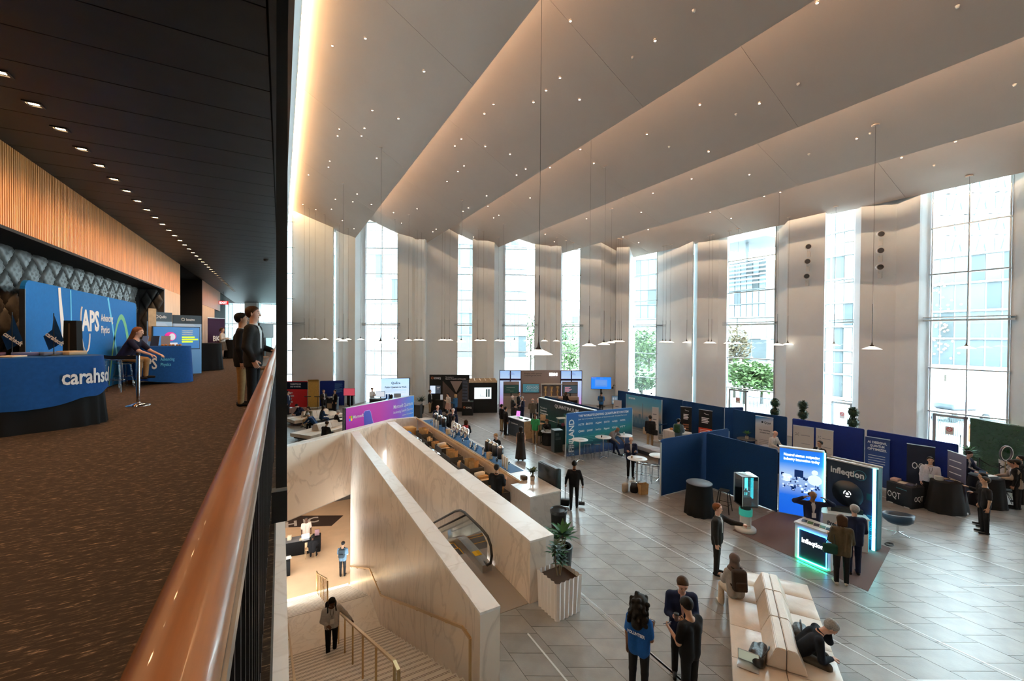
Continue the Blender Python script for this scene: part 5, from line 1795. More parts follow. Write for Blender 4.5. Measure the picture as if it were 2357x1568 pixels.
MB().box(L/2 - .0,L/2 + .035,-.06,-.02,.06,2.28).build('light_strip',cyan,t)
a2 = at(1903,1056,2.32); b2_ = G(2018,1271)
t,L = face_panel('booth_backdrop','dark blue company wall with glowing white name and round emblem','backdrop',(a2.x,a2.y,0),(b2_.x,b2_.y,0))
LW = t
nav = ramp_mat('navy_print',[(0,(0.004,0.022,0.055)),(.4,(0.002,0.014,0.075)),(1,(0.006,0.018,0.035))],'Z',0,2.3)
MB().box(-L/2,L/2,0,.03,.02,2.32).build('front_panel',nav,t)
MB().box(-L/2,L/2,.30,.33,.02,2.32).build('rear_panel',M('frame_grey',(.5,.5,.5),.5),t)
MB().box(L/2 - .03,L/2,.0,.33,.02,2.32).build('side_panel',M('teal_panel',(.01,.10,.12),.5),t)
MB().box(-L/2,-L/2 + .03,.0,.33,.02,2.32).build('side_panel',M('teal_panel',(.01,.10,.12),.5),t)
for y0,y1 in ((-.005,.04),(.29,.335)):
	MB().box(-L/2 - .005,L/2 + .005,y0,y1,2.32,2.36).build('cap',white_lam,t)
MB().box(-L*.05,0,.03,.30,2.28,2.32).build('brace',white_lam,t)
MB().box(L/2 - .10,L/2 - .04,-.03,0,.02,2.32).build('light_strip',cyan,t)
MB().box(L/2 - .11,L/2 - .10,-.02,0,.02,2.32).build('light_strip',blue_l,t)
text('Infleqtion',t,-L*.42,1.96,.25,white,-.006,L*.66,.03)
MB().tube([(L*.17 + .14*math.cos(q*PI/12),-.006,2.04 + .14*math.sin(q*PI/12)) for q in range(24)],.006,5,closed=True).build('printed_ring',M('ring_teal',(.05,.25,.3),.5),t)
MB().lathe([(.0,.0),(.38,0),(.38,.012),(0,.02)],40,mat=Matrix.Translation((-.08,-.001,1.42)) @ Matrix.Rotation(PI/2,4,'X')).build('round_emblem',M('emblem_black',(.004,.010,.02),.35),t)
for q in range(3):
	a_ = q*2*PI/3
	MB().tube([(-.08 + .085*math.cos(a_ + s*.25),-.025,1.42 + .085*math.sin(a_ + s*.25)) for s in range(6)],.010,5).build('emblem_mark',M('lit_white',(1,1,1),.4,emit=1.6),t)
MB().ball((-.08,-.024,1.42),.035,10,6,sc=(1,.2,1)).build('emblem_mark',M('lit_white',(1,1,1),.4,emit=1.6),t)
MB().box(L*.30,L*.40,-.008,0,1.40,1.58).build('printed_tile',M('tile_teal',(.01,.09,.12),.5),t)
MB().tube([(L/2 + .003,.165 + .06*math.cos(q*PI/10),1.55 + .14*math.sin(q*PI/10)) for q in range(20)],.004,5,closed=True).build('printed_ring',M('ring_teal',(.05,.25,.3),.5),t)
for q in range(14):
	MB().box(L*.38 + rnd.uniform(-.1,.05),L*.38 + .05 + rnd.uniform(0,.08),-.008,0,.3 + q*.05,.32 + q*.05).build('printed_line',M('ring_teal',(.05,.25,.3),.5),t)
p0,p1 = at(1894,1180,.95),at(2000,1196,.95)
t,L = counter('booth_desk','white desk with a glowing cyan end in front of the company wall',(p0.x,p0.y,0),(p1.x,p1.y,0),.55,.95,white_lam,white_lam)
MB().box(L/2 + .001,L/2 + .01,.02,.53,.03,.90).build('light_panel',M('cyan_panel',(.1,.8,.85),.4,emit=1.4,ecol=(.05,.75,.85)),t)
text('Precision Clocks',t,-L*.40,.62,.17,ink,-.004,L*.8,.02)
cup('small cup on the white booth desk',on_counter(t,-L*.3,.25,.95),(.5,.45,.4))
o = MB().box(-.45,.35,-.10,.10,0,.12).build('black_case',M('case_black',(.01,.012,.015),.4),None,on_counter(t,L*.12,.36,.95),t.rotation_euler.z)
tag(o,'long black instrument case on the white booth desk','case')
a,b = G(1829,1282),G(1912,1317)
t,L = counter('booth_counter','white booth counter with glowing dark blue name panel',a,b,.52,.98,white_lam,white_lam)
MB().box(-L/2 + .07,L/2 - .07,-.012,0,.05,.84).build('name_panel',nav,t)
for x,mt in ((-L/2 + .085,cyan),(L/2 - .10,blue_l)):
	MB().box(x,x + .02,-.03,-.012,.05,.84).build('light_strip',mt,t)
MB().box(-L/2 + .08,L/2 - .08,-.03,-.012,.03,.05).build('light_strip',green_l,t)
MB().box(-L/2 + .08,L/2 - .08,-.03,-.012,.83,.845).build('light_strip',blue_l,t)
text('Infleqtion',t,-L*.30,.50,.17,M('lit_white',(1,1,1),.4,emit=1.6),-.016,L*.60,.03)
MB().tube([(L*.17 + .075*math.cos(q*PI/12),-.018,.56 + .075*math.sin(q*PI/12)) for q in range(24)],.004,5,closed=True).build('printed_ring',M('ring_teal',(.05,.25,.3),.5),t)
for q in range(5):
	o = MB().box(-.06,.06,-.09,.09,0,.012).build('leaflet',M('leaflet_%d' % (q % 2),((.02,.025,.05),(.05,.12,.04))[q % 2],.4),None,on_counter(t,-L*.36 + q*L*.17,.25,.98),t.rotation_euler.z + .3)
	tag(o,'dark leaflet on the glowing booth counter, %s from its left end' % ordn[q],'leaflet','leaflets on the booth counter')
cp = [G(1686,1221),G(1842,1290),G(1930,1352),G(2000,1352),G(2052,1262),G(1900,1190),G(1790,1176)]
cp = [G(1686,1221),G(1998,1362),G(2050,1262),G(1795,1172)]
tag(MB().prism([(p.x,p.y) for p in cp],0.0008,.006).build('booth_carpet',M('maroon_booth_carpet',(0.125,0.085,0.08),0.9)),'reddish brown carpet under the glowing company booth','carpet')
p = G(1720,1226)
t = thing('display_pedestal','round pedestal with a tall glass case holding a lab instrument','display case',(p.x + .1,p.y + .12,0),-.5)
MB().lathe([(.0,0),(.30,0),(.30,.08),(.28,.10),(0,.10)],28).build('base',white_lam,t)
MB().lathe([(.16,.10),(.16,.48)],24).build('column',white_lam,t)
MB().lathe([(.185,.48),(.19,.50),(.19,.66),(.185,.68),(0,.68)],24).build('collar',M('teal_collar',(.05,.5,.42),.5,emit=.15),t)
MB().lathe([(.15,.68),(.15,.80)],20).build('neck',M('case_black',(.01,.012,.015),.4),t)
MB().box(-.24,.24,-.24,.24,.80,.84).build('case_floor',M('case_black',(.01,.012,.015),.4),t)
for sx in (-1,1):
	MB().box(sx*.24 - .004,sx*.24 + .004,-.24,.24,.84,1.72).build('glass_side',acrylic,t)
	MB().box(-.24,.24,sx*.24 - .004,sx*.24 + .004,.84,1.72).build('glass_side',acrylic,t)
MB().box(-.245,.245,-.245,.245,1.72,1.74).build('lid',acrylic,t)
for sx in (-1,1):
	for sy in (-1,1):
		MB().box(sx*.24 - .007,sx*.24 + .007,sy*.24 - .007,sy*.24 + .007,.84,1.73).build('corner_edge',M('edge_white',(.7,.85,.9),.3),t)
MB().box(-.12,.12,-.10,.10,.84,1.06).build('instrument_block',M('case_black',(.01,.012,.015),.4),t)
for x in (-.06,0,.06):
	MB().cyl((x,0,1.06),(x,0,1.22),.018).build('instrument_rod',chrome,t)
MB().lathe([(.0,1.22),(.12,1.22),(.12,1.235),(.03,1.25),(.02,1.33),(.0,1.33)],16).build('instrument_head',chrome,t)
MB().box(.10,.19,.225,.232,.90,1.70).build('light_strip',M('case_light',(.1,.8,.85),.4,emit=3.0,ecol=(.05,.75,.85)),t)
p = G(1790,1185)
t = thing('steel_stand','thin steel stand squeezed between blue partition and lightbox','stand',(p.x + .25,p.y + .1,0))
for x in (0,.12):
	MB().cyl((x,0,0),(x,0,1.3),.015).build('upright',chrome,t)
for z in (.3,.8,1.25):
	MB().cyl((0,0,z),(.12,0,z),.012).build('rung',chrome,t)
# ---- OQT table and its neighbours
a,b = at(2040,1106,.76),at(2100,1124,.76)
t,L = face_panel('clothed_table','black clothed table with white OQT letters','table',(a.x,a.y,0),(b.x,b.y,0))
MB().rbox(-L/2,L/2,0,.62,.0,.76,.015,1).build('tablecloth',M('oqt_black',(.012,.015,.022),.8),t)
text('OQT',t,-L*.45,.22,.32,white,-.006,L*.5,0.0)
MB().tube([(-L*.1,-.006,.62),(L*.3,-.006,.60)],.012,5).build('printed_line',M('ring_teal',(.05,.25,.3),.5),t)
for x in (-L/2 + .15,L/2 - .15):
	MB().box(x - .08,x + .08,-.03,.03,0,.03).build('foot',alu,t)
me = text_mesh('OQT',.26,.42,0)
me.transform(Matrix.Translation((L/2 + .006,.1,.25)) @ Matrix.Rotation(PI/2,4,'Z') @ Matrix.Rotation(PI/2,4,'X'))
me.materials.append(white); link('lettering',me,t)
OQ = t
for q,(lx,lab) in enumerate(((-.45,'stack of pale booklets at the left end of the black OQT table'),(-.1,'open booklet in the middle of the black OQT table'),(.25,'small dark leaflets on the black OQT table'),(.5,'glass jar at the right end of the black OQT table'))):
	P_ = on_counter(OQ,lx*L*.8,.3,.76)
	if q == 3:
		o = thing('glass_jar',lab,'jar',P_)
		MB().lathe([(.0,0),(.05,0),(.06,.03),(.05,.09),(.055,.10)],14).build('jar_body',acrylic,o)
	else:
		o = MB().rbox(-.11,.11,-.15,.15,0,(.09,.015,.02)[q],.004,1).build('booklet',M('booklet_%d' % q,((.5,.3,.25),(.65,.6,.5),(.05,.05,.09))[q],.6),None,P_,OQ.rotation_euler.z + .2)
		tag(o,lab,'booklet')
p = G(2172,1180)
t = thing('clothed_cocktail_table','tall oval table in black cloth with stacked plates beside the OQT table','table',(p.x + .35,p.y + .02,0),-.3)
MB().lathe([(0,1.02),(.46,1.02),(.48,1.035),(.46,1.05),(0,1.05)],32,sx=1.1,sy=.8).build('table_top',black_cloth,t)
drape(t,.47,0.0,1.03,black_cloth,flare=1.32,sx=1.1,sy=.8)
TQ = t
o = thing('plate_stack','stack of white paper plates on the tall black clothed table','plates',Vector(TQ.location) + Vector((-.18,.16,1.05)))
for k in range(6):
	MB().lathe([(0,k*.022),(.10,k*.022),(.125,k*.022 + .016),(.12,k*.022 + .02),(0,k*.022 + .006)],20).build('plate',paper,o)
for q,(dx,dy,lab) in enumerate(((.0,-.05,'dark blue leaflets on the tall black clothed table'),(.18,.1,'cream leaflets in the middle of the tall black clothed table'),(.32,-.08,'cream leaflets at the right edge of the tall black clothed table'))):
	o = MB().box(-.10,.10,-.07,.07,0,.014).build('leaflet',M('leaf_%d' % q,((.04,.06,.16),(.55,.42,.28),(.6,.5,.38))[q],.6),None,Vector(TQ.location) + Vector((dx,dy,1.05)),-.5 + q*.2)
	tag(o,lab,'leaflet')
p = G(2066,1230)
t = thing('lounge_chair','navy tub lounge chair on a chrome swivel base','chair',(p.x,p.y,0),R(150))
tub = M('navy_leather',(.012,.035,.07),.4)
vs = []; n = 24
for j,(r,z) in enumerate(((.05,.36),(.26,.37),(.35,.46),(.38,.62),(.34,.63),(.30,.50),(.22,.44),(.03,.43))):
	for i in range(n):
		a_ = 2*PI*i/n
		hi = 1.0 + (0.22*max(0,math.sin(a_)) if 3 <= j <= 4 else 0) - (0.18*max(0,-math.sin(a_)) if 3 <= j <= 4 else 0)
		vs.append((r*1.05*math.cos(a_),r*math.sin(a_),.36 + (z - .36)*hi))
MB().add(vs,[(j*n + i,j*n + (i + 1) % n,(j + 1)*n + (i + 1) % n,(j + 1)*n + i) for j in range(7) for i in range(n)],0,True).build('tub_seat',tub,t)
MB().cyl((0,0,.06),(0,0,.36),.03).build('column',chrome,t)
for k in range(4):
	a_ = k*PI/2 + .4
	MB().tube([(0,0,.08),(.3*math.cos(a_),.3*math.sin(a_),.015)],[.022,.012],6).build('base_arm',chrome,t)
p = G(2042,1257)
t = thing('floor_cable','coil of dark cable on the floor behind the company wall end','cable',(p.x + .1,p.y,0))
MB().tube([(.12*math.cos(i*.5) + .003*i,.09*math.sin(i*.5),.012) for i in range(30)],.009,6).build('coil',black_steel,t)
p = at(2270,1097,1.04)
t = thing('clothed_cocktail_table','round high table in black cloth at the right edge with leaflets','table',(p.x,p.y,0))
RT_ = t
MB().lathe([(0,1.02),(.44,1.02),(.45,1.035),(.44,1.05),(0,1.05)],32).build('table_top',black_cloth,t)
drape(t,.44,0.0,1.03,black_cloth,flare=1.2)
for q,(dx,dy,lab) in enumerate(((-.2,.05,'upright blue card on the right-edge round table'),(.12,.1,'spread pale leaflets on the right-edge round table'))):
	if q == 0:
		o = thing('card_holder',lab,'card',Vector(RT_.location) + Vector((dx,dy,1.05)),R(-60))
		MB().box(-.09,.09,-.003,.003,0,.22).build('card',M('card_blue',(.1,.2,.35),.5),o)
		MB().box(-.1,.1,-.04,.04,0,.012).build('foot',acrylic,o)
	else:
		o = MB().box(-.22,.22,-.10,.10,0,.012).build('leaflet',paper,None,Vector(RT_.location) + Vector((dx,dy - .15,1.05)),-.4)
		tag(o,lab,'leaflet')
p = G(2298,1160)
t = thing('banquet_chair','black banquet chair with a steel back rail at the right-edge round table','chair',(p.x + .5,p.y - .1,0),R(110))
MB().rbox(-.22,.22,-.22,.22,.42,.47,.02,2).build('seat',black_cloth,t)
MB().rbox(-.21,.21,.18,.22,.55,.95,.02,2).build('backrest',black_cloth,t)
MB().tube([(-.22,.2,0),(-.22,.2,.93),(-.16,.2,.98),(.16,.2,.98),(.22,.2,.93),(.22,.2,0)],.012,6).build('back_frame',steel,t)
for sx in (-1,1):
	MB().tube([(sx*.21,-.2,.44),(sx*.21,-.22,0)],.012,6).build('leg',steel,t)
leaf_g = M('leaf_green',(.025,.10,.03),.5,noise=(8,.3)); leaf_d = M('leaf_dark',(.012,.045,.018),.45,noise=(8,.3)); soil = M('potting_soil',(.05,.03,.02),.95)
def leaf(m,p,d,L,w,droop=.5,mi=0):
	p = Vector(p); d = Vector(d).normalized()
	side = d.cross(Vector((0,0,1)))
	if side.length < .05: side = Vector((1,0,0))
	side.normalize()
	pts = []
	q = p.copy(); dd = d.copy()
	prof = (.35,1.0,.8,.05)
	for k in range(4):
		pts.append((q.copy(),w*prof[k]/2))
		q = q + dd*L/3
		dd = (dd + Vector((0,0,-droop/3))).normalized()
	vs = []
	for q,hw in pts:
		vs += [q - side*hw,q + Vector((0,0,-hw*.25)),q + side*hw]
	fs = []
	for k in range(3):
		fs += [(3*k,3*k + 1,3*k + 4,3*k + 3),(3*k + 1,3*k + 2,3*k + 5,3*k + 4)]
	m.add(vs,fs,mi,True)
def rosette(c,n,L,w,up=.9,droop=.6,seed=1):
	r_ = random.Random(seed); m = MB()
	for i in range(n):
		a = i*2.4; e = up*(1 - .75*i/n) + .1*r_.random()
		leaf(m,c,(math.cos(a)*math.cos(e),math.sin(a)*math.cos(e),math.sin(e)),L*(.75 + .4*r_.random()),w,droop)
	return m
def potted(label,p,potm,pot_prof,h,crowns,lm,name='potted_plant'):
	t = thing(name,label,'plant',p)
	MB().lathe(pot_prof,20,smooth=False).build('pot',potm,t)
	zt = max(z for r,z in pot_prof)
	MB().lathe([(0,zt - .04),(pot_prof[-1][0]*.9,zt - .04)],16).build('soil',soil,t)
	for k,(x,y,z,n,L,w) in enumerate(crowns):
		MB().tube([(x*.3,y*.3,zt - .05),(x*.8,y*.8,(zt + z)/2),(x,y,z)],[.018,.014,.012],6).build('stem',M('stem_brown',(.16,.11,.06),.8),t)
		rosette((x,y,z),n,L,w,seed=k + 3).build('foliage',lm,t)
	return t
p = G(2228,1102)
wpot = M('white_planter',(.62,.60,.58),.5)
potted('bushy palm in a white tapered planter beside the right-edge round table',p,wpot,[(.17,0),(.25,.78),(.22,.78),(.2,.70)],1.5,[(0,0,1.15,22,.42,.07),(.12,.05,.95,16,.38,.07),(-.12,-.05,1.0,16,.38,.07)],leaf_g)
p = G(2330,1100)
potted('bushy palm in a white planter behind the ring light',(p.x - .3,p.y + .1,0),wpot,[(.17,0),(.25,.78),(.22,.78),(.2,.70)],1.5,[(0,0,1.3,22,.45,.07),(.12,.05,1.05,16,.4,.07),(-.14,-.05,1.1,16,.4,.07)],leaf_g)
p = at(2316,1046,1.75)
t = thing('ring_light','large ring light on a stand at the right edge','ring light',(p.x,p.y,0),-TH + .15)
MB().tube([(.27*math.cos(q*PI/16),0,1.78 + .27*math.sin(q*PI/16)) for q in range(32)],.035,8,closed=True).build('ring',M('ring_dark',(.07,.06,.08),.4),t)
MB().tube([(.27*math.cos(q*PI/16),-.028,1.78 + .27*math.sin(q*PI/16)) for q in range(32)],.014,6,closed=True).build('diffuser',white,t)
MB().cyl((0,.02,.3),(0,.02,1.52),.014).build('pole',M('stand_gold',(.4,.3,.15),.4,.7),t)
for k in range(3):
	a_ = k*2*PI/3
	MB().tube([(0,.02,.45),(.32*math.cos(a_),.32*math.sin(a_),.01)],.01,6).build('leg',black_steel,t)
pa = Vector((26.6,4.55)); 
t = thing('hedge_screen','artificial green hedge wall at the right edge','hedge',(27.0,4.25,0),R(60))
MB().box(-.1,2.4,-.12,.12,0,2.35).build('backing',leaf_d,t)
m = MB(); r_ = random.Random(4)
for i in range(1500):
	x = r_.uniform(-.12,2.4); z = r_.uniform(0.02,2.38)
	s_ = r_.choice((-1,1))
	leaf(m,(x,s_*.12,z),(r_.uniform(-.7,.7),s_*1,r_.uniform(-.4,.6)),.07,.035,.4)
for i in range(160):
	z = r_.uniform(0,2.38); leaf(m,(-.1,r_.uniform(-.12,.12),z),(-1,r_.uniform(-.5,.5),r_.uniform(-.3,.5)),.07,.035,.4)
o = m.build('hedge_leaves',leaf_g,t); o['kind'] = 'stuff'
for k,(px,py,lab) in enumerate(((2245,1112,'black velvet rope post left of the suited man'),(2306,1118,'black velvet rope post below the ring light'))):
	p = G(px,py)
	t = thing('rope_post',lab,'post',(p.x + .5 - .9*k,p.y,0))
	MB().lathe([(.15,0),(.15,.015),(.02,.05),(.02,.95),(.03,.97),(0,1.0)],14).build('post_body',black_steel,t)
	MB().tube([(0,0,.92),(.2,-.25,.70),(.45,-.5,.62),(.7,-.75,.9)],.022,6).build('rope',black_steel,t)
for px,py,lab in ((1783,962,'two-ball topiary behind the partition, leftmost of three'),(1848,968,'two-ball topiary behind the royal partition, middle of three'),(1963,988,'two-ball topiary behind the royal partition, rightmost of three')):
	q = at(px,py,2.1)
	k = 1.12
	t = thing('topiary',lab,'plant',(q.x*k,q.y*k,0),0,'topiaries by the glass doors')
	MB().lathe([(.2,0),(.26,.5),(.22,.5),(.2,.45)],16).build('pot',wpot,t)
	MB().cyl((0,0,.45),(0,0,2.5),.025).build('stem',M('stem_brown',(.16,.11,.06),.8),t)
	r_ = random.Random(px)
	for z,r in ((1.95,.26),(2.45,.24),(1.4,.28)):
		m = MB().ball((0,0,z),r*.85,12,8)
		for i in range(260):
			u = Vector((r_.gauss(0,1),r_.gauss(0,1),r_.gauss(0,1))).normalized()
			leaf(m,Vector((0,0,z)) + u*r*.8,u + Vector((r_.uniform(-.5,.5),r_.uniform(-.5,.5),r_.uniform(-.5,.5))),.09,.045,.3)
		m.build('leaf_ball',leaf_d,t)
p = at(1719,1010,.9)
t = round_table('dark round table with a small plant before the third blue partition',(p.x,p.y,0),.45,.9,M('dark_top',(.05,.055,.06),.4))
potted('small leafy plant in a square pot on the dark round table',(p.x,p.y,.9),M('tan_pot',(.4,.33,.25),.6),[(.07,0),(.08,.13),(.065,.13),(.06,.1)],.4,[(0,0,.22,9,.26,.10),(.05,.03,.26,6,.22,.09)],leaf_g)
a = at(1745,1022,1.0); b = at(1795,1038,1.0)
t,L = face_panel('clothed_table','dark table with a glass where the bald man stands','table',(a.x - .2,a.y,0),(b.x - .2,b.y,0))
MB().rbox(-L/2,L/2,0,.6,0,.95,.015,1).build('tablecloth',M('dark_blue_cloth',(.008,.018,.06),.8),t)
MB().box(-L/2 - .02,L/2 + .02,-.02,.62,.95,.97).build('table_top',M('grey_top',(.3,.34,.4),.35),t)
o = thing('drinking_glass','drinking glass on the dark table beside the bald man','glass',on_counter(t,-.1,.3,.97))
MB().lathe([(.03,0),(.04,.13),(.036,.13),(.028,.01)],14).build('glass_body',acrylic,o)
# ---------------------------------------------------------------- far booths
SR = Vector((math.cos(TH),-math.sin(TH),0))       # along the far glass front
a,b = G(640,938),G(708,938)
t,L = fabric_panel('red and navy history panel at the far left booth',a,b,2.16,M('red_fabric',(.62,.03,.035),.7),name='printed_backdrop',cat='backdrop')
MB().box(-L/2,L/2,-.032,-.026,1.50,2.10).build('printed_band',M('navy_print_flat',(.006,.014,.04),.7),t)
text('WASHINGTON WAS',t,-L*.08,1.86,.17,white,-.036,L*.36,.03)
text('BUILT ON HISTORY.',t,-L*.08,1.66,.17,white,-.036,L*.36,.03)
for k,s in enumerate(('GET','TECH','IT','THIS')):
	text(s,t,-L*.12,1.12 - k*.24,.2,white,-.032,L*(.12,.16,.10,.12)[k],.03)
a,b = G(709,939),G(734,938)
t,L = face_panel('timber_banner','tall bent plywood banner between the red and blue panels','banner',a,b)
m = MB(); vs = []
prof = [(0,.05),(0,2.05),(-.03,2.15),(-.12,2.25),(-.28,2.33)]
for x in (-L/2,L/2):
	for th_ in (0,.03):
		vs += [(x,y + th_,z) for y,z in prof]
n = 5
fs = []
for i in range(n - 1):
	fs += [(i,2*n + i,2*n + i + 1,i + 1),(n + i,n + i + 1,3*n + i + 1,3*n + i),(i,i + 1,n + i + 1,n + i),(2*n + i,3*n + i,3*n + i + 1,2*n + i + 1)]
m.add(vs,fs,0,False)
m.build('board',M('gold_ply',(.50,.27,.06),.6,noise=(12,.2)),t)
MB().box(-L/2,L/2,-.2,.2,0,.05).build('foot',alu,t)
a,b = G(736,936),G(793,934)
t,L = fabric_panel('blue history panel with faint text right of the plywood banner',a,b,2.14,royal_fab,name='printed_backdrop',cat='backdrop')
lines(t,[(L*.1,1.9 - q*.085,L*(.3,.32,.28,.31,.2)[q % 5],.025) for q in range(10)],M('dim_blue_print',(.10,.25,.42),.6),-.032)
for k,(px,lab) in enumerate(((712,'slim black music-stand lamp before the plywood banner'),(735,'slim black music-stand lamp before the blue history panel'))):
	p = G(px - 4,942)
	t = thing('floor_lamp',lab,'lamp',p,-TH)
	MB().cyl((0,0,.02),(0,0,1.0),.014).build('pole',black_steel,t)
	MB().rbox(-.25,.25,-.06,.06,.98,1.03,.01,1).build('head',black_steel,t)
	MB().lathe([(.16,0),(.16,.02),(0,.03)],14).build('base',black_steel,t)
a,b = G(741,944),G(770,945)
t,L = counter('booth_desk','dark desk where two men talk before the blue history panel',a,b,.6,1.0,M('desk_dark',(.02,.025,.035),.5),M('desk_top_dark',(.05,.05,.055),.35))
MB().box(-L*.1,L*.3,-.01,0,.15,.55).build('shelf_opening',M('shelf_tan',(.3,.22,.15),.6),t)
a_ = on_counter(t,L*.2,.3,1.0)
tag(MB().box(-.2,.2,-.12,.12,0,.02).build('papers',paper,None,a_,t.rotation_euler.z),'white papers on the dark history booth desk','papers')
def tv_stand(label,p,rz,w,h,zc_,scr,n_legs=True,name='screen_on_stand',extra=None):
	t = thing(name,label,'screen',p,rz)
	cs_ = MB().box(-w/2,w/2,-.03,.03,zc_ - h/2,zc_ + h/2).build('casing',black_steel,t)
	MB().box(-w/2 + .02,w/2 - .02,-.036,-.03,zc_ - h/2 + .03,zc_ + h/2 - .02).build('screen',scr,cs_)
	MB().box(-.06,.06,.03,.07,.03,zc_ + h*.1).build('pole',black_steel,t)
	MB().box(-.35,.35,-.25,.25,0,.03).build('base',black_steel,t)
	return t
tv_stand('red screen on a black stand beside the history panels',G(804,938),-TH,.95,.62,1.28,M('screen_red',(.35,.03,.05),.3,emit=.5,ecol=(.6,.08,.12)))
p = G(794,935)
tag(MB().rbox(-.25,.25,-.2,.2,0,1.0,.12,3).build('dark_chair_cover',black_cloth,None,(p.x + .45,p.y + .2,0),-TH),'rounded dark seat beside the red screen','seat')
a,b = at(792,940,2.2),at(951,910,2.2)
pur = ramp_mat('purple_print',[(0,(.36,.02,.30)),(.45,(.42,.03,.30)),(.7,(.22,.05,.38)),(1,(.01,.20,.52))],'X',-2.8,2.8,emit=.25)
t,L = face_panel('lightbox_banner','long purple and pink lightbox banner behind the far parapet','banner',(a.x,a.y,0),(b.x,b.y,0))
MB().box(-L/2,L/2,-.06,.12,.06,2.2).build('box_frame',alu,t)
MB().box(-L/2 + .04,L/2 - .02,-.07,-.06,.08,2.18).build('print',pur,t)
MB().box(-L/2,-L/2 + .06,-.075,.12,.06,2.2).build('end_profile',M('navy_profile',(.005,.01,.03),.5),t)
for s_ in (-1,1):
	MB().box(s_*L*.4 - .04,s_*L*.4 + .04,-.3,.35,0,.06).build('foot',alu,t)
y = -.074
for i,c in enumerate(((.8,.08,.02),(.2,.5,.02),(.0,.3,.8),(.9,.5,.0))):
	x = -L/2 + .26 + (i % 2)*.11; z = 1.62 - (i // 2)*.14
	MB().box(x,x + .10,y - .002,y,z,z + .125).build('logo_square',M('logo_%d' % i,c,.5,emit=.2),t)
text('Microsoft',t,-L/2 + .52,1.57,.24,white,y,.72,.01)
text('Microsoft Quantum',t,L/2 - .12,1.62,.32,white,y,1.72,.01,'RIGHT')
text('Accelerating Scientific Discovery',t,L/2 - .12,1.32,.22,white,y,1.75,0,'RIGHT')
text('quantum.microsoft.com',t,L/2 - .12,1.08,.14,white,y,.95,0,'RIGHT')
vs = []; n = 26
for i in range(n):
	f_ = i/(n - 1)
	x = -L*.27 + f_*L*.47
	z0 = 1.72*math.exp(-((f_ - .1)/.16)**2) + .55 + .42*f_**3 - .1
	z1 = max(.1,.55 - 1.6*f_*(1 - f_))*.9
	vs += [(x,y,min(1.85,z0 + .12)),(x + .1,y,z1)]
MB().add(vs,[(2*i,2*i + 1,2*i + 3,2*i + 2) for i in range(n - 1)]).build('printed_ribbon',ramp_mat('ribbon_print',[(0,(.05,.07,.40)),(1,(.12,.14,.52))],'X',-1.5,1.0,emit=.2),t)
MB().tube([(vs[2*i][0],y,vs[2*i][2]) for i in range(n)],.018,5).build('printed_ribbon_edge',M('ribbon_edge',(.45,.35,.75),.5,emit=.2),t)
a,b = at(879,872,2.35),at(945,874,2.35)
ql = ramp_mat('pale_blue_print',[(0,(.02,.10,.60)),(.25,(.20,.40,.80)),(.45,(.55,.68,.85)),(1,(.42,.66,.90))],'Z',.05,2.35,emit=.75)
a = G(877,940); b = G(944,938)
t,L = face_panel('lightbox','pale blue lightbox wall with dark company name behind the purple banner','lightbox',a,b)
MB().box(-L/2,L/2,-.05,.15,.0,2.45).build('box_frame',M('navy_profile',(.005,.01,.03),.5),t)
MB().box(-L/2 + .02,L/2 - .08,-.06,-.05,.03,2.43).build('picture',ql,t)
text('QuEra',t,0,1.98,.26,ink,-.064,.72,.02,'CENTER')
text('Putting Quantum to Work',t,0,1.66,.20,ink,-.064,L*.74,.03,'CENTER')
lines(t,[(-L*.38,1.50 - q*.10,L*.74,.012) for q in range(3)],M('blue_grey_print',(.2,.35,.55),.6),-.063)
for k in range(2):
	MB().box(-L*.34 + k*L*.09,-L*.28 + k*L*.09,-.064,-.06,.75,1.15).build('printed_icon',M('icon_blue',(.02,.10,.4),.5),t)
MB().box(-L*.06,L*.18,-.064,-.06,.85,1.2).build('printed_frame',M('icon_pale',(.5,.6,.8),.5),t)
a,b = G(850,948),G(880,949)
t,L = counter('booth_desk','dark desk with a monitor before the pale blue lightbox',a,b,.6,1.02,M('desk_dark',(.02,.025,.035),.5),M('desk_top_dark',(.05,.05,.055),.35))
o = thing('monitor','wide monitor behind the man with crossed arms','monitor',on_counter(t,.15,.45,1.02),t.rotation_euler.z)
MB().box(-.38,.38,-.02,.02,.10,.55).build('casing',black_steel,o)
MB().box(-.36,.36,-.026,-.02,.12,.53).build('screen',M('screen_pale',(.55,.6,.68),.3,emit=.7),o)
MB().box(-.03,.03,.0,.04,0,.2).build('neck',black_steel,o)
MB().box(-.12,.12,-.1,.1,0,.015).build('foot',black_steel,o)
round_table('round grey table beside the monitor desk before the pale lightbox',G(884,953),.38,.95,grey_lam)
a,b = G(988,948),G(1080,948)
t,L = face_panel('booth_backdrop','tall black booth wall with white name and printed triangles','backdrop',a,b)
IW_ = t
MB().box(-L/2,L/2,0,.15,0,2.92).build('panel',M('booth_black',(.010,.011,.012),.5),t)
def hexa(parent,x,z,r,y,mat):
	MB().tube([(x + r*math.cos(PI/6 + k*PI/3),y,z + r*math.sin(PI/6 + k*PI/3)) for k in range(6)],r*.22,5,closed=True).build('printed_hexagon',mat,parent)
orange = M('orange_print',(.62,.16,.05),.5)
hexa(t,-L*.43,2.66,.09,-.006,orange)
text('IONQ',t,-L*.38,2.57,.22,white,-.006,L*.16,.02)
text('The Leader in',t,-L*.10,2.70,.10,white,-.006,L*.2,.02)
text('Quantum Computing and Networking',t,-L*.10,2.56,.11,white,-.006,L*.52,.03)
tri = M('taupe_print',(.20,.155,.14),.5); tri2 = M('taupe_dark_print',(.10,.075,.07),.5)
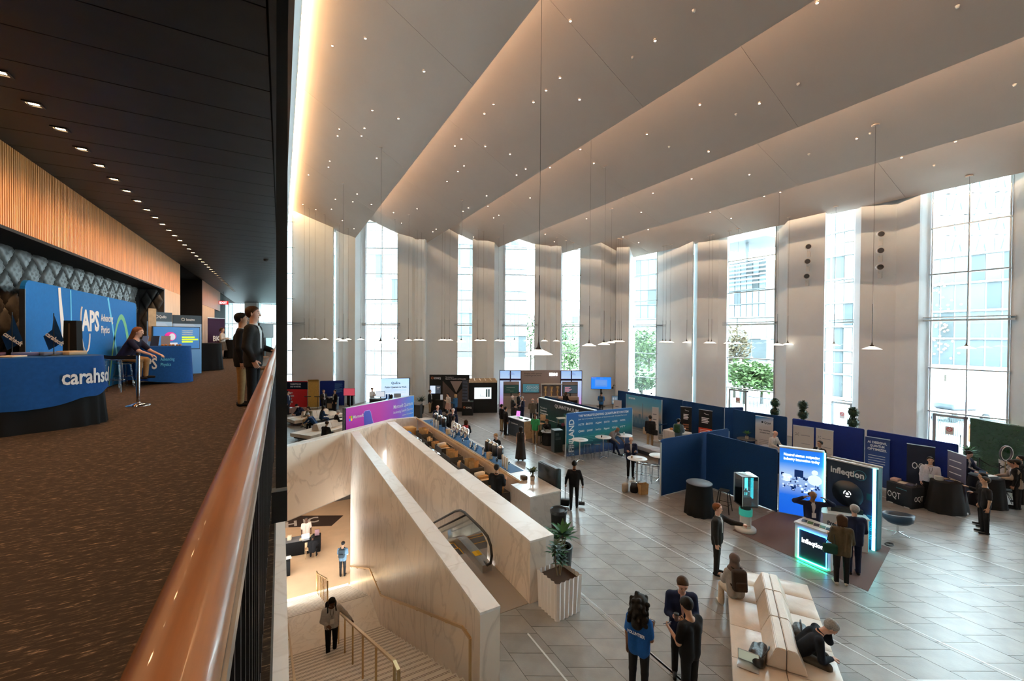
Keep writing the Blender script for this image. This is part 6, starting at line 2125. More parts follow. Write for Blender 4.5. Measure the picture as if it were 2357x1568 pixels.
def flat(parent,pts,mat,y=-.006,name='printed_shape'):
	return MB().ngon([(p[0],y,p[1]) for p in pts]).build(name,mat,parent)
flat(t,[(L*.02,2.42),(L*.32,2.42),(L*.17,1.5)],M('taupe_light_print',(.30,.25,.23),.5))
flat(t,[(-L*.17,2.42),(-L*.16,2.42),(L*.16,1.35),(L*.16,.3),(-L*.17,.3)],tri2)
flat(t,[(L*.49,2.42),(L*.18,1.35),(L*.18,.3),(L*.49,.3)],tri2)
for k in range(6):
	MB().box(-L*.15 + k*L*.05,-L*.148 + k*L*.05,-.010,-.006,.3,2.3 - k*.3).build('printed_line',M('booth_black',(.010,.011,.012),.5),t)
MB().box(-L*.48,-L*.35,-.04,-.006,1.45,2.05).build('wall_screen',M('screen_bluewhite',(.5,.6,.75),.3,emit=.8),t)
MB().box(-L*.33,-L*.22,-.04,-.006,1.45,2.05).build('wall_screen',M('screen_dimblue',(.06,.08,.12),.3,emit=.3),t)
lines(t,[(-L*.31,1.9,L*.07,.05),(-L*.31,1.78,L*.05,.04)],white,-.041)
a,b = G(1079,951),G(1144,950)
t,L = face_panel('black_room','black square booth room with an open timber lattice roof and bright screen','booth',a,b)
for (x0,x1,y0,y1) in ((-L/2,L/2,0,.1),(-L/2,L/2,1.9,2.0),(-L/2,-L/2 + .1,0,2.0),(L/2 - .1,L/2,0,2.0)):
	MB().box(x0,x1,y0,y1,0,2.35).build('wall_panel',M('booth_black',(.010,.011,.012),.5),t)
for k in range(6):
	x = -L/2 + k*(L - .06)/5
	MB().box(x,x + .06,0,2.0,2.36,2.52).build('roof_slat',wood_light,t)
for k in range(4):
	y0 = k*1.94/3
	MB().box(-L/2,L/2,y0,y0 + .06,2.36,2.50).build('roof_slat',wood_light,t)
MB().box(-L*.32,L*.30,-.05,0,1.05,2.0).build('screen_casing',black_steel,t)
MB().box(-L*.31,L*.29,-.056,-.05,1.10,1.98).build('screen',M('screen_pale_white',(.62,.68,.70),.3,emit=.85),t)
lines(t,[(-L*.1,1.3,L*.16,.015),(-L*.1,1.3,.015,.2),(L*.10,1.25,L*.05,.6),(L*.18,1.25,L*.05,.6)],M('screen_green',(.02,.12,.12),.4),-.058)
a,b = G(1063,957),G(1088,957)
t,L = counter('podium','black podium with white name and orange hexagon before the black booth',a,b,.5,1.05,M('booth_black',(.010,.011,.012),.5),M('desk_top_dark',(.05,.05,.055),.35))
hexa(t,-L*.28,.62,.07,-.006,orange)
text('IONQ',t,-L*.12,.55,.17,white,-.006,L*.5,.02)
o = thing('card_rack','tall black rack of cards standing on the black podium','rack',on_counter(t,-.2,.25,1.05),t.rotation_euler.z - .4)
MB().box(-.22,.22,-.02,.02,0,1.6).build('board',M('rack_dark',(.02,.025,.04),.4),o)
for r in range(6):
	for c in range(4):
		MB().box(-.19 + c*.1,-.12 + c*.1,-.03,-.02,.15 + r*.24,.30 + r*.24).build('card',M('card_slate',(.06,.08,.13),.4),o)
for k,(lx,lab) in enumerate(((.1,'white mug at the front of the black podium'),(.32,'green leaflets on the black podium'))):
	P_ = on_counter(t,lx,.2,1.05)
	if k == 0: cup(lab,P_,(.7,.7,.7),.1,.04,'mug')
	else: tag(MB().box(-.1,.1,-.07,.07,0,.02).build('leaflet',M('leaflet_green',(.05,.25,.15),.5),None,P_,t.rotation_euler.z),lab,'leaflet')
p = G(966,966)
t = thing('touch_kiosk','dark freestanding touch kiosk left of the black booth','kiosk',(p.x,p.y + .5,0),-TH - .3)
MB().box(-.28,.28,-.18,.18,0,1.05).build('pedestal',M('kiosk_grey',(.05,.052,.055),.5),t)
MB().box(-.34,.34,-.24,.24,1.05,1.10,mat=Matrix.Rotation(R(8),4,'X')).build('screen_deck',M('kiosk_deck',(.16,.16,.17),.3),t)
p = G(968,952)
potted('dark green bushy plant in a black pot left of the black booth',(p.x,p.y,0),black_steel,[(.22,0),(.28,.6),(.25,.6),(.24,.5)],1.6,[(0,0,1.0,22,.55,.07),(.1,0,.9,16,.5,.07),(-.1,.05,.9,16,.5,.07)],leaf_d)
p = G(1008,946)
t = thing('screen_plinth','black plinth with a sample screen before the black booth wall','plinth',(p.x,p.y - .4,0),-TH)
MB().box(-.3,.3,-.25,.25,0,.95).build('plinth_body',M('booth_black',(.010,.011,.012),.5),t)
MB().box(-.25,.25,-.02,.02,.95,1.35).build('screen',M('screen_grey',(.4,.42,.45),.3,emit=.4),t)
a,b = G(1149,937),G(1339,937)
t,L = face_panel('booth_backdrop','wide taupe booth wall with glowing window frames and illuminated name','backdrop',a,b)
Hh = 3.12
MB().box(-L/2,L/2,0,.2,0,Hh).build('panel',M('taupe_wall',(.33,.28,.275),.6),t)
frm = M('plum_frame',(.03,.02,.055),.5)
def winbox(x0,x1):
	w = MB().box(x0,x1,-.06,0,0.02,Hh).build('window_frame',frm,t)
	pk = ramp_mat('pink_blue_print',[(0,(.62,.20,.50)),(.35,(.40,.45,.80)),(.7,(.45,.60,.85)),(1,(.25,.45,.80))],'Z',0,Hh,emit=.6)
	xm_ = (x0 + x1)/2
	for (xa,xb,za,zb) in ((x0 + .05,xm_ - .05,2.42,Hh - .05),(xm_ + .05,x1 - .05,2.42,Hh - .05),(x0 + .05,xm_ - .05,.05,2.25),(xm_ + .05,x1 - .05,.05,2.25)):
		MB().box(xa,xb,-.066,-.06,za,zb).build('lit_pane',pk,w)
	for q in range(5):
		MB().tube([(xm_ + .1 + (.06 + q*.05)*math.cos(s_*PI/5),-.068,2.72 + (.05 + q*.04)*math.sin(s_*PI/5)) for s_ in range(6)],.006,4).build('printed_swirl',M('swirl_print',(.2,.25,.5),.5),w)
winbox(-L/2,-L/2 + L*.262)
winbox(L/2 - L*.262,L/2)
ilet = M('lit_white',(1,1,1),.4,emit=1.6)
text('IBM',t,L*.10,2.66,.34,M('lit_name',(1,1,1),.4,emit=4.0),-.03,L*.095,.03)
text('Bringing useful quantum',t,-L*.20,2.80,.17,ink,-.004,L*.21,0)
text('computing to the world',t,-L*.20,2.62,.17,ink,-.004,L*.20,0)
MB().box(-L*.22,-L*.02,-.08,0,1.22,1.98).build('screen_casing',M('screen_bezel',(.05,.09,.11),.4),t)
MB().box(-L*.215,-L*.025,-.086,-.08,1.25,1.95).build('screen',M('screen_teal',(.05,.16,.20),.3,emit=.5),t)
for r in range(4):
	for c in range(8):
		MB().ball((-L*.17 + c*.13 + (r % 2)*.06,-.088,1.45 + r*.11),.04,6,4,sc=(1,.1,1)).build('screen_dot',white,t)
MB().box(L*.0,L*.255,-.30,0,1.93,2.0).build('niche_top',white_lam,t)
for x in (L*.0,L*.25):
	MB().box(x,x + .05,-.30,0,.9,1.95).build('niche_side',white_lam,t)
MB().box(L*.0,L*.255,-.30,0,.86,.92).build('niche_shelf',white_lam,t)
for k in range(3):
	o = thing('gold_model','golden chandelier-like model in the booth niche, %s from left' % ordn[k],'model',on_counter(t,L*(.055 + k*.072),-.15,.92),0,'golden models in the booth niche')
	MB().lathe([(.02,.02),(.10,.05),(.10,.10),(.03,.12),(.12,.40),(.12,.46),(.04,.5),(.15,.76),(.15,.84),(.02,.88)],12).build('model_body',brass,o)
for (lx,lab,scr) in ((-L*.36,'dark workstation screen on a taupe pillar at the left window frame',M('screen_green',(.02,.12,.12),.4)),(L*.345,'workstation screen with pink chart at the right window frame',M('screen_chart',(.05,.09,.12),.3,emit=.3))):
	o = thing('workstation',lab,'workstation',on_counter(t,lx,-.75,0),t.rotation_euler.z)
	MB().box(-.62,.62,-.3,.3,0,.98).build('desk',M('desk_taupe',(.40,.33,.28),.5),o)
	MB().box(-.66,.66,.34,.42,0.0,2.2).build('rear_panel',M('taupe_wall',(.33,.28,.275),.6),o)
	MB().box(-.62,.62,.26,.34,1.22,1.92).build('screen_casing',black_steel,o)
	MB().box(-.59,.59,.25,.26,1.25,1.89).build('screen',scr,o)
	MB().box(-.05,.05,.26,.32,.98,1.25).build('neck',black_steel,o)
	if lx > 0:
		for q in range(5):
			MB().box(-.45,-.1 + .12*(q % 3),.244,.25,1.38 + q*.08,1.43 + q*.08).build('chart_bar',M('chart_pink',(.6,.3,.4),.4,emit=.4),o)
	else:
		lines(o,[(-.4,1.7,.7,.02),(-.4,1.5,.3,.02),(-.1,1.4,.3,.02)],white,.248)
for k,(px,py,lab) in enumerate(((1265,938,'dark curved chair left of the timber lectern before the taupe wall'),(1305,940,'dark curved chair right of the timber lectern before the taupe wall'))):
	p = G(px,py)
	t2 = thing('tub_chair',lab,'chair',(p.x,p.y - .8,0),-TH,'dark curved chairs before the taupe booth wall')
	for (r,z0,z1,nm,mt) in ((.36,.45,.8,'backrest',black_cloth),(.34,.32,.45,'seat',black_cloth)):
		vs = []
		for i in range(13):
			a_ = PI + PI*i/12
			for zz in (z0,z1):
				vs.append((r*math.cos(a_),r*.6*math.sin(a_),zz)); vs.append(((r - .06)*math.cos(a_),(r - .06)*.6*math.sin(a_),zz))
		fs = []
		for i in range(12):
			b0 = i*4; b1 = b0 + 4
			fs += [(b0,b1,b1 + 2,b0 + 2),(b0 + 1,b0 + 3,b1 + 3,b1 + 1),(b0 + 2,b1 + 2,b1 + 3,b0 + 3)]
		MB().add(vs,fs,0,True).build(nm,mt,t2)
	for sx in (-.2,.2):
		for sy in (-.1,.1):
			MB().cyl((sx,sy,0),(sx,sy,.34),.02).build('leg',wood_light,t2)
p = G(1286,940)
t2 = thing('lectern','pale timber lectern between two dark curved chairs','lectern',(p.x,p.y - .4,0),-TH)
MB().box(-.26,.26,-.2,.2,0,.95).build('body',M('pink_timber',(.50,.33,.25),.5),t2)
MB().box(-.30,.30,-.26,.26,.95,1.02,mat=Matrix.Rotation(R(10),4,'X')).build('top',M('pink_timber',(.50,.33,.25),.5),t2)
p = G(1383,936)
bs = M('screen_blue',(.01,.10,.55),.3,emit=1.1,ecol=(.01,.14,.75))
t = tv_stand('large bright blue screen on a tall black stand right of the taupe wall',p,-TH - .08,1.72,1.05,2.02,bs)
lines(t,[(-.52,1.72,1.04,.60)],M('screen_blue_pale',(.08,.22,.6),.3,emit=.7),-.037)
lines(t,[(-.45,2.2 - q*.07,.9,.012) for q in range(5)],M('screen_line',(.3,.5,.8),.3,emit=.5),-.040)
lines(t,[(-.82,2.44,.4,.05),(-.1,2.45,.3,.02)],white,-.037)
p = G(1410,944)
t = thing('menu_display','low twin menu screens on black stands beside the blue screen','screen',(p.x,p.y - .6,0),-TH)
for k in range(2):
	x = -.5 + k*.55
	MB().box(x,x + .5,-.02,.02,.55,1.25).build('casing',black_steel,t)
	MB().box(x + .02,x + .48,-.026,-.02,.58,1.22).build('screen',M('screen_menu',(.10,.16,.22),.3,emit=.6),t)
	for q in range(4):
		MB().box(x + .06 + .2*(q % 2),x + .2 + .2*(q % 2),-.03,-.026,.68 + .25*(q // 2),.86 + .25*(q // 2)).build('menu_tile',M('tile_%d' % q,((.5,.5,.45),(.05,.35,.1),(.5,.55,.6),(.3,.4,.5))[q],.4,emit=.3),t)
	for xx_ in (x + .08,x + .42):
		MB().box(xx_ - .015,xx_ + .015,-.02,.02,0,.55).build('leg',black_steel,t)
p = G(1408,937)
t = thing('floor_lamp','drooping black arc floor lamp by the corner column','lamp',(p.x + 1.2,p.y + .8,0))
MB().tube([(0,0,0),(0,0,1.4),(-.05,0,1.7),(-.25,0,1.75),(-.38,0,1.55)],.03,6).build('arm',M('lamp_grey',(.08,.08,.08),.5),t)
MB().lathe([(.22,0),(.22,.03),(0,.05)],14).build('base',black_steel,t)
MB().ball((-.38,0,1.5),.09,8,6).build('shade',M('lamp_grey',(.08,.08,.08),.5),t)
for k in range(3):
	q = at(1450 + k*26,901 + k*4,2.22)
	t = thing('clip_light','black clip-on spotlight on the long blue partition top, %s from left' % ordn[k],'spotlight',(q.x,q.y,2.21),0,'clip-on spotlights')
	MB().tube([(0,0,0),(0,0,.12),(-.2,-.1,.16)],.012,6).build('arm',black_steel,t)
	MB().cyl((-.2,-.1,.16),(-.27,-.14,.12),.035,.05).build('head',black_steel,t)
# ---------------------------------------------------------------- island sofas
leather = M('cream_leather',(.72,.60,.49),.36,noise=(5,.05),bump=(22,.12))
def cushion(parent,x0,x1,y0,y1,z0,z1,name='seat_cushion'):
	m = MB(); n = 6
	vs = {}
	V_ = []
	for i in range(n + 1):
		for j in range(n + 1):
			u,v = i/n,j/n
			edge = min(u,1 - u,v,1 - v)
			z = z1 - .035*(1 - min(1,edge*5))**2 + .010*math.sin(u*9 + v*5)*min(1,edge*4)
			for bu in (.3,.7):
				for bv in (.3,.7):
					d2 = (u - bu)**2 + (v - bv)**2
					z -= .018*math.exp(-d2/.004)
			vs[i,j] = len(V_); V_.append((x0 + (x1 - x0)*u,y0 + (y1 - y0)*v,z))
	F_ = [(vs[i,j],vs[i + 1,j],vs[i + 1,j + 1],vs[i,j + 1]) for i in range(n) for j in range(n)]
	base = len(V_)
	ring = [(i,0) for i in range(n)] + [(n,j) for j in range(n)] + [(i,n) for i in range(n,0,-1)] + [(0,j) for j in range(n,0,-1)]
	for k in ring:
		p = V_[vs[k]]; V_.append((p[0],p[1],z0))
	for q in range(len(ring)):
		pass
	m.add(V_[:base],F_,0,True)
	nr = len(ring)
	m.add([V_[vs[k]] for k in ring] + V_[base:],[(q,nr + q,nr + (q + 1) % nr,(q + 1) % nr) for q in range(nr)],0,False)
	return m.build(name,leather,parent)
def island_sofa(label,c,ang,bounds,back0,back1,width=1.62):
	t = thing('island_sofa',label,'sofa',(c[0],c[1],0),ang)
	hw = width/2
	x0,x1 = bounds[0],bounds[-1]
	MB().box(x0 + .12,x1 - .12,-hw + .15,hw - .15,.10,.22).build('base_frame',M('sofa_base',(.03,.03,.03),.6),t)
	for x in (x0 + .3,(x0 + x1)/2,x1 - .3):
		for y in (-hw + .3,hw - .3):
			MB().cyl((x,y,0),(x,y,.12),.025).build('foot',chrome,t)
	for a,b in zip(bounds[:-1],bounds[1:]):
		cushion(t,a + .006,b - .006,-hw,-.006,.20,.43)
		cushion(t,a + .006,b - .006,.006,hw,.20,.43)
	bb = [q for q in bounds if back0 - .01 <= q <= back1 + .01]
	for a,b in zip(bb[:-1],bb[1:]):
		for s_ in (-1,1):
			pr = [(s_*.006,.42),(s_*.30,.42),(s_*.27,.50),(s_*.155,.76),(s_*.13,.775),(s_*.006,.775)]
			vs = [(a + .006,y,z) for y,z in pr] + [(b - .006,y,z) for y,z in pr]
			n = len(pr)
			fs = [tuple(range(n)),tuple(range(2*n - 1,n - 1,-1))] + [(i,n + i,n + (i + 1) % n,(i + 1) % n) for i in range(n)]
			if s_ > 0: fs = [f[::-1] for f in fs]
			bm = bmesh.new()
			bv = [bm.verts.new(v) for v in vs]
			for f in fs: bm.faces.new([bv[i] for i in f])
			bmesh.ops.bevel(bm,geom=bm.edges[:],offset=.012,segments=2,affect='EDGES')
			me = bpy.data.meshes.new('backrest'); bm.to_mesh(me); bm.free()
			me.materials.append(leather)
			link('backrest',me,t)
	return t
ang = math.atan2(.57,.82)
def sofa_xy(s_,n_):
	return (.57*n_ + .82*s_,-.82*n_ + .57*s_)
island_sofa('large cream leather island sofa in the foreground with central backrests',sofa_xy(9.14,1.16),ang,[-1.98,-.92,0,.92,1.62,2.24],-.92,1.62)
SOFA_C = sofa_xy(9.14,1.16)
p1 = at(735,985,.43)
island_sofa('cream island sofa at the far left, the nearer of two',(2.55,27.2),R(38),[-2.0,-1.0,0,1.0,2.0],-1.0,1.0)
island_sofa('cream island sofa at the far left, the farther of two',(2.1,31.6),R(20),[-1.7,-.85,0,.85,1.7],-.85,.85)
def sofa_pt(lx,ly,z=.43):
	return Vector((SOFA_C[0],SOFA_C[1],z)) + Matrix.Rotation(ang,3,'Z') @ Vector((lx,ly,0))
q = at(1722,1532,.45)
laptop('silver laptop standing open on the near seat of the foreground sofa',(q.x,q.y,.435),R(-62),(.5,.5,.5),R(75),(.55,.62,.5),.25)
q = at(1752,1506,.5)
t = thing('leather_bag','crumpled black leather bag beside the silver laptop','bag',(q.x,q.y,.43),R(20))
V_,F_ = mesh_sdf([((-.22,0,.07),(.2,.02,.08),.10,.07),((-.1,.1,.09),(.16,.12,.07),.08,.06),((.1,-.08,.05),(.26,-.02,.05),.06,.05)],.025,.03)
me = bpy.data.meshes.new('bag_body'); me.from_pydata(V_.tolist(),[],F_.tolist()); me.materials.append(M('bag_leather',(.012,.011,.011),.35,bump=(14,.6))); me.polygons.foreach_set('use_smooth',[True]*len(me.polygons)); link('bag_body',me,t)
MB().tube([(-.2,-.05,.16),(-.05,-.12,.24),(.12,-.1,.18)],.012,6).build('strap',black_steel,t)
q = at(1850,1478,.5)
t = thing('leather_bag','black bag on the sofa behind the bent-over man','bag',(q.x + .1,q.y + .1,.43),R(30))
MB().rbox(-.22,.22,-.12,.12,0,.24,.09,3).build('bag_body',M('bag_leather',(.012,.011,.011),.35,bump=(14,.6)),t)
MB().tube([(-.12,0,.22),(-.08,0,.33),(.08,0,.33),(.12,0,.22)],.012,6).build('handle',black_steel,t)
# ---------------------------------------------------------------- coffee bar
bar_body = marble_mat('bar_stone',(.50,.42,.36),(.3,.24,.2),1.2,.4,.3)
t = thing('bar_counter','long stone coffee bar counter behind the right parapet','counter',(7.5,10.8,0))
MB().box(-.36,.35,0,13.4,0,1.02).build('body',bar_body,t)
MB().box(-.78,-.36,0,1.2,0,1.02).build('body_end',bar_body,t)
MB().box(-.38,.38,-.02,13.4,1.02,1.06).build('top',marble_mat('bar_top',(.72,.66,.60),(.5,.42,.36),1.0,.12,.3),t)
MB().box(-.80,-.38,-.02,1.2,1.02,1.06).build('top_end',marble_mat('bar_top',(.72,.66,.60),(.5,.42,.36),1.0,.12,.3),t)
MB().box(-.46,-.38,1.2,13.4,1.03,1.10).build('timber_trim',wood_light,t)
MB().box(-.40,-.385,1.2,13.4,1.10,1.115).build('trim_edge',chrome,t)
tag(MB().box(5.55,7.10,24.25,24.5,0,1.12).build('marble_block',marble_top),'short cream marble block closing the far end of the bar','block')
p = G(1242,1165); p2 = G(1285,1190)
t = thing('standing_sign','upright black panel standing at the near end of the coffee bar','sign',(8.03,11.7,0))
MB().rbox(-.12,.12,-.55,.52,0,1.60,.02,2).build('panel_body',M('gloss_black',(.008,.008,.009),.25),t)
MB().box(-.07,.07,-.5,.47,1.60,1.615).build('top_grille',M('grille_grey',(.12,.12,.12),.5),t)
unit_mat = M('unit_steel',(.10,.10,.105),.45,.6)
r_ = random.Random(11)
warm_sh = M('shelf_led',(1,.7,.4),.5,emit=12.0,ecol=(1,.62,.30))
ys = 12.6
k = 0
while ys < 23.2:
	w = .95 + .15*r_.random()
	t = thing('bar_unit','dark steel under-counter bin unit of the coffee bar, %s from the near end' % ordn[k],'cabinet',(6.72,ys + w/2,0),0,'under-counter units of the coffee bar')
	h = .55 + .14*(k % 3)
	MB().box(-.30,.30,-w/2 + .02,w/2 - .02,0,h - .2).build('body',unit_mat,t)
	for (x0,x1,y0,y1) in ((-.30,-.28,-w/2 + .02,w/2 - .02),(.28,.30,-w/2 + .02,w/2 - .02),(-.28,.28,-w/2 + .02,-w/2 + .04),(-.28,.28,w/2 - .04,w/2 - .02)):
		MB().box(x0,x1,y0,y1,h - .2,h).build('rim',unit_mat,t)
	MB().box(-.315,-.30,-w/2 + .1,w/2 - .1,h - .32,h - .28).build('handle',white_lam,t)
	MB().box(.405,.418,-w/2 + .05,w/2 - .05,.985,1.0).build('shelf_light',warm_sh,t)
	kind = k % 4
	if kind in (0,2):
		for q in range(2):
			o = thing('paper_bag','brown paper sack in the %s under-counter unit%s' % (ordn[k],' at its far side' if q else ' at its near side'),'bag',(6.70,ys + w*(.28 + .42*q),h - .2),r_.random())
			hh = .38
			MB().add([(-.15,-.11,0),(.15,-.11,0),(.15,.11,0),(-.15,.11,0),(-.17,-.13,hh),(.16,-.14,hh + .03),(.18,.13,hh - .02),(-.15,.14,hh + .02),(-.12,-.09,hh - .1),(.12,-.09,hh - .1),(.12,.09,hh - .1),(-.12,.09,hh - .1)],
					 [(0,3,2,1),(0,1,5,4),(1,2,6,5),(2,3,7,6),(3,0,4,7),(4,5,9,8),(5,6,10,9),(6,7,11,10),(7,4,8,11),(8,9,10,11)]).build('sack',kraft,o)
	elif kind == 1:
		for q in range(3):
			o = MB().rbox(-.2,.2,-.09,.09,0,.16 + .05*q,.01,1).build('carton',(wood_light,kraft,paper)[q],None,(6.70,ys + w*(.22 + .28*q),h - .2),.1*q)
			tag(o,'small %s carton in the %s under-counter unit' % (('tan','brown','white')[q],ordn[k]),'box')
	else:
		for q in range(4):
			o = MB().lathe([(0,0),(.05,0),(.06,.26),(.05,.26),(.04,.02)],12).build('cup_stack',M('cup_tan',(.6,.42,.25),.6),None,(6.62 + .12*(q % 2),ys + w*(.25 + .17*q),h - .2))
			tag(o,'tan cup stack in the %s under-counter unit, %s from the near side' % (ordn[k],ordn[q]),'cups')
	ys += w + .05; k += 1
p = at(940,985,.9)
tag(MB().rbox(-.28,.28,-.3,.3,0,.5,.01,1).build('cardboard_box',M('cardboard',(.55,.30,.10),.7),None,(6.2,22.6,.45),.1),'orange-lit cardboard box at the far end of the bar well','box')
tag(MB().rbox(-.3,.3,-.35,.35,0,.45,.02,1).build('stock_crate',unit_mat,None,(6.2,22.6,0),.1),'dark crate under the cardboard box at the far end of the bar','crate')
for k,(y,ln,lab) in enumerate(((19.6,2.2,'stack of clear plastic trays on the bar side of the parapet, farthest'),(17.0,2.4,'stack of clear plastic trays on the bar side of the parapet, middle'),(14.6,1.5,'clear plastic sheet on the bar side of the parapet, nearest'))):
	t = thing('clear_trays',lab,'trays',(5.52,y - ln/2,1.05))
	MB().box(-.20,.16,0,ln,-.02,.0).build('shelf',alu,t)
	for q in range(3 if k < 2 else 1):
		MB().rbox(-.18,.14,.02*q,ln - .03*q,.005 + .05*q,.05 + .05*q,.01,1).build('tray',acrylic,t)
	MB().box(-.2,-.17,.1,.2,-1.05,-.02).build('bracket',alu,t)
urn_b = M('urn_black',(.012,.012,.013),.3)
def urn(label,p,body,h=.42,r=.125,z0=.16,group=None,chromeb=False):
	t = thing('coffee_urn',label,'urn',p,0,group)
	for q in range(3):
		a_ = q*2*PI/3
		MB().tube([(.11*math.cos(a_),.11*math.sin(a_),z0),(.13*math.cos(a_),.13*math.sin(a_),0)],.009,5).build('leg',chrome,t)
	MB().lathe([(0,z0 - .01),(r,z0 - .01),(r,z0 + h),(0,z0 + h)],18).build('body',body,t)
	MB().lathe([(r*1.05,z0 + h),(r*1.05,z0 + h + .02),(r*.6,z0 + h + .06),(.02,z0 + h + .07),(.02,z0 + h + .10),(0,z0 + h + .10)],18).build('lid',chrome,t)
	MB().tube([(-r,0,z0 + .05),(-r - .06,0,z0 + .05),(-r - .07,0,z0 + .0)],.012,6).build('tap',chrome,t)
	return t
for (px,py,b_,lab) in ((995,985,urn_b,'black coffee urn, far group on the bar, back left'),(1005,990,urn_b,'black coffee urn, far group on the bar, front'),(988,979,urn_b,'black coffee urn, far group on the bar, rearmost'),
						  (1043,1004,chrome,'chrome drinks urn mid bar, left of the pair'),(1050,1008,chrome,'chrome drinks urn mid bar, right of the pair'),(1062,1014,chrome,'chrome drinks urn before the red backpack, left'),(1070,1019,chrome,'chrome drinks urn before the red backpack, right'),
						  (1121,1047,urn_b,'black coffee urn at the near bar, leftmost of four'),(1131,1052,urn_b,'black coffee urn at the near bar, second of four'),(1139,1057,urn_b,'black coffee urn at the near bar, third of four'),(1150,1064,urn_b,'black coffee urn at the near bar, rightmost of four')):
	q = at(px,py,1.08)
	urn(lab,(min(max(q.x,7.5),7.7),q.y,1.068),b_)
tag(MB().box(7.24,7.80,13.0,23.5,1.0605,1.068).build('bar_runner',M('blue_runner',(.02,.09,.22),.6)),'blue cloth runner along the coffee bar top','runner')
r_ = random.Random(21)
cs = M('cup_white',(.72,.62,.52),.6)
for k,(px,py) in enumerate(((976,985),(981,988),(986,991),(1157,1074),(1162,1078),(1167,1082))):
	q = at(px,py,1.06)
	o = MB().lathe([(0,0),(.035,0),(.045,.42),(.035,.44),(0,.44)],12).build('cup_tower',cs,None,(min(max(q.x,7.25),7.75),q.y,1.068))
	tag(o,'tall paper cup stack at the %s end of the bar, %s from left' % ('far' if k < 3 else 'near',ordn[k % 3]),'cups','paper cup stacks on the bar')
jars = 0
for k in range(16):
	y = 13.8 + k*.58
	q = thing('drink_glass','small glass on the blue bar runner, %s from the near end' % ordn[k],'glass',(7.62 - .22*(k % 2),y,1.068),0,'glasses on the bar runner')
	MB().lathe([(.035,0),(.045,.12),(.04,.12),(.03,.01)],10).build('glass_body',acrylic,q)
for k,(y,lab) in enumerate(((16.2,'silver creamer pot set mid bar'),(16.7,'silver creamer jug mid bar'),(18.7,'silver thermos before the chrome urns'),(19.0,'second silver thermos before the chrome urns'),(15.4,'small silver jug near the timber box'))):
	q = thing('thermos',lab,'jug',(7.31,y,1.068))
	MB().lathe([(0,0),(.06,0),(.065,.2),(.04,.25),(.045,.28),(0,.29)],14).build('jug_body',chrome,q)
	MB().tube([(.06,0,.22),(.11,0,.2),(.11,0,.08),(.06,0,.05)],.01,6).build('handle',black_steel,q)
for k,(y,lab) in enumerate(((14.9,'timber tea box beside the near black urns'),(19.6,'timber tea box mid bar near the thermos'),(12.2,'small dark napkin box near the bar plant'))):
	tag(MB().rbox(-.09,.09,-.11,.11,0,.26 if k < 2 else .12,.008,1).build('tea_box',wood_light if k < 2 else M('napkin_dark',(.1,.08,.06),.6),None,(7.33,y,1.068)),lab,'box')
potted('small leafy plant in a cream pot on the near bar top',(7.55,12.0,1.06),M('cream_pot',(.55,.47,.38),.5),[(.07,0),(.09,.14),(.075,.14),(.07,.1)],.4,[(0,0,.25,8,.26,.10),(.06,.03,.30,6,.22,.09),(-.05,.05,.28,5,.22,.09)],M('leaf_olive',(.06,.09,.035),.5))
# ---------------------------------------------------------------- planters and bin by the parapet end
p = G(1290,1237)
t = thing('waste_bin','round black waste bin with a liner behind the parapet end','bin',(7.33,10.15,0))
MB().lathe([(.20,0),(.24,.75),(.25,.76)],24).build('bin_body',M('bin_black',(.012,.012,.013),.5),t)
MB().lathe([(.255,.68),(.265,.78),(.25,.80),(.235,.78),(.22,.55),(0,.5)],24).build('bin_liner',M('liner_black',(.015,.015,.017),.3,bump=(20,.8)),t)
t = thing('pleated_planter','white pleated square planter with spiky plant by the parapet end','plant',(5.36,7.38,0),R(4))
m = MB()
n = 44; vs = []
hw = .34
for z,k in ((0,.92),(.82,1.0)):
	for i in range(n):
		f_ = i/n*4; sd = int(f_); u = (f_ - sd)*2 - 1
		q = hw*k*(1 + (.05 if i % 2 else -.05))
		pt_ = [(u*hw*k,-q),(q,u*hw*k),(-u*hw*k,q),(-q,-u*hw*k)][sd]
		vs.append((pt_[0],pt_[1],z))
m.add(vs,[(i,(i + 1) % n,n + (i + 1) % n,n + i) for i in range(n)])
m.add(vs[:n],[tuple(range(n - 1,-1,-1))])
m.build('planter',M('planter_white',(.88,.83,.79),.6),t)
MB().box(-hw*.9,hw*.9,-hw*.9,hw*.9,.70,.74).build('soil',soil,t)
for k,(x,y,z,nn,L_) in enumerate(((-.08,.05,1.28,26,.26),(.05,.0,1.02,24,.24),(.12,.14,1.16,20,.24))):
	MB().tube([(x*.4,y*.4,.72),(x*.9,y*.9,(z + .72)/2),(x,y,z)],[.018,.014,.012],6).build('stem',M('stem_brown',(.16,.11,.06),.8),t)
	for lv in range(3):
		rosette((x,y,z + .09*lv - .05),nn // 2,L_*(1 - .12*lv),.055,.7,.7,seed=k*3 + lv).build('foliage',leaf_d if lv else leaf_g,t)
t = potted('broad-leaved plant in a dark planter behind the white pleated planter',(6.15,8.35,0),M('planter_dark',(.02,.03,.03),.45),[(.20,0),(.26,.78),(.23,.78),(.2,.7)],1.4,[(0,0,1.05,16,.42,.11),(.12,.02,.95,12,.40,.11),(-.1,.1,.92,12,.40,.11)],leaf_g)
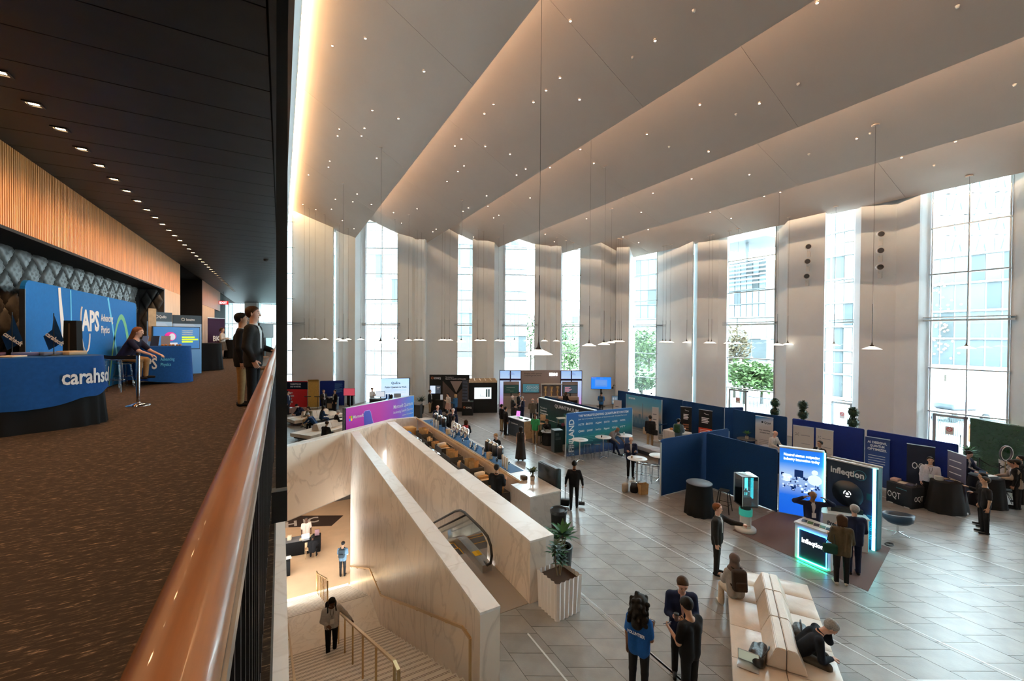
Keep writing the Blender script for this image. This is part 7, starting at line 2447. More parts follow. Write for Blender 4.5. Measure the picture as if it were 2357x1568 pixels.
# ---------------------------------------------------------------- pendants and ceiling lights
def ceil_z(x):
	for k in range(5):
		if VX[k] <= x <= XK[k]:
			return VH[k] + (HK[k] - VH[k])*(x - VX[k])/(XK[k] - VX[k])
	return 14.7
PEND = [(700,777),(711,778.7),(725,780),(747.6,782),(780,776.8),(789.6,785.5),(801,778.7),(830,780),(875.8,790.4),(908,780),(940,784),(959.6,781),(969,779.6),(1017,779.8),(1023,780.4),(1034.7,783),(1061.7,787.5),
		(1099.5,782.5),(1112,780.3),(1146.7,781.6),(1157.6,785.8),(1184,781.5),(1214,784),(1240,816),(1253,783.7),(1280.6,783),(1301.5,783.2),(1318,782.8),(1356,796.4),(1390,793.4),(1405,789.5),(1416,787),(1422,785.4),(1426,784.8),(1430,784.4),
		(1564,786),(1581.5,786.7),(1605,787.6),(1639.7,789),(1694,791),(1751,789.8),(1789,795),(1808.6,789.8),(1892.8,790.7),(2007,804),(2027,795),(2034,792.4),(2278,801)]
shade = M('pendant_shade',(.85,.80,.72),.5,emit=1.4,ecol=(1,.88,.72))
pmesh = {}
sh_me = MB().lathe([(.035,.125),(.06,.12),(.31,.0),(.305,-.004),(.05,.10),(0,.102)],24).mesh('shade',shade)
co_me = MB().lathe([(.011,.40),(.014,.28),(.035,.17),(.09,.112),(.07,.105),(0,.11)],14).mesh('cone',M('pendant_bronze',(.05,.035,.028),.4,.4))
ro_me = MB().cyl((0,0,.30),(0,0,1.75),.011,n=6).mesh('rod',black_steel)
cable_m = M('cable_dark',(.03,.027,.025),.6)
for i,(px,py) in enumerate(PEND):
	p = at(px,py,5.60)
	zc_ = (p - CAM).dot(FWD)
	if zc_ > 34.5 or zc_ < 0:
		p = atzc(px,py,34.5)
		p.z = 5.60
	p.x = min(p.x,27.0)
	t = thing('pendant_lamp','white conical pendant lamp on a long cable, %s from the left' % ordn[i],'pendant lamp',(p.x,p.y,5.60),0,'conical pendant lamps hanging over the hall')
	link('shade',sh_me,t); link('cone',co_me,t); link('rod',ro_me,t)
	zt = ceil_z(p.x) - 5.60
	MB().cyl((0,0,1.75),(0,0,zt),.005,n=4).build('cable',cable_m,t)
	MB().lathe([(.13,zt + .01),(.13,zt - .015),(0,zt - .018)],12).build('ceiling_rose',ceil_mat,t)
def hit_ceiling(px,py):
	d = ray(px,py); best = None
	for k in range(5):
		n_ = Vector((VH[k] - HK[k],0,XK[k] - VX[k])); P0_ = Vector((VX[k],0,VH[k]))
		s_ = n_.dot(P0_ - CAM)/n_.dot(d)
		if s_ <= 0: continue
		p = CAM + d*s_
		if VX[k] - .01 <= p.x <= XK[k] + .01 and (best is None or s_ < best[0]):
			best = (s_,p,k)
	return best
DL = [(765,104),(841,87),(976,163),(857,253),(917,272),(781,296),(777,312),(839,294),(832,312),(867,363),(759,370),(756,384),(822,446),(812,464),(855,470),(772,458),(763,481),(697,470),(727,482),(710,402),(788,507),(815,526),
	  (1313,47),(1289,178),(1257,207),(1228,234),(1334,228),(1136,239),(1115,261),(1062,319),(1047,335),(1117,336),(1174,354),(1068,381),(1054,394),(1029,417),(1210,388),(1189,402),(1120,450),(1078,478),(1066,486),(960,480),(906,489),(924,513),(1004,527),(996,533),
	  (1266,385),(1220,455),(1123,474),(1148,495),(1136,501),(1508,92),(1881,5),(1611,240),(1748,237),(1489,308),(1631,348),(1336,343),(1367,375),(1592,411),(1503,444),(1408,480),(1350,503),(1972,318),(1725,401),(1476,488),(1759,451),(2199,325),(2075,362),(1796,442),(1683,502),(1635,488),(1492,528),(1434,545),(1470,558),(1255,539),(1276,556),(1135,561),(1090,545),(1095,561)]
dl_me = MB().cyl((0,0,0),(0,0,-.03),.034,.032,10).mesh('lens',M('downlight_glow',(1,.85,.65),.4,emit=16.0,ecol=(1,.82,.6)))
dr_me = MB().lathe([(.036,-.028),(.05,-.02),(.055,.0)],12).mesh('trim',ceil_mat)
k2 = 0
for i,(px,py) in enumerate(sorted(DL)):
	h_ = hit_ceiling(px,py)
	if h_ is None: continue
	lab = 'tiny warm recessed ceiling spotlight, number %d counting from the left' % (k2 + 1)
	k2 += 1
	t = thing('ceiling_spotlight',lab,'spotlight',h_[1],0,'recessed spotlights in the sloped ceiling')
	link('lens',dl_me,t); link('trim',dr_me,t)
SPR = [(1597,23),(1456,131),(1837,192),(2204,13),(1694,262),(1540,337),(2003,306),(2335,194),(1862,354),(2150,380)]
sp_me = MB().lathe([(0,-.07),(.03,-.07),(.045,-.02),(.05,0)],10).mesh('head',M('sprinkler_white',(.6,.56,.52),.5))
for i,(px,py) in enumerate(sorted(SPR)):
	h_ = hit_ceiling(px,py)
	if h_ is None: continue
	t = thing('sprinkler','small unlit white sprinkler head in the sloped ceiling, %s from left' % ordn[i],'sprinkler',h_[1],0,'sprinkler heads')
	link('head',sp_me,t)
for k,(px,py,X_) in enumerate(((1860,568,27.3),(1858,602,27.3),(1856,636,27.3),(2027,539,27.78),(2026,577,27.78),(2025,615,27.78))):
	p = atx(px,py,X_ - .35)
	t = thing('wall_speaker','round wall speaker on a bracket, %s of three on the %s' % (('upper','middle','lower')[k % 3],'broad white fin' if k < 3 else 'tan column'),'speaker',p,0,'wall speakers')
	f_ = Vector((-.8,-.55,-.12)).normalized()
	MB().cyl(f_*-.14,f_*.10,.15,.17,18).build('housing',white_lam,t)
	MB().cyl(f_*.10,f_*.11,.135,.135,18).build('grille',M('grille_dark',(.06,.06,.06),.6),t)
	MB().tube([f_*-.1,Vector((.15,.1,-.25)),Vector((.33,.12,-.30))],.016,6).build('bracket',white_lam,t)
	MB().box(.30,.36,.02,.2,-.55,-.2).build('wall_plate',white_lam,t)
# ---------------------------------------------------------------- things on the balcony and the lower level
B_ = lambda px,py,z=0.0: at(px,py,ZB + z)
navy_cloth = M('blue_tablecloth',(.010,.075,.27),.8,noise=(20,.1))
def oval(a,b,n=96,e=3.2):
	return [(a*math.copysign(abs(math.cos(q))**(2/e),math.cos(q)),b*math.copysign(abs(math.sin(q))**(2/e),math.sin(q))) for q in [2*PI*i/n for i in range(n)]]
def draped(t,a,b,h,mat,hem,name,folds=9,out=1.0,amp=.03,flat=None):
	pts = oval(a,b); n = len(pts); vs = []; rows = 6
	for j in range(rows + 1):
		f = j/rows
		for i,(x,y) in enumerate(pts):
			q = 2*PI*i/n
			w = 0 if flat and flat[0] < q < flat[1] else amp*f*math.sin(q*folds*2)
			k = out + (.07 + w)*f
			vs.append((x*k,y*k,h + (hem(q) - h)*f))
	m = MB().add(vs,[(j*n + i,(j + 1)*n + i,(j + 1)*n + (i + 1) % n,j*n + (i + 1) % n) for j in range(rows) for i in range(n)],0,True)
	m.add(vs[:n],[tuple(range(n))])
	return m.build(name,mat,t),pts
def wrap_text(s_,t,pts,size,width,start,z,mat,k=1.045):
	me = text_mesh(s_,size,width,.02)
	P_ = [Vector((x*k,y*k)) for x,y in pts]; n = len(P_)
	L_ = [0]
	for i in range(n): L_.append(L_[-1] + (P_[(i + 1) % n] - P_[i]).length)
	for v in me.vertices:
		u = (start + v.co.x) % L_[-1]
		i = max(q for q in range(n) if L_[q] <= u)
		p = P_[i].lerp(P_[(i + 1) % n],(u - L_[i])/(L_[i + 1] - L_[i]))
		v.co = (p.x*(1 + v.co.z),p.y*(1 + v.co.z),z + v.co.y)
	me.materials.append(mat)
	return link('lettering',me,t)
t = thing('clothed_table','oval table in blue cloth over black with white company name at far left','table',(-3.10,8.42,ZB),R(30))
draped(t,.72,.55,1.0,black_cloth,lambda q: .0,'under_cloth',10,.985)
_,pts = draped(t,.72,.55,1.005,navy_cloth,lambda q: .40 + .16*math.sin(q + 1.2) + .02*math.sin(q*9),'tablecloth',9,1.012,.03,(4.9,6.28))
wrap_text('carahsoft',t,pts,.30,.74,3.72,.62,white,1.085)
NT = t
def flag(label,p,rz,s_='carahsoft',mir=1):
	t = thing('desk_flag',label,'flag',p,rz)
	MB().cyl((0,0,.0),(0,0,.62),.006,n=6).build('pole',black_steel,t)
	MB().lathe([(.06,0),(.06,.012),(0,.02)],14).build('foot',black_steel,t)
	vs = [(0,0,.60),(-.02,.0,.38),(-.15,.03,.28),(-.10,.05,.08),(.02,.02,.14),(.12,.0,.22)]
	MB().add(vs + [(x,y + .004,z) for x,y,z in vs],[(0,1,5),(1,2,3),(1,3,4),(1,4,5),(11,7,6),(9,8,7),(10,9,7),(11,10,7)]).build('cloth',M('flag_blue',(.008,.05,.17),.7),t)
	me = text_mesh(s_,.09,.26,.02); me.transform(Matrix.Translation((-.10,-.012,.30)) @ Matrix.Rotation(R(38),4,'Y') @ Matrix.Rotation(PI/2,4,'X')); me.materials.append(white)
	link('lettering',me,t)
	return t
for px,lab in ((28,'small blue desk flag at the left end of the blue clothed table'),(124,'small blue desk flag in the middle of the blue clothed table')):
	q = B_(px,808,1.005); q = aty(px,806,8.55)
	flag(lab,(q.x,q.y,ZB + 1.005),TH*-1 + .2)
for k,(lx,ly,hh,c,lab) in enumerate(((-.35,.1,.06,(.10,.03,.05),'dark red booklet pile on the blue clothed table'),(.0,.2,.05,(.12,.14,.3),'fanned blue leaflets on the blue clothed table'),(.25,.12,.05,(.15,.2,.32),'stack of blue-grey leaflets on the blue clothed table'),(.45,.1,.06,(.6,.45,.3),'cream booklet pile at the right end of the blue clothed table'),(-.2,-.2,.02,(.6,.5,.4),'single cream leaflet on the blue clothed table'))):
	tag(MB().rbox(-.13,.13,-.10,.10,0,hh,.004,1).build('booklet',M('bk_%d' % k,c,.6),None,on_counter(NT,lx,ly,1.006),R(20*k)),lab,'booklet')
p = aty(168,800,9.9)
t = thing('black_display_case','tall tapered black case standing between table and blue backdrop','case',(p.x,p.y,ZB),-.3)
MB().add([(-.12,-.08,0),(.12,-.08,0),(.12,.08,0),(-.12,.08,0),(-.09,-.06,1.55),(.09,-.06,1.55),(.09,.06,1.55),(-.09,.06,1.55)],[(0,3,2,1),(4,5,6,7),(0,1,5,4),(1,2,6,5),(2,3,7,6),(3,0,4,7)]).build('case_body',M('case_cloth',(.014,.014,.015),.8),t)
MB().box(-.02,.0,-.09,-.08,.1,1.5,mat=Matrix.Rotation(R(-.8),4,'X')).build('zip',M('zip_brown',(.09,.06,.04),.5),t)
a = Vector((-3.72,9.91,ZB)); b = Vector((-3.72,15.97,ZB))
t,L = fabric_panel('wide bright blue society backdrop with curved bands and white logo',a,b,2.22,M('society_blue',(.004,.13,.40),.75,noise=(20,.05)),name='printed_backdrop',cat='backdrop',feet=False,rnd=.16,th=.06,edge=black_steel)
y = -.034
def band(parent,f,n,w,mat,y=y):
	vs = []
	for i in range(n + 1):
		x,z = f(i/n); x2,z2 = f(min(1,i/n + .01)); x1,z1 = f(max(0,i/n - .01))
		d = Vector((x2 - x1,z2 - z1)).normalized(); ww = w(i/n) if callable(w) else w
		vs += [(x - d.y*ww/2,y,z + d.x*ww/2),(x + d.y*ww/2,y,z - d.x*ww/2)]
	MB().add(vs,[(2*i,2*i + 1,2*i + 3,2*i + 2) for i in range(n)]).build('printed_band',mat,parent)
wh = M('soft_white_print',(.75,.72,.70),.7); cy = M('cyan_print',(.12,.50,.75),.7); gn = M('green_print',(.16,.42,.22),.7)
band(t,lambda f: (-L*.30 + .35*f**1.6 + .2*f,2.20 - 2.1*f),14,lambda f: .10 + .16*f,wh)
band(t,lambda f: (-L/2 + .1 + f*L*.36,.95 - 1.6*f*(1 - f)*.9),18,lambda f: .20 - .1*f,cy)
band(t,lambda f: (-L*.22 + .04*f,2.2 - .9*f),6,.05,cy)
band(t,lambda f: (L*.12 + .9*f,2.2 - 2.0*f),12,.10,cy)
band(t,lambda f: (L*.13 + L*.30*f,.05 + 6.9*f*(1 - f)),26,lambda f: .06 + .16*f,gn)
text('APS',t,-L*.13,1.40,.62,wh,y,.98,.035)
text('Advancing',t,L*.045,1.62,.25,wh,y,.80,.01)
text('Physics',t,L*.045,1.34,.25,wh,y,.54,.01)
MB().tube([(-L*.135 + .17*math.cos(q) + .30*math.sin(q)*.55 + .18,y,1.45 + .52*-math.cos(q + .55)) for q in [PI*1.0 + i*PI*1.25/20 for i in range(21)]],.016,5).build('printed_orbit',wh,t)
ghost_stool('clear acrylic stool between the blue clothed table and the chrome post',B_(262,903),.76)
p = B_(318,934)
t = thing('queue_post','chrome queue post with domed base on the balcony carpet','post',p)
MB().lathe([(.18,0),(.18,.012),(.10,.035),(.03,.055),(.03,.07)],24).build('base',chrome,t)
MB().cyl((0,0,.05),(0,0,.93),.030,n=16).build('tube',chrome,t)
MB().cyl((0,0,.93),(0,0,.98),.034).build('cap',black_steel,t)
MB().add([(-.03,0,.86),(-.03,0,.93),(-.5,.5,.84),(-.5,.5,.91),(-1.0,1.1,.86),(-1.0,1.1,.93)],[(0,2,3,1),(2,4,5,3)]).build('belt',black_cloth,t)
t = thing('clothed_table','oval table in blue cloth with white society logo before the display screens','table',(-2.92,14.55,ZB),R(25))
draped(t,.70,.50,1.0,navy_cloth,lambda q: .05 + .10*math.sin(q*2),'tablecloth',8,1.0,.03,(4.9,6.28))
AT = t
_pts = oval(.70,.50)
wrap_text('APS',t,_pts,.40,.42,2.78,.42,wh,1.085)
wrap_text('Advancing',t,_pts,.12,.30,3.26,.62,cy,1.085)
wrap_text('Physics',t,_pts,.12,.22,3.26,.48,cy,1.085)
for k,(lx,ly,lab) in enumerate(((-.30,.0,'small acrylic sign holder at the left of the society table'),(-.05,.12,'dark acrylic sign holder mid society table'),(.15,-.05,'silver acrylic sign holder at the right of the society table'))):
	o = thing('sign_holder',lab,'sign',on_counter(AT,lx,ly,1.0),R(-40 + 20*k))
	MB().box(-.10,.10,-.004,.004,0,.28,mat=Matrix.Rotation(R(-14),4,'X')).build('plate',M('plate_%d' % k,((.25,.3,.4),(.04,.04,.06),(.3,.3,.33))[k],.2),o)
	MB().box(-.1,.1,0,.10,0,.01).build('foot',acrylic,o)
for k in range(6):
	tag(MB().ball((0,0,.025),.035,10,6,sc=(1,1,.7)).build('snack',M('snack_orange',(.5,.17,.03),.6),None,on_counter(AT,.05 + .08*k,-.22 + .05*(k % 2),1.0)),'orange wrapped snack on the society table, %s from left' % ordn[k],'snack','snacks on the society table')
p = B_(303,884)
t = thing('paper_bag','brown and red paper carrier bag under the society table','bag',p,.4)
MB().add([(-.16,-.1,0),(.16,-.1,0),(.16,.1,0),(-.16,.1,0),(-.17,-.11,.42),(.17,-.11,.40),(.17,.11,.42),(-.17,.11,.40)],[(0,3,2,1),(0,1,5,4),(1,2,6,5),(2,3,7,6),(3,0,4,7)]).build('bag_body',kraft,t)
MB().box(-.15,.15,-.125,-.115,.28,.42).build('red_flap',M('flap_red',(.55,.05,.06),.7),t)
t = thing('clothed_table','oval table in plain black cloth beyond the society table','table',(-2.62,18.9,ZB),R(20))
draped(t,.66,.5,1.0,black_cloth,lambda q: .02,'tablecloth',9)
tag(MB().rbox(-.25,.25,-.15,.15,0,.14,.02,1).build('black_case',M('case_black',(.01,.012,.015),.4),None,(-2.8,18.9,ZB + 1.0),.3),'flat black case on the plain black clothed table','case')
for k,(p0,p1,h,lab) in enumerate((((-3.5,16.3),(-3.0,16.7),2.0,'tall display panel with pale timber edge beside the blue backdrop'),((-3.05,17.1),(-2.35,17.45),1.95,'tall display panel with white ring logo above the blue screen'))):
	t,L = face_panel('display_banner',lab,'display',(*p0,ZB),(*p1,ZB))
	MB().box(-L/2,L/2,0,.06,0,h).build('board',ramp_mat('panel_print_%d' % k,[(0,(.10,.28,.55)),(.6,(.18,.36,.60)),(.85,(.35,.48,.62)),(.86,(.03,.045,.06)),(1,(.03,.045,.06))],'Z',0,h,emit=.15),t)
	MB().add([(-L*.45,-.004,1.35),(L*.2,-.004,1.35),(L*.42,-.004,1.5),(L*.2,-.004,1.66),(-L*.45,-.004,1.66)],[(0,1,2,3,4)]).build('printed_arrow',M('arrow_print',(.45,.55,.68),.6,emit=.15),t)
	if k == 0: MB().box(-L/2,-L/2 + .2,-.02,0,1.1,2.1).build('timber_edge',wood_light,t)
	text('Qudits' if k == 0 else 'koutro',t,-L*.05,h - .18,.12,white,-.006,L*.3,.02)
	MB().tube([(-L*.16 + .045*math.cos(q*PI/6),-.006,h - .14 + .045*math.sin(q*PI/6)) for q in range(12)],.010,5,closed=True).build('printed_ring',white,t)
t = tv_stand('blue screen with pink portrait and yellow bars behind the society table',(-2.85,16.5,ZB),R(32),1.25,.72,1.20,M('screen_society',(.005,.10,.30),.3,emit=.6))
MB().ball((-.18,-.04,1.25),.14,14,8,sc=(1.1,.1,1)).build('screen_blob',M('screen_pink',(.6,.02,.25),.4,emit=.5),t)
MB().ball((-.14,-.055,1.24),.09,12,8,sc=(.9,.1,1.2)).build('screen_face',M('screen_white',(.6,.6,.65),.4,emit=.4),t)
MB().box(-.35,.0,-.05,-.036,.92,1.06).build('screen_shirt',M('screen_white',(.6,.6,.65),.4,emit=.4),t)
lines(t,[(.12,1.42 - q*.06,.3,.025) for q in range(3)],white,-.038)
lines(t,[(.12,1.20,.35,.05),(.12,1.13,.45,.05),(.12,1.06,.30,.05)],M('screen_yellow',(.55,.75,.0),.4,emit=.6),-.038)
p = atx(514,697,-3.35)
t = thing('exit_sign','red illuminated EXIT sign hanging at the far end of the balcony','sign',(p.x,p.y,p.z - .12),R(-5))
MB().box(-.28,.28,-.02,.02,0,.24).build('case',M('exit_red',(.5,.01,.01),.4,emit=.5,ecol=(.7,.02,.02)),t)
text('EXIT',t,0,.05,.2,M('lit_white',(1,1,1),.4,emit=1.6),-.024,.42,.02,'CENTER')
MB().cyl((0,0,.24),(0,0,ZBC - p.z + .12),.012).build('rod',black_steel,t)
t,L = rollup('dark purple roll-up banner at the far end of the balcony',(-3.45,27.6,ZB),(-2.75,28.2,ZB),2.2,M('plum_print',(.045,.015,.05),.6))
text('BK',t,0,.95,.4,white,-.008,.4,.03,'CENTER')
t = thing('clothed_table','black clothed counter where two people talk at the far balcony end','table',(-2.0,27.9,ZB),R(20))
draped(t,.75,.4,1.02,black_cloth,lambda q: .02,'tablecloth',9)
tv_stand('black screen on a pole seen edge-on near the balcony end window',(-.55,20.6,ZB),R(60),1.0,.62,1.5,M('screen_off',(.01,.01,.012),.2))
t = thing('lounge_chair','brown tub lounge chair beyond the two men by the railing','chair',(-.62,12.6,ZB),R(200))
MB().lathe([(.05,.25),(.30,.25),(.36,.42),(.38,.74),(.33,.76),(.30,.48),(.05,.44)],22).build('tub_seat',M('brown_leather',(.17,.10,.06),.45),t)
for q in range(4): MB().cyl((.22*math.cos(q*PI/2 + .7),.22*math.sin(q*PI/2 + .7),0),(.2*math.cos(q*PI/2 + .7),.2*math.sin(q*PI/2 + .7),.27),.018).build('leg',black_steel,t)
t = thing('side_table','low dark timber side table against the railing beyond the men','table',(-.45,11.6,ZB))
MB().rbox(-.25,.25,-.35,.35,.50,.55,.01,1).build('top',M('side_timber',(.12,.07,.04),.5),t)
for sx in (-1,1):
	for sy in (-1,1): MB().box(sx*.2 - .02,sx*.2 + .02,sy*.3 - .02,sy*.3 + .02,0,.5).build('leg',black_steel,t)
Lw = lambda px,py,z=0.0: at(px,py,ZL + z)
rug = [Lw(640,1215),Lw(763,1211),Lw(790,1187),Lw(640,1188)]
t = tag(MB().prism([(p.x,p.y) for p in rug],ZL,ZL + .012).build('floor_mat',M('rug_dark',(.045,.028,.022),.9)),'large dark floor mat with pale letters on the lower level','mat')
me = text_mesh('OTH IC',1.15,3.4,.03); me.transform(Matrix.Translation((-1.2,29.6,ZL + .015))); me.materials.append(M('mat_letter',(.45,.40,.36),.8)); link('lettering',me,t)
a,b = Lw(646,1283),Lw(738,1274)
t,L = face_panel('clothed_table','long black clothed reception table on the lower level','table',(a.x - 1.2,a.y,ZL),(b.x,b.y + .2,ZL))
MB().rbox(-L/2,L/2,0,.8,0,.74,.02,1).build('tablecloth',black_cloth,t)
MB().box(-L*.1,L*.22,.05,.75,.74,.755).build('grey_runner',M('grey_felt',(.14,.14,.15),.8),t)
for k,(lx,ly,w,d_,h,c,lab) in enumerate(((L*.44,.45,.12,.04,.34,(.35,.2,.22),'upright card at the right end of the lower reception table'),(L*.30,.5,.2,.14,.05,(.6,.5,.3),'cream papers near the monitor on the lower table'),(L*.0,.45,.1,.12,.22,(.7,.6,.45),'cream box at the left of the lower table'),(L*.2,.25,.12,.15,.03,(.6,.5,.35),'papers before the seated receptionist'))):
	tag(MB().rbox(-w,w,-d_,d_,0,h,.005,1).build('desk_item',M('low_%d' % k,c,.6),None,on_counter(t,lx,ly,.756),t.rotation_euler.z),lab,'papers')
o = thing('monitor','small white-blue laptop screen on the lower reception table','monitor',on_counter(t,L*.26,.2,.756),t.rotation_euler.z + .2)
MB().box(-.2,.2,-.01,.01,.02,.28,mat=Matrix.Rotation(R(-12),4,'X')).build('screen',M('screen_sky',(.5,.62,.75),.3,emit=.8),o)
MB().box(-.18,.18,-.2,0,0,.015).build('keyboard',grey_lam,o)
p = Lw(716,1284)
t = thing('armchair','pale timber armchair with its back to the stairs on the lower level','chair',(p.x,p.y + .15,ZL),R(168))
pt_ = M('pale_chair',(.60,.42,.25),.5)
MB().rbox(-.24,.24,-.22,.22,.42,.46,.015,1).build('seat',pt_,t)
MB().rbox(-.25,.25,.20,.24,.62,.90,.02,2).build('backrest',pt_,t)
for sx in (-1,1):
	MB().tube([(sx*.25,.22,.88),(sx*.25,.24,0)],.018,6).build('leg',pt_,t)
	MB().tube([(sx*.26,.2,.66),(sx*.26,-.22,.64),(sx*.26,-.22,0)],.018,6).build('arm',pt_,t)
a,b = Lw(640,1332),Lw(668,1326)
t,L = face_panel('clothed_table','second black clothed table at the foot of the stairs','table',(a.x - 1,a.y,ZL),(b.x,b.y,ZL))
MB().rbox(-L/2,L/2,0,.8,0,.74,.02,1).build('tablecloth',black_cloth,t)
tag(MB().box(-.2,.2,-.15,.15,0,.03).build('papers',paper,None,on_counter(t,L*.4,.4,.74),.1),'white papers on the table at the foot of the stairs','papers')
# ---------------------------------------------------------------- outside
def ext_m(n,c,r=.6): return M('ext_' + n,tuple(x*1.45 for x in c),r,noise=(.4,.08))
def facade(label,pa,za,pb,zb,z0,z1,cols,rows,wall,glassm,frame=.12,name='office_block',depth=8,pick=None):
	"""a block whose street face runs between two pixel columns at given view distances"""
	a,b = zc_xy(pa,za),zc_xy(pb,zb)
	t,L = face_panel(name,label,'building',(a.x,a.y,0),(b.x,b.y,0))
	MB().box(-L/2,L/2,.12,depth,z0,z1).build('wall',wall,t)
	cw,rh = L/cols,(z1 - z0)/rows
	pane = MB().box(frame/2,cw - frame/2,0,.10,frame,rh - frame).mesh('pane',glassm)
	alt = MB().box(frame/2,cw - frame/2,0,.10,frame,rh - frame).mesh('pane',ext_m('pane_dark',(.035,.042,.045)))
	r_ = random.Random(cols*7 + rows)
	for r in range(rows):
		for c in range(cols):
			link('window_pane',alt if r_.random() < .16 else pane,t,(-L/2 + c*cw,.03,z0 + r*rh))
	for r in range(rows + 1):
		MB().box(-L/2,L/2,-.12,.12,z0 + r*rh - .06,z0 + r*rh + .10).build('floor_band',wall,t)
	return t,L
pale = ext_m('pale_wall',(.15,.155,.155)); gl1 = ext_m('glass_pale',(.105,.118,.122),.3); gl2 = ext_m('glass_blue',(.060,.078,.088),.25); grey_b = ext_m('grey_slat',(.055,.062,.068)); stone_e = ext_m('stone',(.125,.12,.115)); gl3 = ext_m('glass_dim',(.045,.055,.062),.25)
facade('pale glass office block across the street, left of the hall',500,62,938,60,0,32,24,9,pale,gl1)
facade('glass tower with blue panes seen through the narrow windows',1040,56,1212,58,3,34,9,10,pale,gl2)
facade('pale low-rise far off between the pendants',1235,150,1345,150,-.1,16,8,6,pale,gl1)
t,L = facade('modern grey building with louvred floors and roof overhang',1440,74,1660,66,9,19.5,12,4,grey_b,gl2)
t,L = facade('modern louvred grey building with an overhanging flat roof',1664,66,1760,60,9,17.5,7,4,grey_b,gl2)
MB().box(-L/2 - 1,L/2 + 1.5,-2.5,6,20.2,20.8).build('roof_overhang',grey_b,t)
for q in range(6):
	MB().box(-L/2,L/2 + .6,-1.0,-.7,14.0 + q*.6,14.2 + q*.6).build('louvre',pale,t)
for q in range(2): MB().box(-L/2 + q*L*.6,-L/2 + .3 + q*L*.6,-.6,-.3,17.5,20.2).build('roof_post',grey_b,t)
facade('stone podium with ribbed windows behind the trees',1440,70,1800,58,-.1,9.0,12,3,stone_e,ext_m('podium_glass',(.09,.095,.095)))
facade('glass block beyond the narrow right window',1880,44,1985,40,0,24,5,10,pale,gl1)
t,L = facade('glazed atrium with white frames across the right street',2100,40,2345,34,3.6,13.5,7,4,ext_m('white_frame',(.19,.19,.19)),gl3)
MB().box(-L/2,L/2,-2.2,1,2.9,3.6).build('canopy',ext_m('white_frame',(.19,.19,.19)),t)
r_ = random.Random(8)
gb = MB().ball((0,0,0),.09,6,4).mesh('globe',M('atrium_globe',(1,.7,.4),.5,emit=1.6,ecol=(1,.62,.35)))
for q in range(70):
	link('globe_lamp',gb,t,(-L*.25 + r_.gauss(0,L*.10),-.2,4.2 + 7*r_.random()))
for q in range(5): MB().box(-L/2 + q*L/4 - .1,-L/2 + q*L/4 + .1,-2.0,-1.8,-.1,2.9).build('column',ext_m('white_frame',(.19,.19,.19)),t)
a,b = zc_xy(2160,80),zc_xy(2330,78)
t,L = face_panel('lattice_tower','high white lattice tower above the glazed atrium','building',(a.x,a.y,0),(b.x,b.y,0))
MB().box(-L/2,L/2,.4,10,14,48).build('wall',gl1,t)
wf = ext_m('white_frame',(.19,.19,.19))
for r in range(8):
	MB().box(-L/2,L/2,-.1,.4,14 + r*4,14.5 + r*4).build('floor_band',wf,t)
	for c in range(6):
		x = -L/2 + (c + .5*(r % 2))*L/6
		s_ = 1 if (c + r) % 2 else -1
		MB().add([(x,.0,14 + r*4),(x + .7,0,14 + r*4),(x + .7 + s_*.9,0,18 + r*4),(x + s_*.9,0,18 + r*4),(x,.4,14 + r*4),(x + .7,.4,14 + r*4),(x + .7 + s_*.9,.4,18 + r*4),(x + s_*.9,.4,18 + r*4)],[(0,1,2,3),(7,6,5,4),(0,4,5,1),(3,2,6,7),(0,3,7,4),(1,5,6,2)]).build('lattice_strut',wf,t)
		MB().box(x + 1.2,x + 2.6,.3,.42,15 + r*4,17.4 + r*4).build('window_pane',gl3,t)
def tree(label,px,zc,z0,h,r,col,seed):
	a = zc_xy(px,zc)
	t = thing('street_tree',label,'tree',(a.x,a.y,-.06))
	MB().cyl((0,0,0),(0,0,h*.6),.14,.09,8).build('trunk',ext_m('bark',(.03,.025,.02)),t)
	r_ = random.Random(seed); m = MB()
	for i in range(1100):
		u = Vector((r_.gauss(0,1),r_.gauss(0,1),r_.gauss(0,1))).normalized()*(r_.random()**.4)
		leaf(m,(u.x*r,u.y*r,h*.62 + u.z*h*.36),(r_.uniform(-1,1),r_.uniform(-1,1),r_.uniform(-.3,.8)),.42,.26,.4)
	o = m.build('crown',ext_m('leaf_' + label[:6],col),t)
	return t
lg = (.062,.098,.036); lp = (.13,.105,.07); ld = (.045,.075,.03)
for k,a in enumerate((('young green tree left of the corner window post',1466,50,0,7.0,2.2,lg),('bright green tree in the corner window',1495,48,0,7.6,2.4,lg),('pinkish blossoming tree behind the first glass door',1692,42,0,7.6,1.5,lp),('green shrub-like tree beyond the first glass door',1715,38,0,4.2,2.0,lg),
					   ('low spreading green tree right of the first glass door',1755,38,0,3.9,1.9,lg),('tall green tree beside the glass tower',1222,62,0,9.5,3.0,ld),('green tree low behind the pendants',1312,52,0,5.5,2.4,lg),('distant green tree above the far low-rise',1300,75,0,9.0,3.2,ld),
					   ('clipped green hedge tree in the corner window',1478,42,0,2.6,2.0,ld),('small green tree behind the atrium roof',2178,60,0,16,3.0,ld))):
	tree(*a,k + 1)
def bar_fence(label,p0,p1,n):
	a,b = Vector(p0),Vector(p1)
	t,L = face_panel('bar_fence',label,'fence',(a.x,a.y,-.06),(b.x,b.y,-.06))
	for i in range(n):
		MB().box(-L/2 + i*L/(n - 1) - .015,-L/2 + i*L/(n - 1) + .015,-.015,.015,0,1.25).build('bar',grey_b,t)
	MB().box(-L/2,L/2,-.03,.03,1.22,1.28).build('top_rail',grey_b,t)
bar_fence('bar fence outside the first glass door',zc_xy(1722,34),zc_xy(1800,32),34)
bar_fence('bar fence outside the second glass door',zc_xy(1880,31),zc_xy(1922,30),22)
bar_fence('bar fence outside the wide right window',zc_xy(2130,27),zc_xy(2335,24),50)
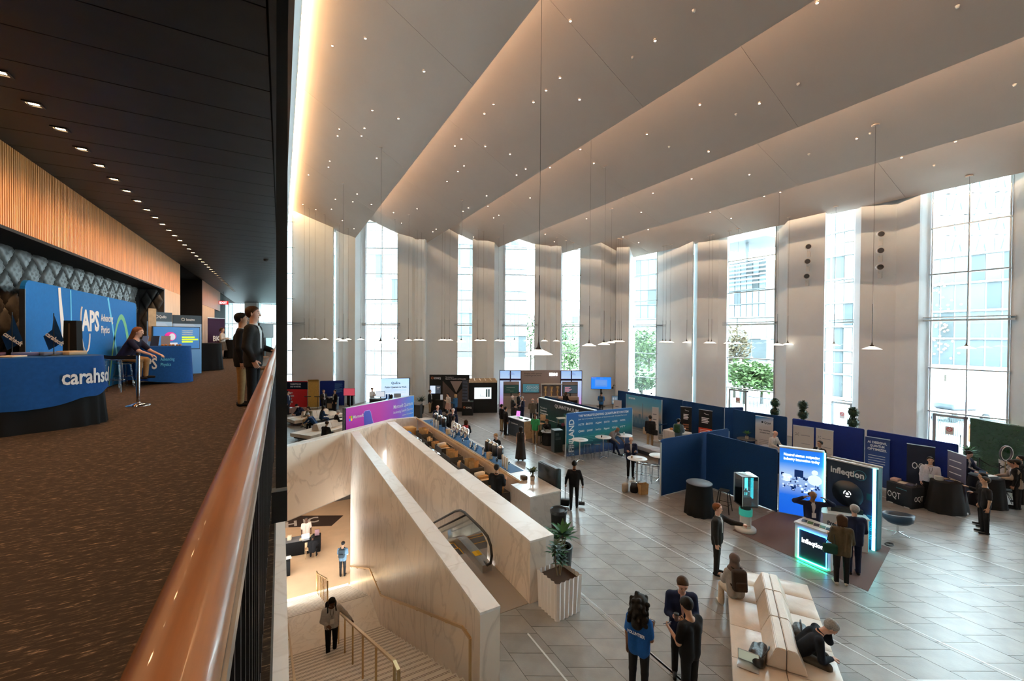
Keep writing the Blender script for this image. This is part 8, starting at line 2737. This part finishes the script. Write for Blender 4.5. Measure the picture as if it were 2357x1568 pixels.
for k,(px,z_,lab) in enumerate(((1690,31,'white slab bench outside, left of the first door'),(1752,31,'white slab bench outside, right of the first door'))):
	a = zc_xy(px,z_)
	t = thing('slab_bench',lab,'bench',(a.x,a.y,-.06),-.4)
	MB().box(-.8,.8,-.25,.25,.38,.5).build('seat',ext_m('bench_white',(.16,.16,.16)),t)
	for x in (-.65,.65): MB().box(x - .08,x + .08,-.22,.22,0,.38).build('leg',ext_m('bench_white',(.16,.16,.16)),t)
a = zc_xy(2249,24.5)
t = thing('orange_cabinet','orange street cabinet outside the wide right window','cabinet',(a.x,a.y,-.06),-.7)
MB().box(-.35,.35,-.3,.3,0,1.05).build('body',ext_m('orange_box',(.17,.045,.015)),t)
MB().box(-.38,.38,-.33,.33,1.05,1.12).build('lid',ext_m('bench_white',(.16,.16,.16)),t)
for px,z_,h,lab in ((1706,40,4.0,'white street post behind the first glass door'),(1771,41,6.3,'tall white street post right of the first door')):
	a = zc_xy(px,z_)
	t = thing('street_post',lab,'post',(a.x,a.y,-.06))
	MB().cyl((0,0,0),(0,0,h),.12,.1,10).build('shaft',ext_m('bench_white',(.16,.16,.16)),t)
	MB().box(-1.4,0,-.05,.05,h - .4,h - .2).build('arm',ext_m('bench_white',(.16,.16,.16)),t)
a = zc_xy(2205,31)
t = thing('parked_car','pale parked car under the atrium canopy','car',(a.x,a.y,-.06),-TH + .1)
MB().rbox(-2.1,2.1,-.8,.8,.3,.85,.12,2).build('body',ext_m('car_silver',(.11,.115,.12),.3),t)
MB().rbox(-1.2,1.0,-.7,.7,.85,1.4,.15,2).build('cabin',gl3,t)
for x in (-1.3,1.3):
	for y in (-.8,.8): MB().cyl((x,y - .1,.32),(x,y + .1,.32),.32,n=16).build('wheel',ext_m('tyre',(.015,.015,.015)),t)
# ---------------------------------------------------------------- people in the scene
BLK = (.010,.010,.012); NAVY = (.010,.016,.045); CHAR = (.022,.021,.021); KH = (.30,.20,.11); WHT = (.66,.65,.63); GRY = (.12,.11,.10); JEANS = (.03,.05,.10)
def who(label,px,py,deg,h=1.75,pose='stand',z=0.0,seat=None,dx=0,dy=0,pos=None,**k):
	"""px, py: top of the head in the photograph"""
	ps = dict(POSES[pose]); ps.update(k.get('over') or {})
	q = at(px,py,z + h*(.75 if ps.get('sit') else 1))
	if pos: q = Vector((*pos,0))
	f_ = math.atan2(-q.y,-q.x) + R(deg)
	s_ = h/1.75
	ln = ps.get('lean',0); hd = ps.get('head',0)
	if seat is not None or ps.get('sit'):
		zt = z + seat + .10*s_ + .56*s_*math.cos(ln) + .29*s_*math.cos(ln*.6 + hd)
		off = .56*s_*math.sin(ln) + .20*s_*math.sin(ln*.6 + hd)
	else:
		zt = z + h*1.005 - (.56*s_*(1 - math.cos(ln)) + .26*s_*(1 - math.cos(ln*.6 + hd)))
		off = .56*s_*math.sin(ln) + .22*s_*math.sin(ln*.6 + hd)
	p = at(px,py,zt)
	zc = (p - CAM).dot(FWD)
	if pos: p = Vector((*pos,zt)); off = 0; zc = (p - CAM).dot(FWD)
	loc = (p.x - off*math.cos(f_) + dx,p.y - off*math.sin(f_) + dy,z)
	pxh = 953*h/zc
	k.setdefault('vox',.013 if pxh > 150 else .018 if pxh > 85 else .024)
	return person(label,loc,f_,h,pose,seat=seat,**k)
def held(t,info,side,name,label,cat,builder,up=.0,fwd=.08):
	a,e,w = info['A'][side]
	d = nrm(np.array(w) - np.array(e))
	p = to_world(t,info,np.array(w) + d*fwd + np.array((0,0,up)))
	o = thing(name,label,cat,p,info['rz'])
	builder(o); return o
def phone(o):
	T = Matrix.Rotation(R(-50),4,'X')
	MB().rbox(-.037,.037,-.005,.005,-.075,.075,.004,1,mat=T).build('phone_body',black_steel,o)
	MB().box(-.033,.033,.0052,.0065,-.07,.07,mat=T).build('phone_screen',M('phone_glow',(.45,.5,.6),.2,emit=.7),o)
def bag_b(col):
	def f(o):
		mt = cloth('bag_%02d%02d%02d' % tuple(int(c*99) for c in col),col)
		MB().rbox(-.16,.16,-.06,.06,-.42,-.12,.05,3).build('bag_body',mt,o)
		MB().tube([(-.1,0,-.14),(-.07,0,0),(.07,0,0),(.1,0,-.14)],.012,6).build('handle',mt,o)
	return f
S = lambda c,n: ('suit',n,c)
t,i = who('woman with long curly black hair and blue volunteer shirt holding a phone',1476,1372,160,1.68,'phone1',skin='brown',hair=('curly','black'),top=('tee','volunteer_blue',(.012,.085,.30)),fem=True)
me = text_mesh('VOLUNTEER',.07,.30,.02); me.transform(Matrix.Translation((.15,.142,1.13)) @ Matrix.Rotation(PI,4,'Z') @ Matrix.Rotation(PI/2,4,'X')); me.materials.append(white); link('shirt_lettering',me,t)
held(t,i,'r','phone','phone held by the woman in the blue volunteer shirt','phone',phone,.03)
t,i = who('man in navy blazer with coffee cup facing the camera',1572,1331,12,1.80,'phone',skin='pink',hair=('short','brown'),top=S(NAVY,'navy_blazer'),head=.45,shirtV=(.45,.28,.26))
held(t,i,'r','coffee_cup','dark coffee cup held by the man in the navy blazer','cup',lambda o: (MB().lathe([(.03,-.05),(.042,.06),(.036,.06),(.028,-.04)],14).build('cup_body',M('cup_dark',(.10,.06,.05),.5),o),MB().lathe([(.044,.055),(.044,.07),(0,.075)],14).build('lid',black_steel,o)),.03)
held(t,i,'l','phone','bright phone held by the man in the navy blazer','phone',phone,.03)
t,i = who('man in black short-sleeved shirt seen from behind holding a phone',1578,1374,-130,1.76,'phone',skin='tan',hair=('short','black'),top=('tee','black_tee',BLK),lanyard=(.5,.35,.1),dx=.0)
held(t,i,'l','phone','dark phone held by the man in black','phone',phone,.03)
t,i = who('man in charcoal suit pointing towards the glass display pedestal',1652,1158,78,1.80,'point',skin='pink',hair=('short','ginger'),top=S(CHAR,'charcoal_suit'),legs=('trousers','charcoal',CHAR))
t,i = who('woman in taupe headscarf and grey sweater seated on the foreground sofa',1690,1276,205,1.64,'sit',seat=.40,skin='tan',hair=('hijab','black'),top=('sweater','light_grey',(.33,.30,.27)),legs=('wide','cream_trousers',(.58,.46,.34)),shoes=(.6,.55,.5),fem=True,over=dict(head=.1,lean=.12))
backpack(t,i,'backpack','dark brown backpack on the seated woman in the headscarf',(.035,.022,.015))
who('man in black shirt bent over on the sofa with a hand on his face',1916,1434,100,1.78,'sit_face',seat=.40,skin='pink',hair=('short','grey'),top=('shirt','black_shirt',(.010,.013,.02)),legs=('trousers','olive_grey',(.06,.05,.04)))
who('man in navy suit raising both hands to his head behind the booth counter',1872,1131,18,1.74,'glasses',skin='brown',hair=('fringe','black'),top=S(NAVY,'navy_suit'),legs=('trousers','navy',NAVY),lanyard=(.6,.6,.6))
who('man in navy suit leaning at the white booth desk, seen from behind',1967,1161,205,1.78,'talk',skin='pink',hair=('short','grey'),top=S(NAVY,'navy_suit'),legs=('trousers','navy',NAVY))
t,i = who('woman in olive blazer with a green shoulder bag at the booth counter',1937,1184,195,1.70,'talk',skin='light',hair=('bob','brown'),top=('jacket','olive_blazer',(.085,.062,.035)),fem=True,shoes=(.5,.45,.4),over=dict(head=.25))
o = thing('shoulder_bag','dark green shoulder bag of the woman in the olive blazer','bag',to_world(t,i,(.27,.16,.78)),i['rz'])
MB().rbox(-.15,.15,-.06,.06,0,.24,.05,3).build('bag_body',cloth('bag_green',(.012,.05,.04)),o)
MB().tube([(-.1,0,.2),(-.09,-.1,.5),(-.06,-.1,.62),(.0,-.05,.5),(.1,0,.2)],.010,6).build('strap',black_steel,o)
t,i = who('cleaner in black uniform with dustpan and broom seen from behind',1322,1060,178,1.66,'sweep',skin='brown',hair=('bun','black'),top=('shirt','black_uniform',BLK),fem=True,wide=1.12)
held(t,i,'l','dustpan','long-handled dustpan in the left hand of the cleaner','dustpan',lambda o: (MB().cyl((0,0,.1),(0,0,-.45),.012).build('handle',black_steel,o),MB().rbox(-.15,.15,-.1,.1,-.68,-.44,.04,2).build('pan',black_steel,o)))
held(t,i,'r','broom','long-handled broom in the right hand of the cleaner','broom',lambda o: (MB().tube([(0,0,.15),(.05,-.1,-.55)],.011,6).build('handle',black_steel,o),MB().rbox(-.06,.16,-.15,-.05,-.66,-.54,.02,2).build('brush',black_steel,o)))
t,i = who('bald man in dark suit looking at his phone at a cocktail table',1463,1009,8,1.78,'phone',skin='light',hair=('bald','grey'),top=S(NAVY,'navy_suit'),shirtV=(.6,.58,.55),dy=.25)
held(t,i,'l','phone','phone held by the bald man at the cocktail table','phone',phone,.03)
who('man in grey jacket bowed over while sitting on a clear stool',1408,982,50,1.78,'sit_bent',seat=.70,skin='brown',hair=('bald','black'),top=('jacket','grey_tweed',(.17,.15,.14)),legs=('trousers','navy',NAVY),over=dict(legs=[((.1,-1,-.35),(.02,.1,-1)),((.25,-.75,-1),(.05,-.55,-1))]),dy=-.45)
who('barista in black shirt working behind the coffee bar',1162,1065,165,1.76,'talk',skin='tan',hair=('short','black'),top=('shirt','black_uniform',BLK),dx=-.3)
who('woman with long black hair in black vest and long skirt',1199,981,175,1.66,'stand',skin='light',hair=('long','black'),top=('vest','black_vest',(.02,.016,.016)),legs=('long_skirt','black_skirt',(.025,.02,.02)),fem=True)
who('man in bright green shirt standing beside the dark counter',1232,951,-25,1.74,'stand',skin='brown',hair=('short','black'),top=('tee','bright_green',(.035,.30,.10)),legs=('trousers','khaki',KH),shoes=(.3,.3,.3))
who('woman sitting at the laptop table before the dark green wall',1265,968,-20,1.66,'sit',seat=.44,skin='light',hair=('long','ginger'),top=('sweater','black_knit',BLK),fem=True,dy=.3)
who('young man in black jacket and khaki trousers left of the dark counter',1155,930,120,1.72,'stand',skin='tan',hair=('short','black'),top=('sweater','black_knit',BLK),legs=('trousers','khaki',KH))
who('young man all in black left of the dark counter',1164,936,110,1.72,'stand',skin='tan',hair=('short','black'),top=('sweater','black_knit',BLK))
who('white-haired man in dark suit before the taupe booth wall',1180,910,100,1.78,'stand',skin='pink',hair=('fringe','white'),top=S(CHAR,'charcoal_suit'),legs=('trousers','charcoal',CHAR))
who('tall man in black suit gesturing before the taupe booth wall',1195,902,60,1.84,'talk',skin='light',hair=('short','black'),top=S(BLK,'black_suit'))
who('grey-haired man in navy suit talking before the taupe booth wall',1202,912,-60,1.78,'talk',skin='pink',hair=('short','grey'),top=S(NAVY,'navy_suit'),legs=('trousers','navy',NAVY),lanyard=(.6,.6,.6))
who('person in dark jacket bending beside the group at the taupe booth',1185,928,150,1.70,'stand',skin='tan',hair=('short','black'),top=('sweater','dark_knit',(.02,.02,.024)),legs=('trousers','khaki',KH))
who('balding man in brown tweed jacket seen from behind',1226,917,185,1.76,'talk',skin='pink',hair=('fringe','grey'),top=('jacket','brown_tweed',(.10,.08,.06)))
who('older man in black half hidden by the dark green wall',1239,917,-90,1.74,'stand',skin='pink',hair=('short','white'),top=('sweater','black_knit',BLK))
t,i = who('person in blue shirt with backpack facing the blue screen',1384,903,180,1.72,'phone',skin='tan',hair=('short','black'),top=('tee','mid_blue',(.02,.12,.33)))
backpack(t,i,'backpack','grey-blue backpack of the person at the blue screen',(.05,.07,.10))
who('person seated at the right workstation of the taupe booth',1303,903,150,1.70,'sit',seat=.6,skin='light',hair=('bob','brown'),top=('sweater','black_knit',BLK),fem=True)
t,i = who('man in black jacket and khaki trousers walking towards the skyline print',1497,955,175,1.78,'walk',skin='tan',hair=('short','black'),top=('jacket','black_jacket',BLK),legs=('trousers','khaki',KH))
o = thing('shoulder_bag','black shoulder bag of the man walking to the skyline print','bag',to_world(t,i,(-.26,.1,.72)),i['rz'])
MB().rbox(-.14,.14,-.06,.06,0,.28,.04,2).build('bag_body',cloth('bag_black',(.012,.012,.014)),o)
t,i = who('man with a green backpack standing at the cream-clothed table',1562,963,160,1.74,'talk',skin='light',hair=('short','black'),top=('sweater','slate_grey',(.10,.14,.17)))
backpack(t,i,'backpack','green backpack worn at the cream-clothed table',(.018,.055,.028))
who('bald man in a cream shirt looking down beside the pale banner',1796,996,55,1.78,'desk',skin='pink',hair=('fringe','white'),top=('shirt','cream_shirt',(.62,.58,.54)),legs=('trousers','navy',NAVY),dx=.2,dy=.3)
who('man in black suit with white lanyard before the second cream poster',1887,1014,-40,1.76,'stand',skin='tan',hair=('short','black'),top=S(BLK,'black_suit'),lanyard=(.65,.65,.65))
who('man in white shirt standing behind the black OQT table',2132,1055,5,1.76,'stand',skin='light',hair=('short','black'),top=('shirt','pale_lilac_shirt',(.60,.56,.62)),lanyard=(.05,.05,.06),dx=.4)
who('man in dark suit behind the right-edge round table',2268,1050,60,1.78,'desk',skin='light',hair=('short','black'),top=S(NAVY,'navy_suit'),lanyard=(.6,.6,.6),dx=.5,dy=.5)
who('heavy man in black shirt standing sideways at right with bare forearms',2268,1097,-70,1.76,'stand',skin='tan',hair=('short','black'),top=('tee','black_tee',BLK),wide=1.15)
who('man in black partly hidden behind the heavy man in black',2262,1088,-75,1.72,'talk',skin='tan',hair=('short','black'),top=('sweater','black_knit',BLK))
who('man in beige jacket leaning over the right-edge round table',2318,1062,-75,1.74,'desk',skin='tan',hair=('short','black'),top=('jacket','beige_jacket',(.30,.235,.18)),shirtV=(.6,.6,.6),dx=.45)
t,i = who('man with black backpack at the right edge',2340,1057,-100,1.76,'stand',skin='tan',hair=('short','black'),top=('sweater','black_knit',BLK))
backpack(t,i,'backpack','black backpack at the right edge of the view',(.012,.013,.016))
who('person in black farthest behind at the right edge',2349,1048,-70,1.78,'stand',skin='tan',hair=('short','black'),top=('sweater','black_knit',BLK))
who('bearded man in dark jacket and khaki trousers before the black booth',990,897,70,1.80,'stand',skin='light',hair=('short','brown'),top=('jacket','black_jacket',BLK),legs=('trousers','khaki',KH),lanyard=(.6,.6,.6))
who('woman in cream blouse and pink skirt before the black booth',1030,905,-50,1.68,'phone1',skin='light',hair=('bob','black'),top=('shirt','cream_blouse',(.60,.52,.46)),legs=('skirt','pink_skirt',(.40,.24,.20)),fem=True)
who('woman in blue denim jacket before the black booth',1048,907,-130,1.70,'talk',skin='light',hair=('bob','blond'),top=('jacket','denim',(.02,.07,.15)),legs=('trousers','navy',NAVY),fem=True)
who('balding man in dark suit drinking at the coffee bar',1008,933,20,1.80,'phone1',skin='pink',hair=('fringe','brown'),top=S(NAVY,'navy_suit'),legs=('trousers','navy',NAVY))
t,i = who('man in black with a black backpack at the coffee bar',1029,944,165,1.74,'stand',skin='tan',hair=('short','black'),top=('sweater','black_knit',BLK))
backpack(t,i,'backpack','black backpack in the coffee bar crowd',(.012,.013,.016))
who('white-haired man in dark suit at the coffee bar',1043,940,-20,1.80,'stand',skin='pink',hair=('short','white'),top=S(NAVY,'navy_suit'),legs=('trousers','navy',NAVY),shirtV=(.4,.2,.25))
who('woman in white top reaching for coffee',1044,956,100,1.66,'talk',skin='brown',hair=('bob','black'),top=('shirt','white_top',WHT),fem=True)
t,i = who('person in black with a red backpack at the coffee bar',1073,966,170,1.66,'talk',skin='light',hair=('bob','brown'),top=('jacket','black_jacket',BLK),fem=True)
backpack(t,i,'backpack','red and blue backpack at the coffee bar',(.35,.03,.03))
who('blond person in black bending over the near urns',1124,1000,-60,1.66,'desk',skin='light',hair=('short','blond'),top=('sweater','black_knit',BLK),dx=.35)
who('man in white shirt with crossed arms at the monitor desk',860,894,40,1.76,'crossed',skin='tan',hair=('short','black'),top=('shirt','white_shirt',WHT),dy=.6)
who('person with dark hair seen behind the purple banner',901,908,170,1.70,'stand',skin='light',hair=('bob','black'),top=('sweater','taupe_knit',(.2,.17,.15)))
who('man in dark suit explaining at the history booth desk',745,897,35,1.80,'talk',skin='light',hair=('short','brown'),top=S(CHAR,'charcoal_suit'),lanyard=(.6,.6,.6))
who('man in dark suit listening at the history booth desk',771,897,-60,1.80,'stand',skin='tan',hair=('short','black'),top=S(BLK,'black_suit'),lanyard=(.6,.6,.6))
who('person in dark clothes at the edge of the red panel',663,900,60,1.76,'stand',skin='light',hair=('short','black'),top=S(NAVY,'navy_suit'))
who('man in navy jacket bent over his phone on the farther lounge sofa',682,932,-70,1.76,'sit_bent',seat=.40,skin='light',hair=('short','black'),top=('jacket','navy_jacket',NAVY),legs=('trousers','navy',NAVY))
who('person in olive jacket and tan trousers on the farther lounge sofa',709,937,-50,1.70,'sit',seat=.40,skin='light',hair=('bob','brown'),top=('jacket','olive_tan',(.20,.17,.11)),legs=('trousers','tan',(.45,.28,.15)))
who('person with dark hair in navy shirt on the farther lounge sofa',746,935,110,1.68,'sit',seat=.40,skin='tan',hair=('long','black'),top=('shirt','navy_shirt',(.012,.03,.07)),legs=('trousers','jeans',JEANS),fem=True)
who('grey-haired man in blue shirt on the nearer lounge sofa',708,952,-120,1.74,'sit_bent',seat=.40,skin='tan',hair=('short','grey'),top=('shirt','dark_blue_shirt',(.012,.04,.11)))
who('man in black with dark jacket reclining on the nearer lounge sofa',779,945,100,1.74,'sit',seat=.40,skin='light',hair=('short','grey'),top=('jacket','black_jacket',BLK))
who('man in black sweater seated with his back to us behind the parapet',753,970,140,1.76,'sit',seat=.42,skin='tan',hair=('short','brown'),top=('sweater','charcoal_knit',(.025,.025,.027)))
who('person whose dark hair just shows above the marble parapet',692,1015,100,1.66,'sit',seat=.42,skin='tan',hair=('short','black'),top=('sweater','black_knit',BLK))
zs_ = stair_z(14.2)
t,i = who('man in pale shirt with backpack climbing the marble stairs by the brass railing',758,1379,5,1.76,'rail',z=stair_z(12.9),skin='dark',hair=('short','black'),top=('shirt','pale_blue_shirt',(.45,.43,.42)),lanyard=(.02,.02,.03),dx=.07)
STM = (t,i)
backpack(t,i,'backpack','dark backpack of the man on the stairs',(.015,.015,.018))
t,i = who('man in blue shirt with backpack looking at his phone on the lower level',790,1246,165,1.74,'phone',z=ZL,skin='light',hair=('short','black'),top=('tee','steel_blue',(.10,.16,.22)))
backpack(t,i,'backpack','slate backpack with pale straps on the lower level',(.03,.04,.05))
who('man in pink-white shirt standing behind the lower reception table',705,1190,5,1.78,'stand',z=ZL,skin='dark',hair=('short','black'),top=('tee','pale_pink_tee',(.62,.48,.40)))
who('receptionist in black seated at the lower reception table',720,1232,170,1.66,'sit',z=ZL,seat=.45,skin='dark',hair=('short','black'),top=('sweater','black_knit',BLK))
who('man in black suit standing by the balcony railing looking over the hall',583,704,72,1.82,'pockets',z=ZB,skin='pink',hair=('short','brown'),top=S(CHAR,'charcoal_suit'),legs=('trousers','black_suit_trousers',BLK),over=dict(arms=[((-.14,.1,-1),(.1,-.45,-1)),((.14,0,-1),(-.25,-.9,-.25))]))
who('man in dark jacket and khaki trousers mostly hidden behind the suited man',556,719,85,1.74,'stand',z=ZB,skin='tan',hair=('short','black'),top=('jacket','black_jacket',BLK),legs=('trousers','brown_khaki',(.24,.14,.06)))
who('long-haired person in dark shirt leaning on the society table',318,752,62,1.76,'lean',z=ZB,skin='light',hair=('long','ginger'),top=('tee','dark_navy_tee',(.014,.014,.03)),legs=('trousers','tan_trousers',(.34,.20,.09)),seat=.62,over=dict(sit=True,lean=.55,head=-.2),pos=(-3.42,13.7))
ghost_stool('clear acrylic stool under the long-haired person',Vector(PEOPLE[-1][0].location),.60)
who('woman in white blouse and dark skirt at the far balcony counter',498,757,70,1.68,'talk',z=ZB,skin='light',hair=('pony','brown'),top=('shirt','white_blouse',(.6,.56,.52)),legs=('skirt','brown_skirt',(.10,.08,.06)),fem=True,pos=(-2.75,27.2))
who('woman with dark hair behind the far balcony counter',520,765,-60,1.62,'talk',z=ZB,skin='tan',hair=('bob','black'),top=('shirt','blue_white_shirt',(.3,.4,.5)),fem=True,pos=(-1.75,28.7))
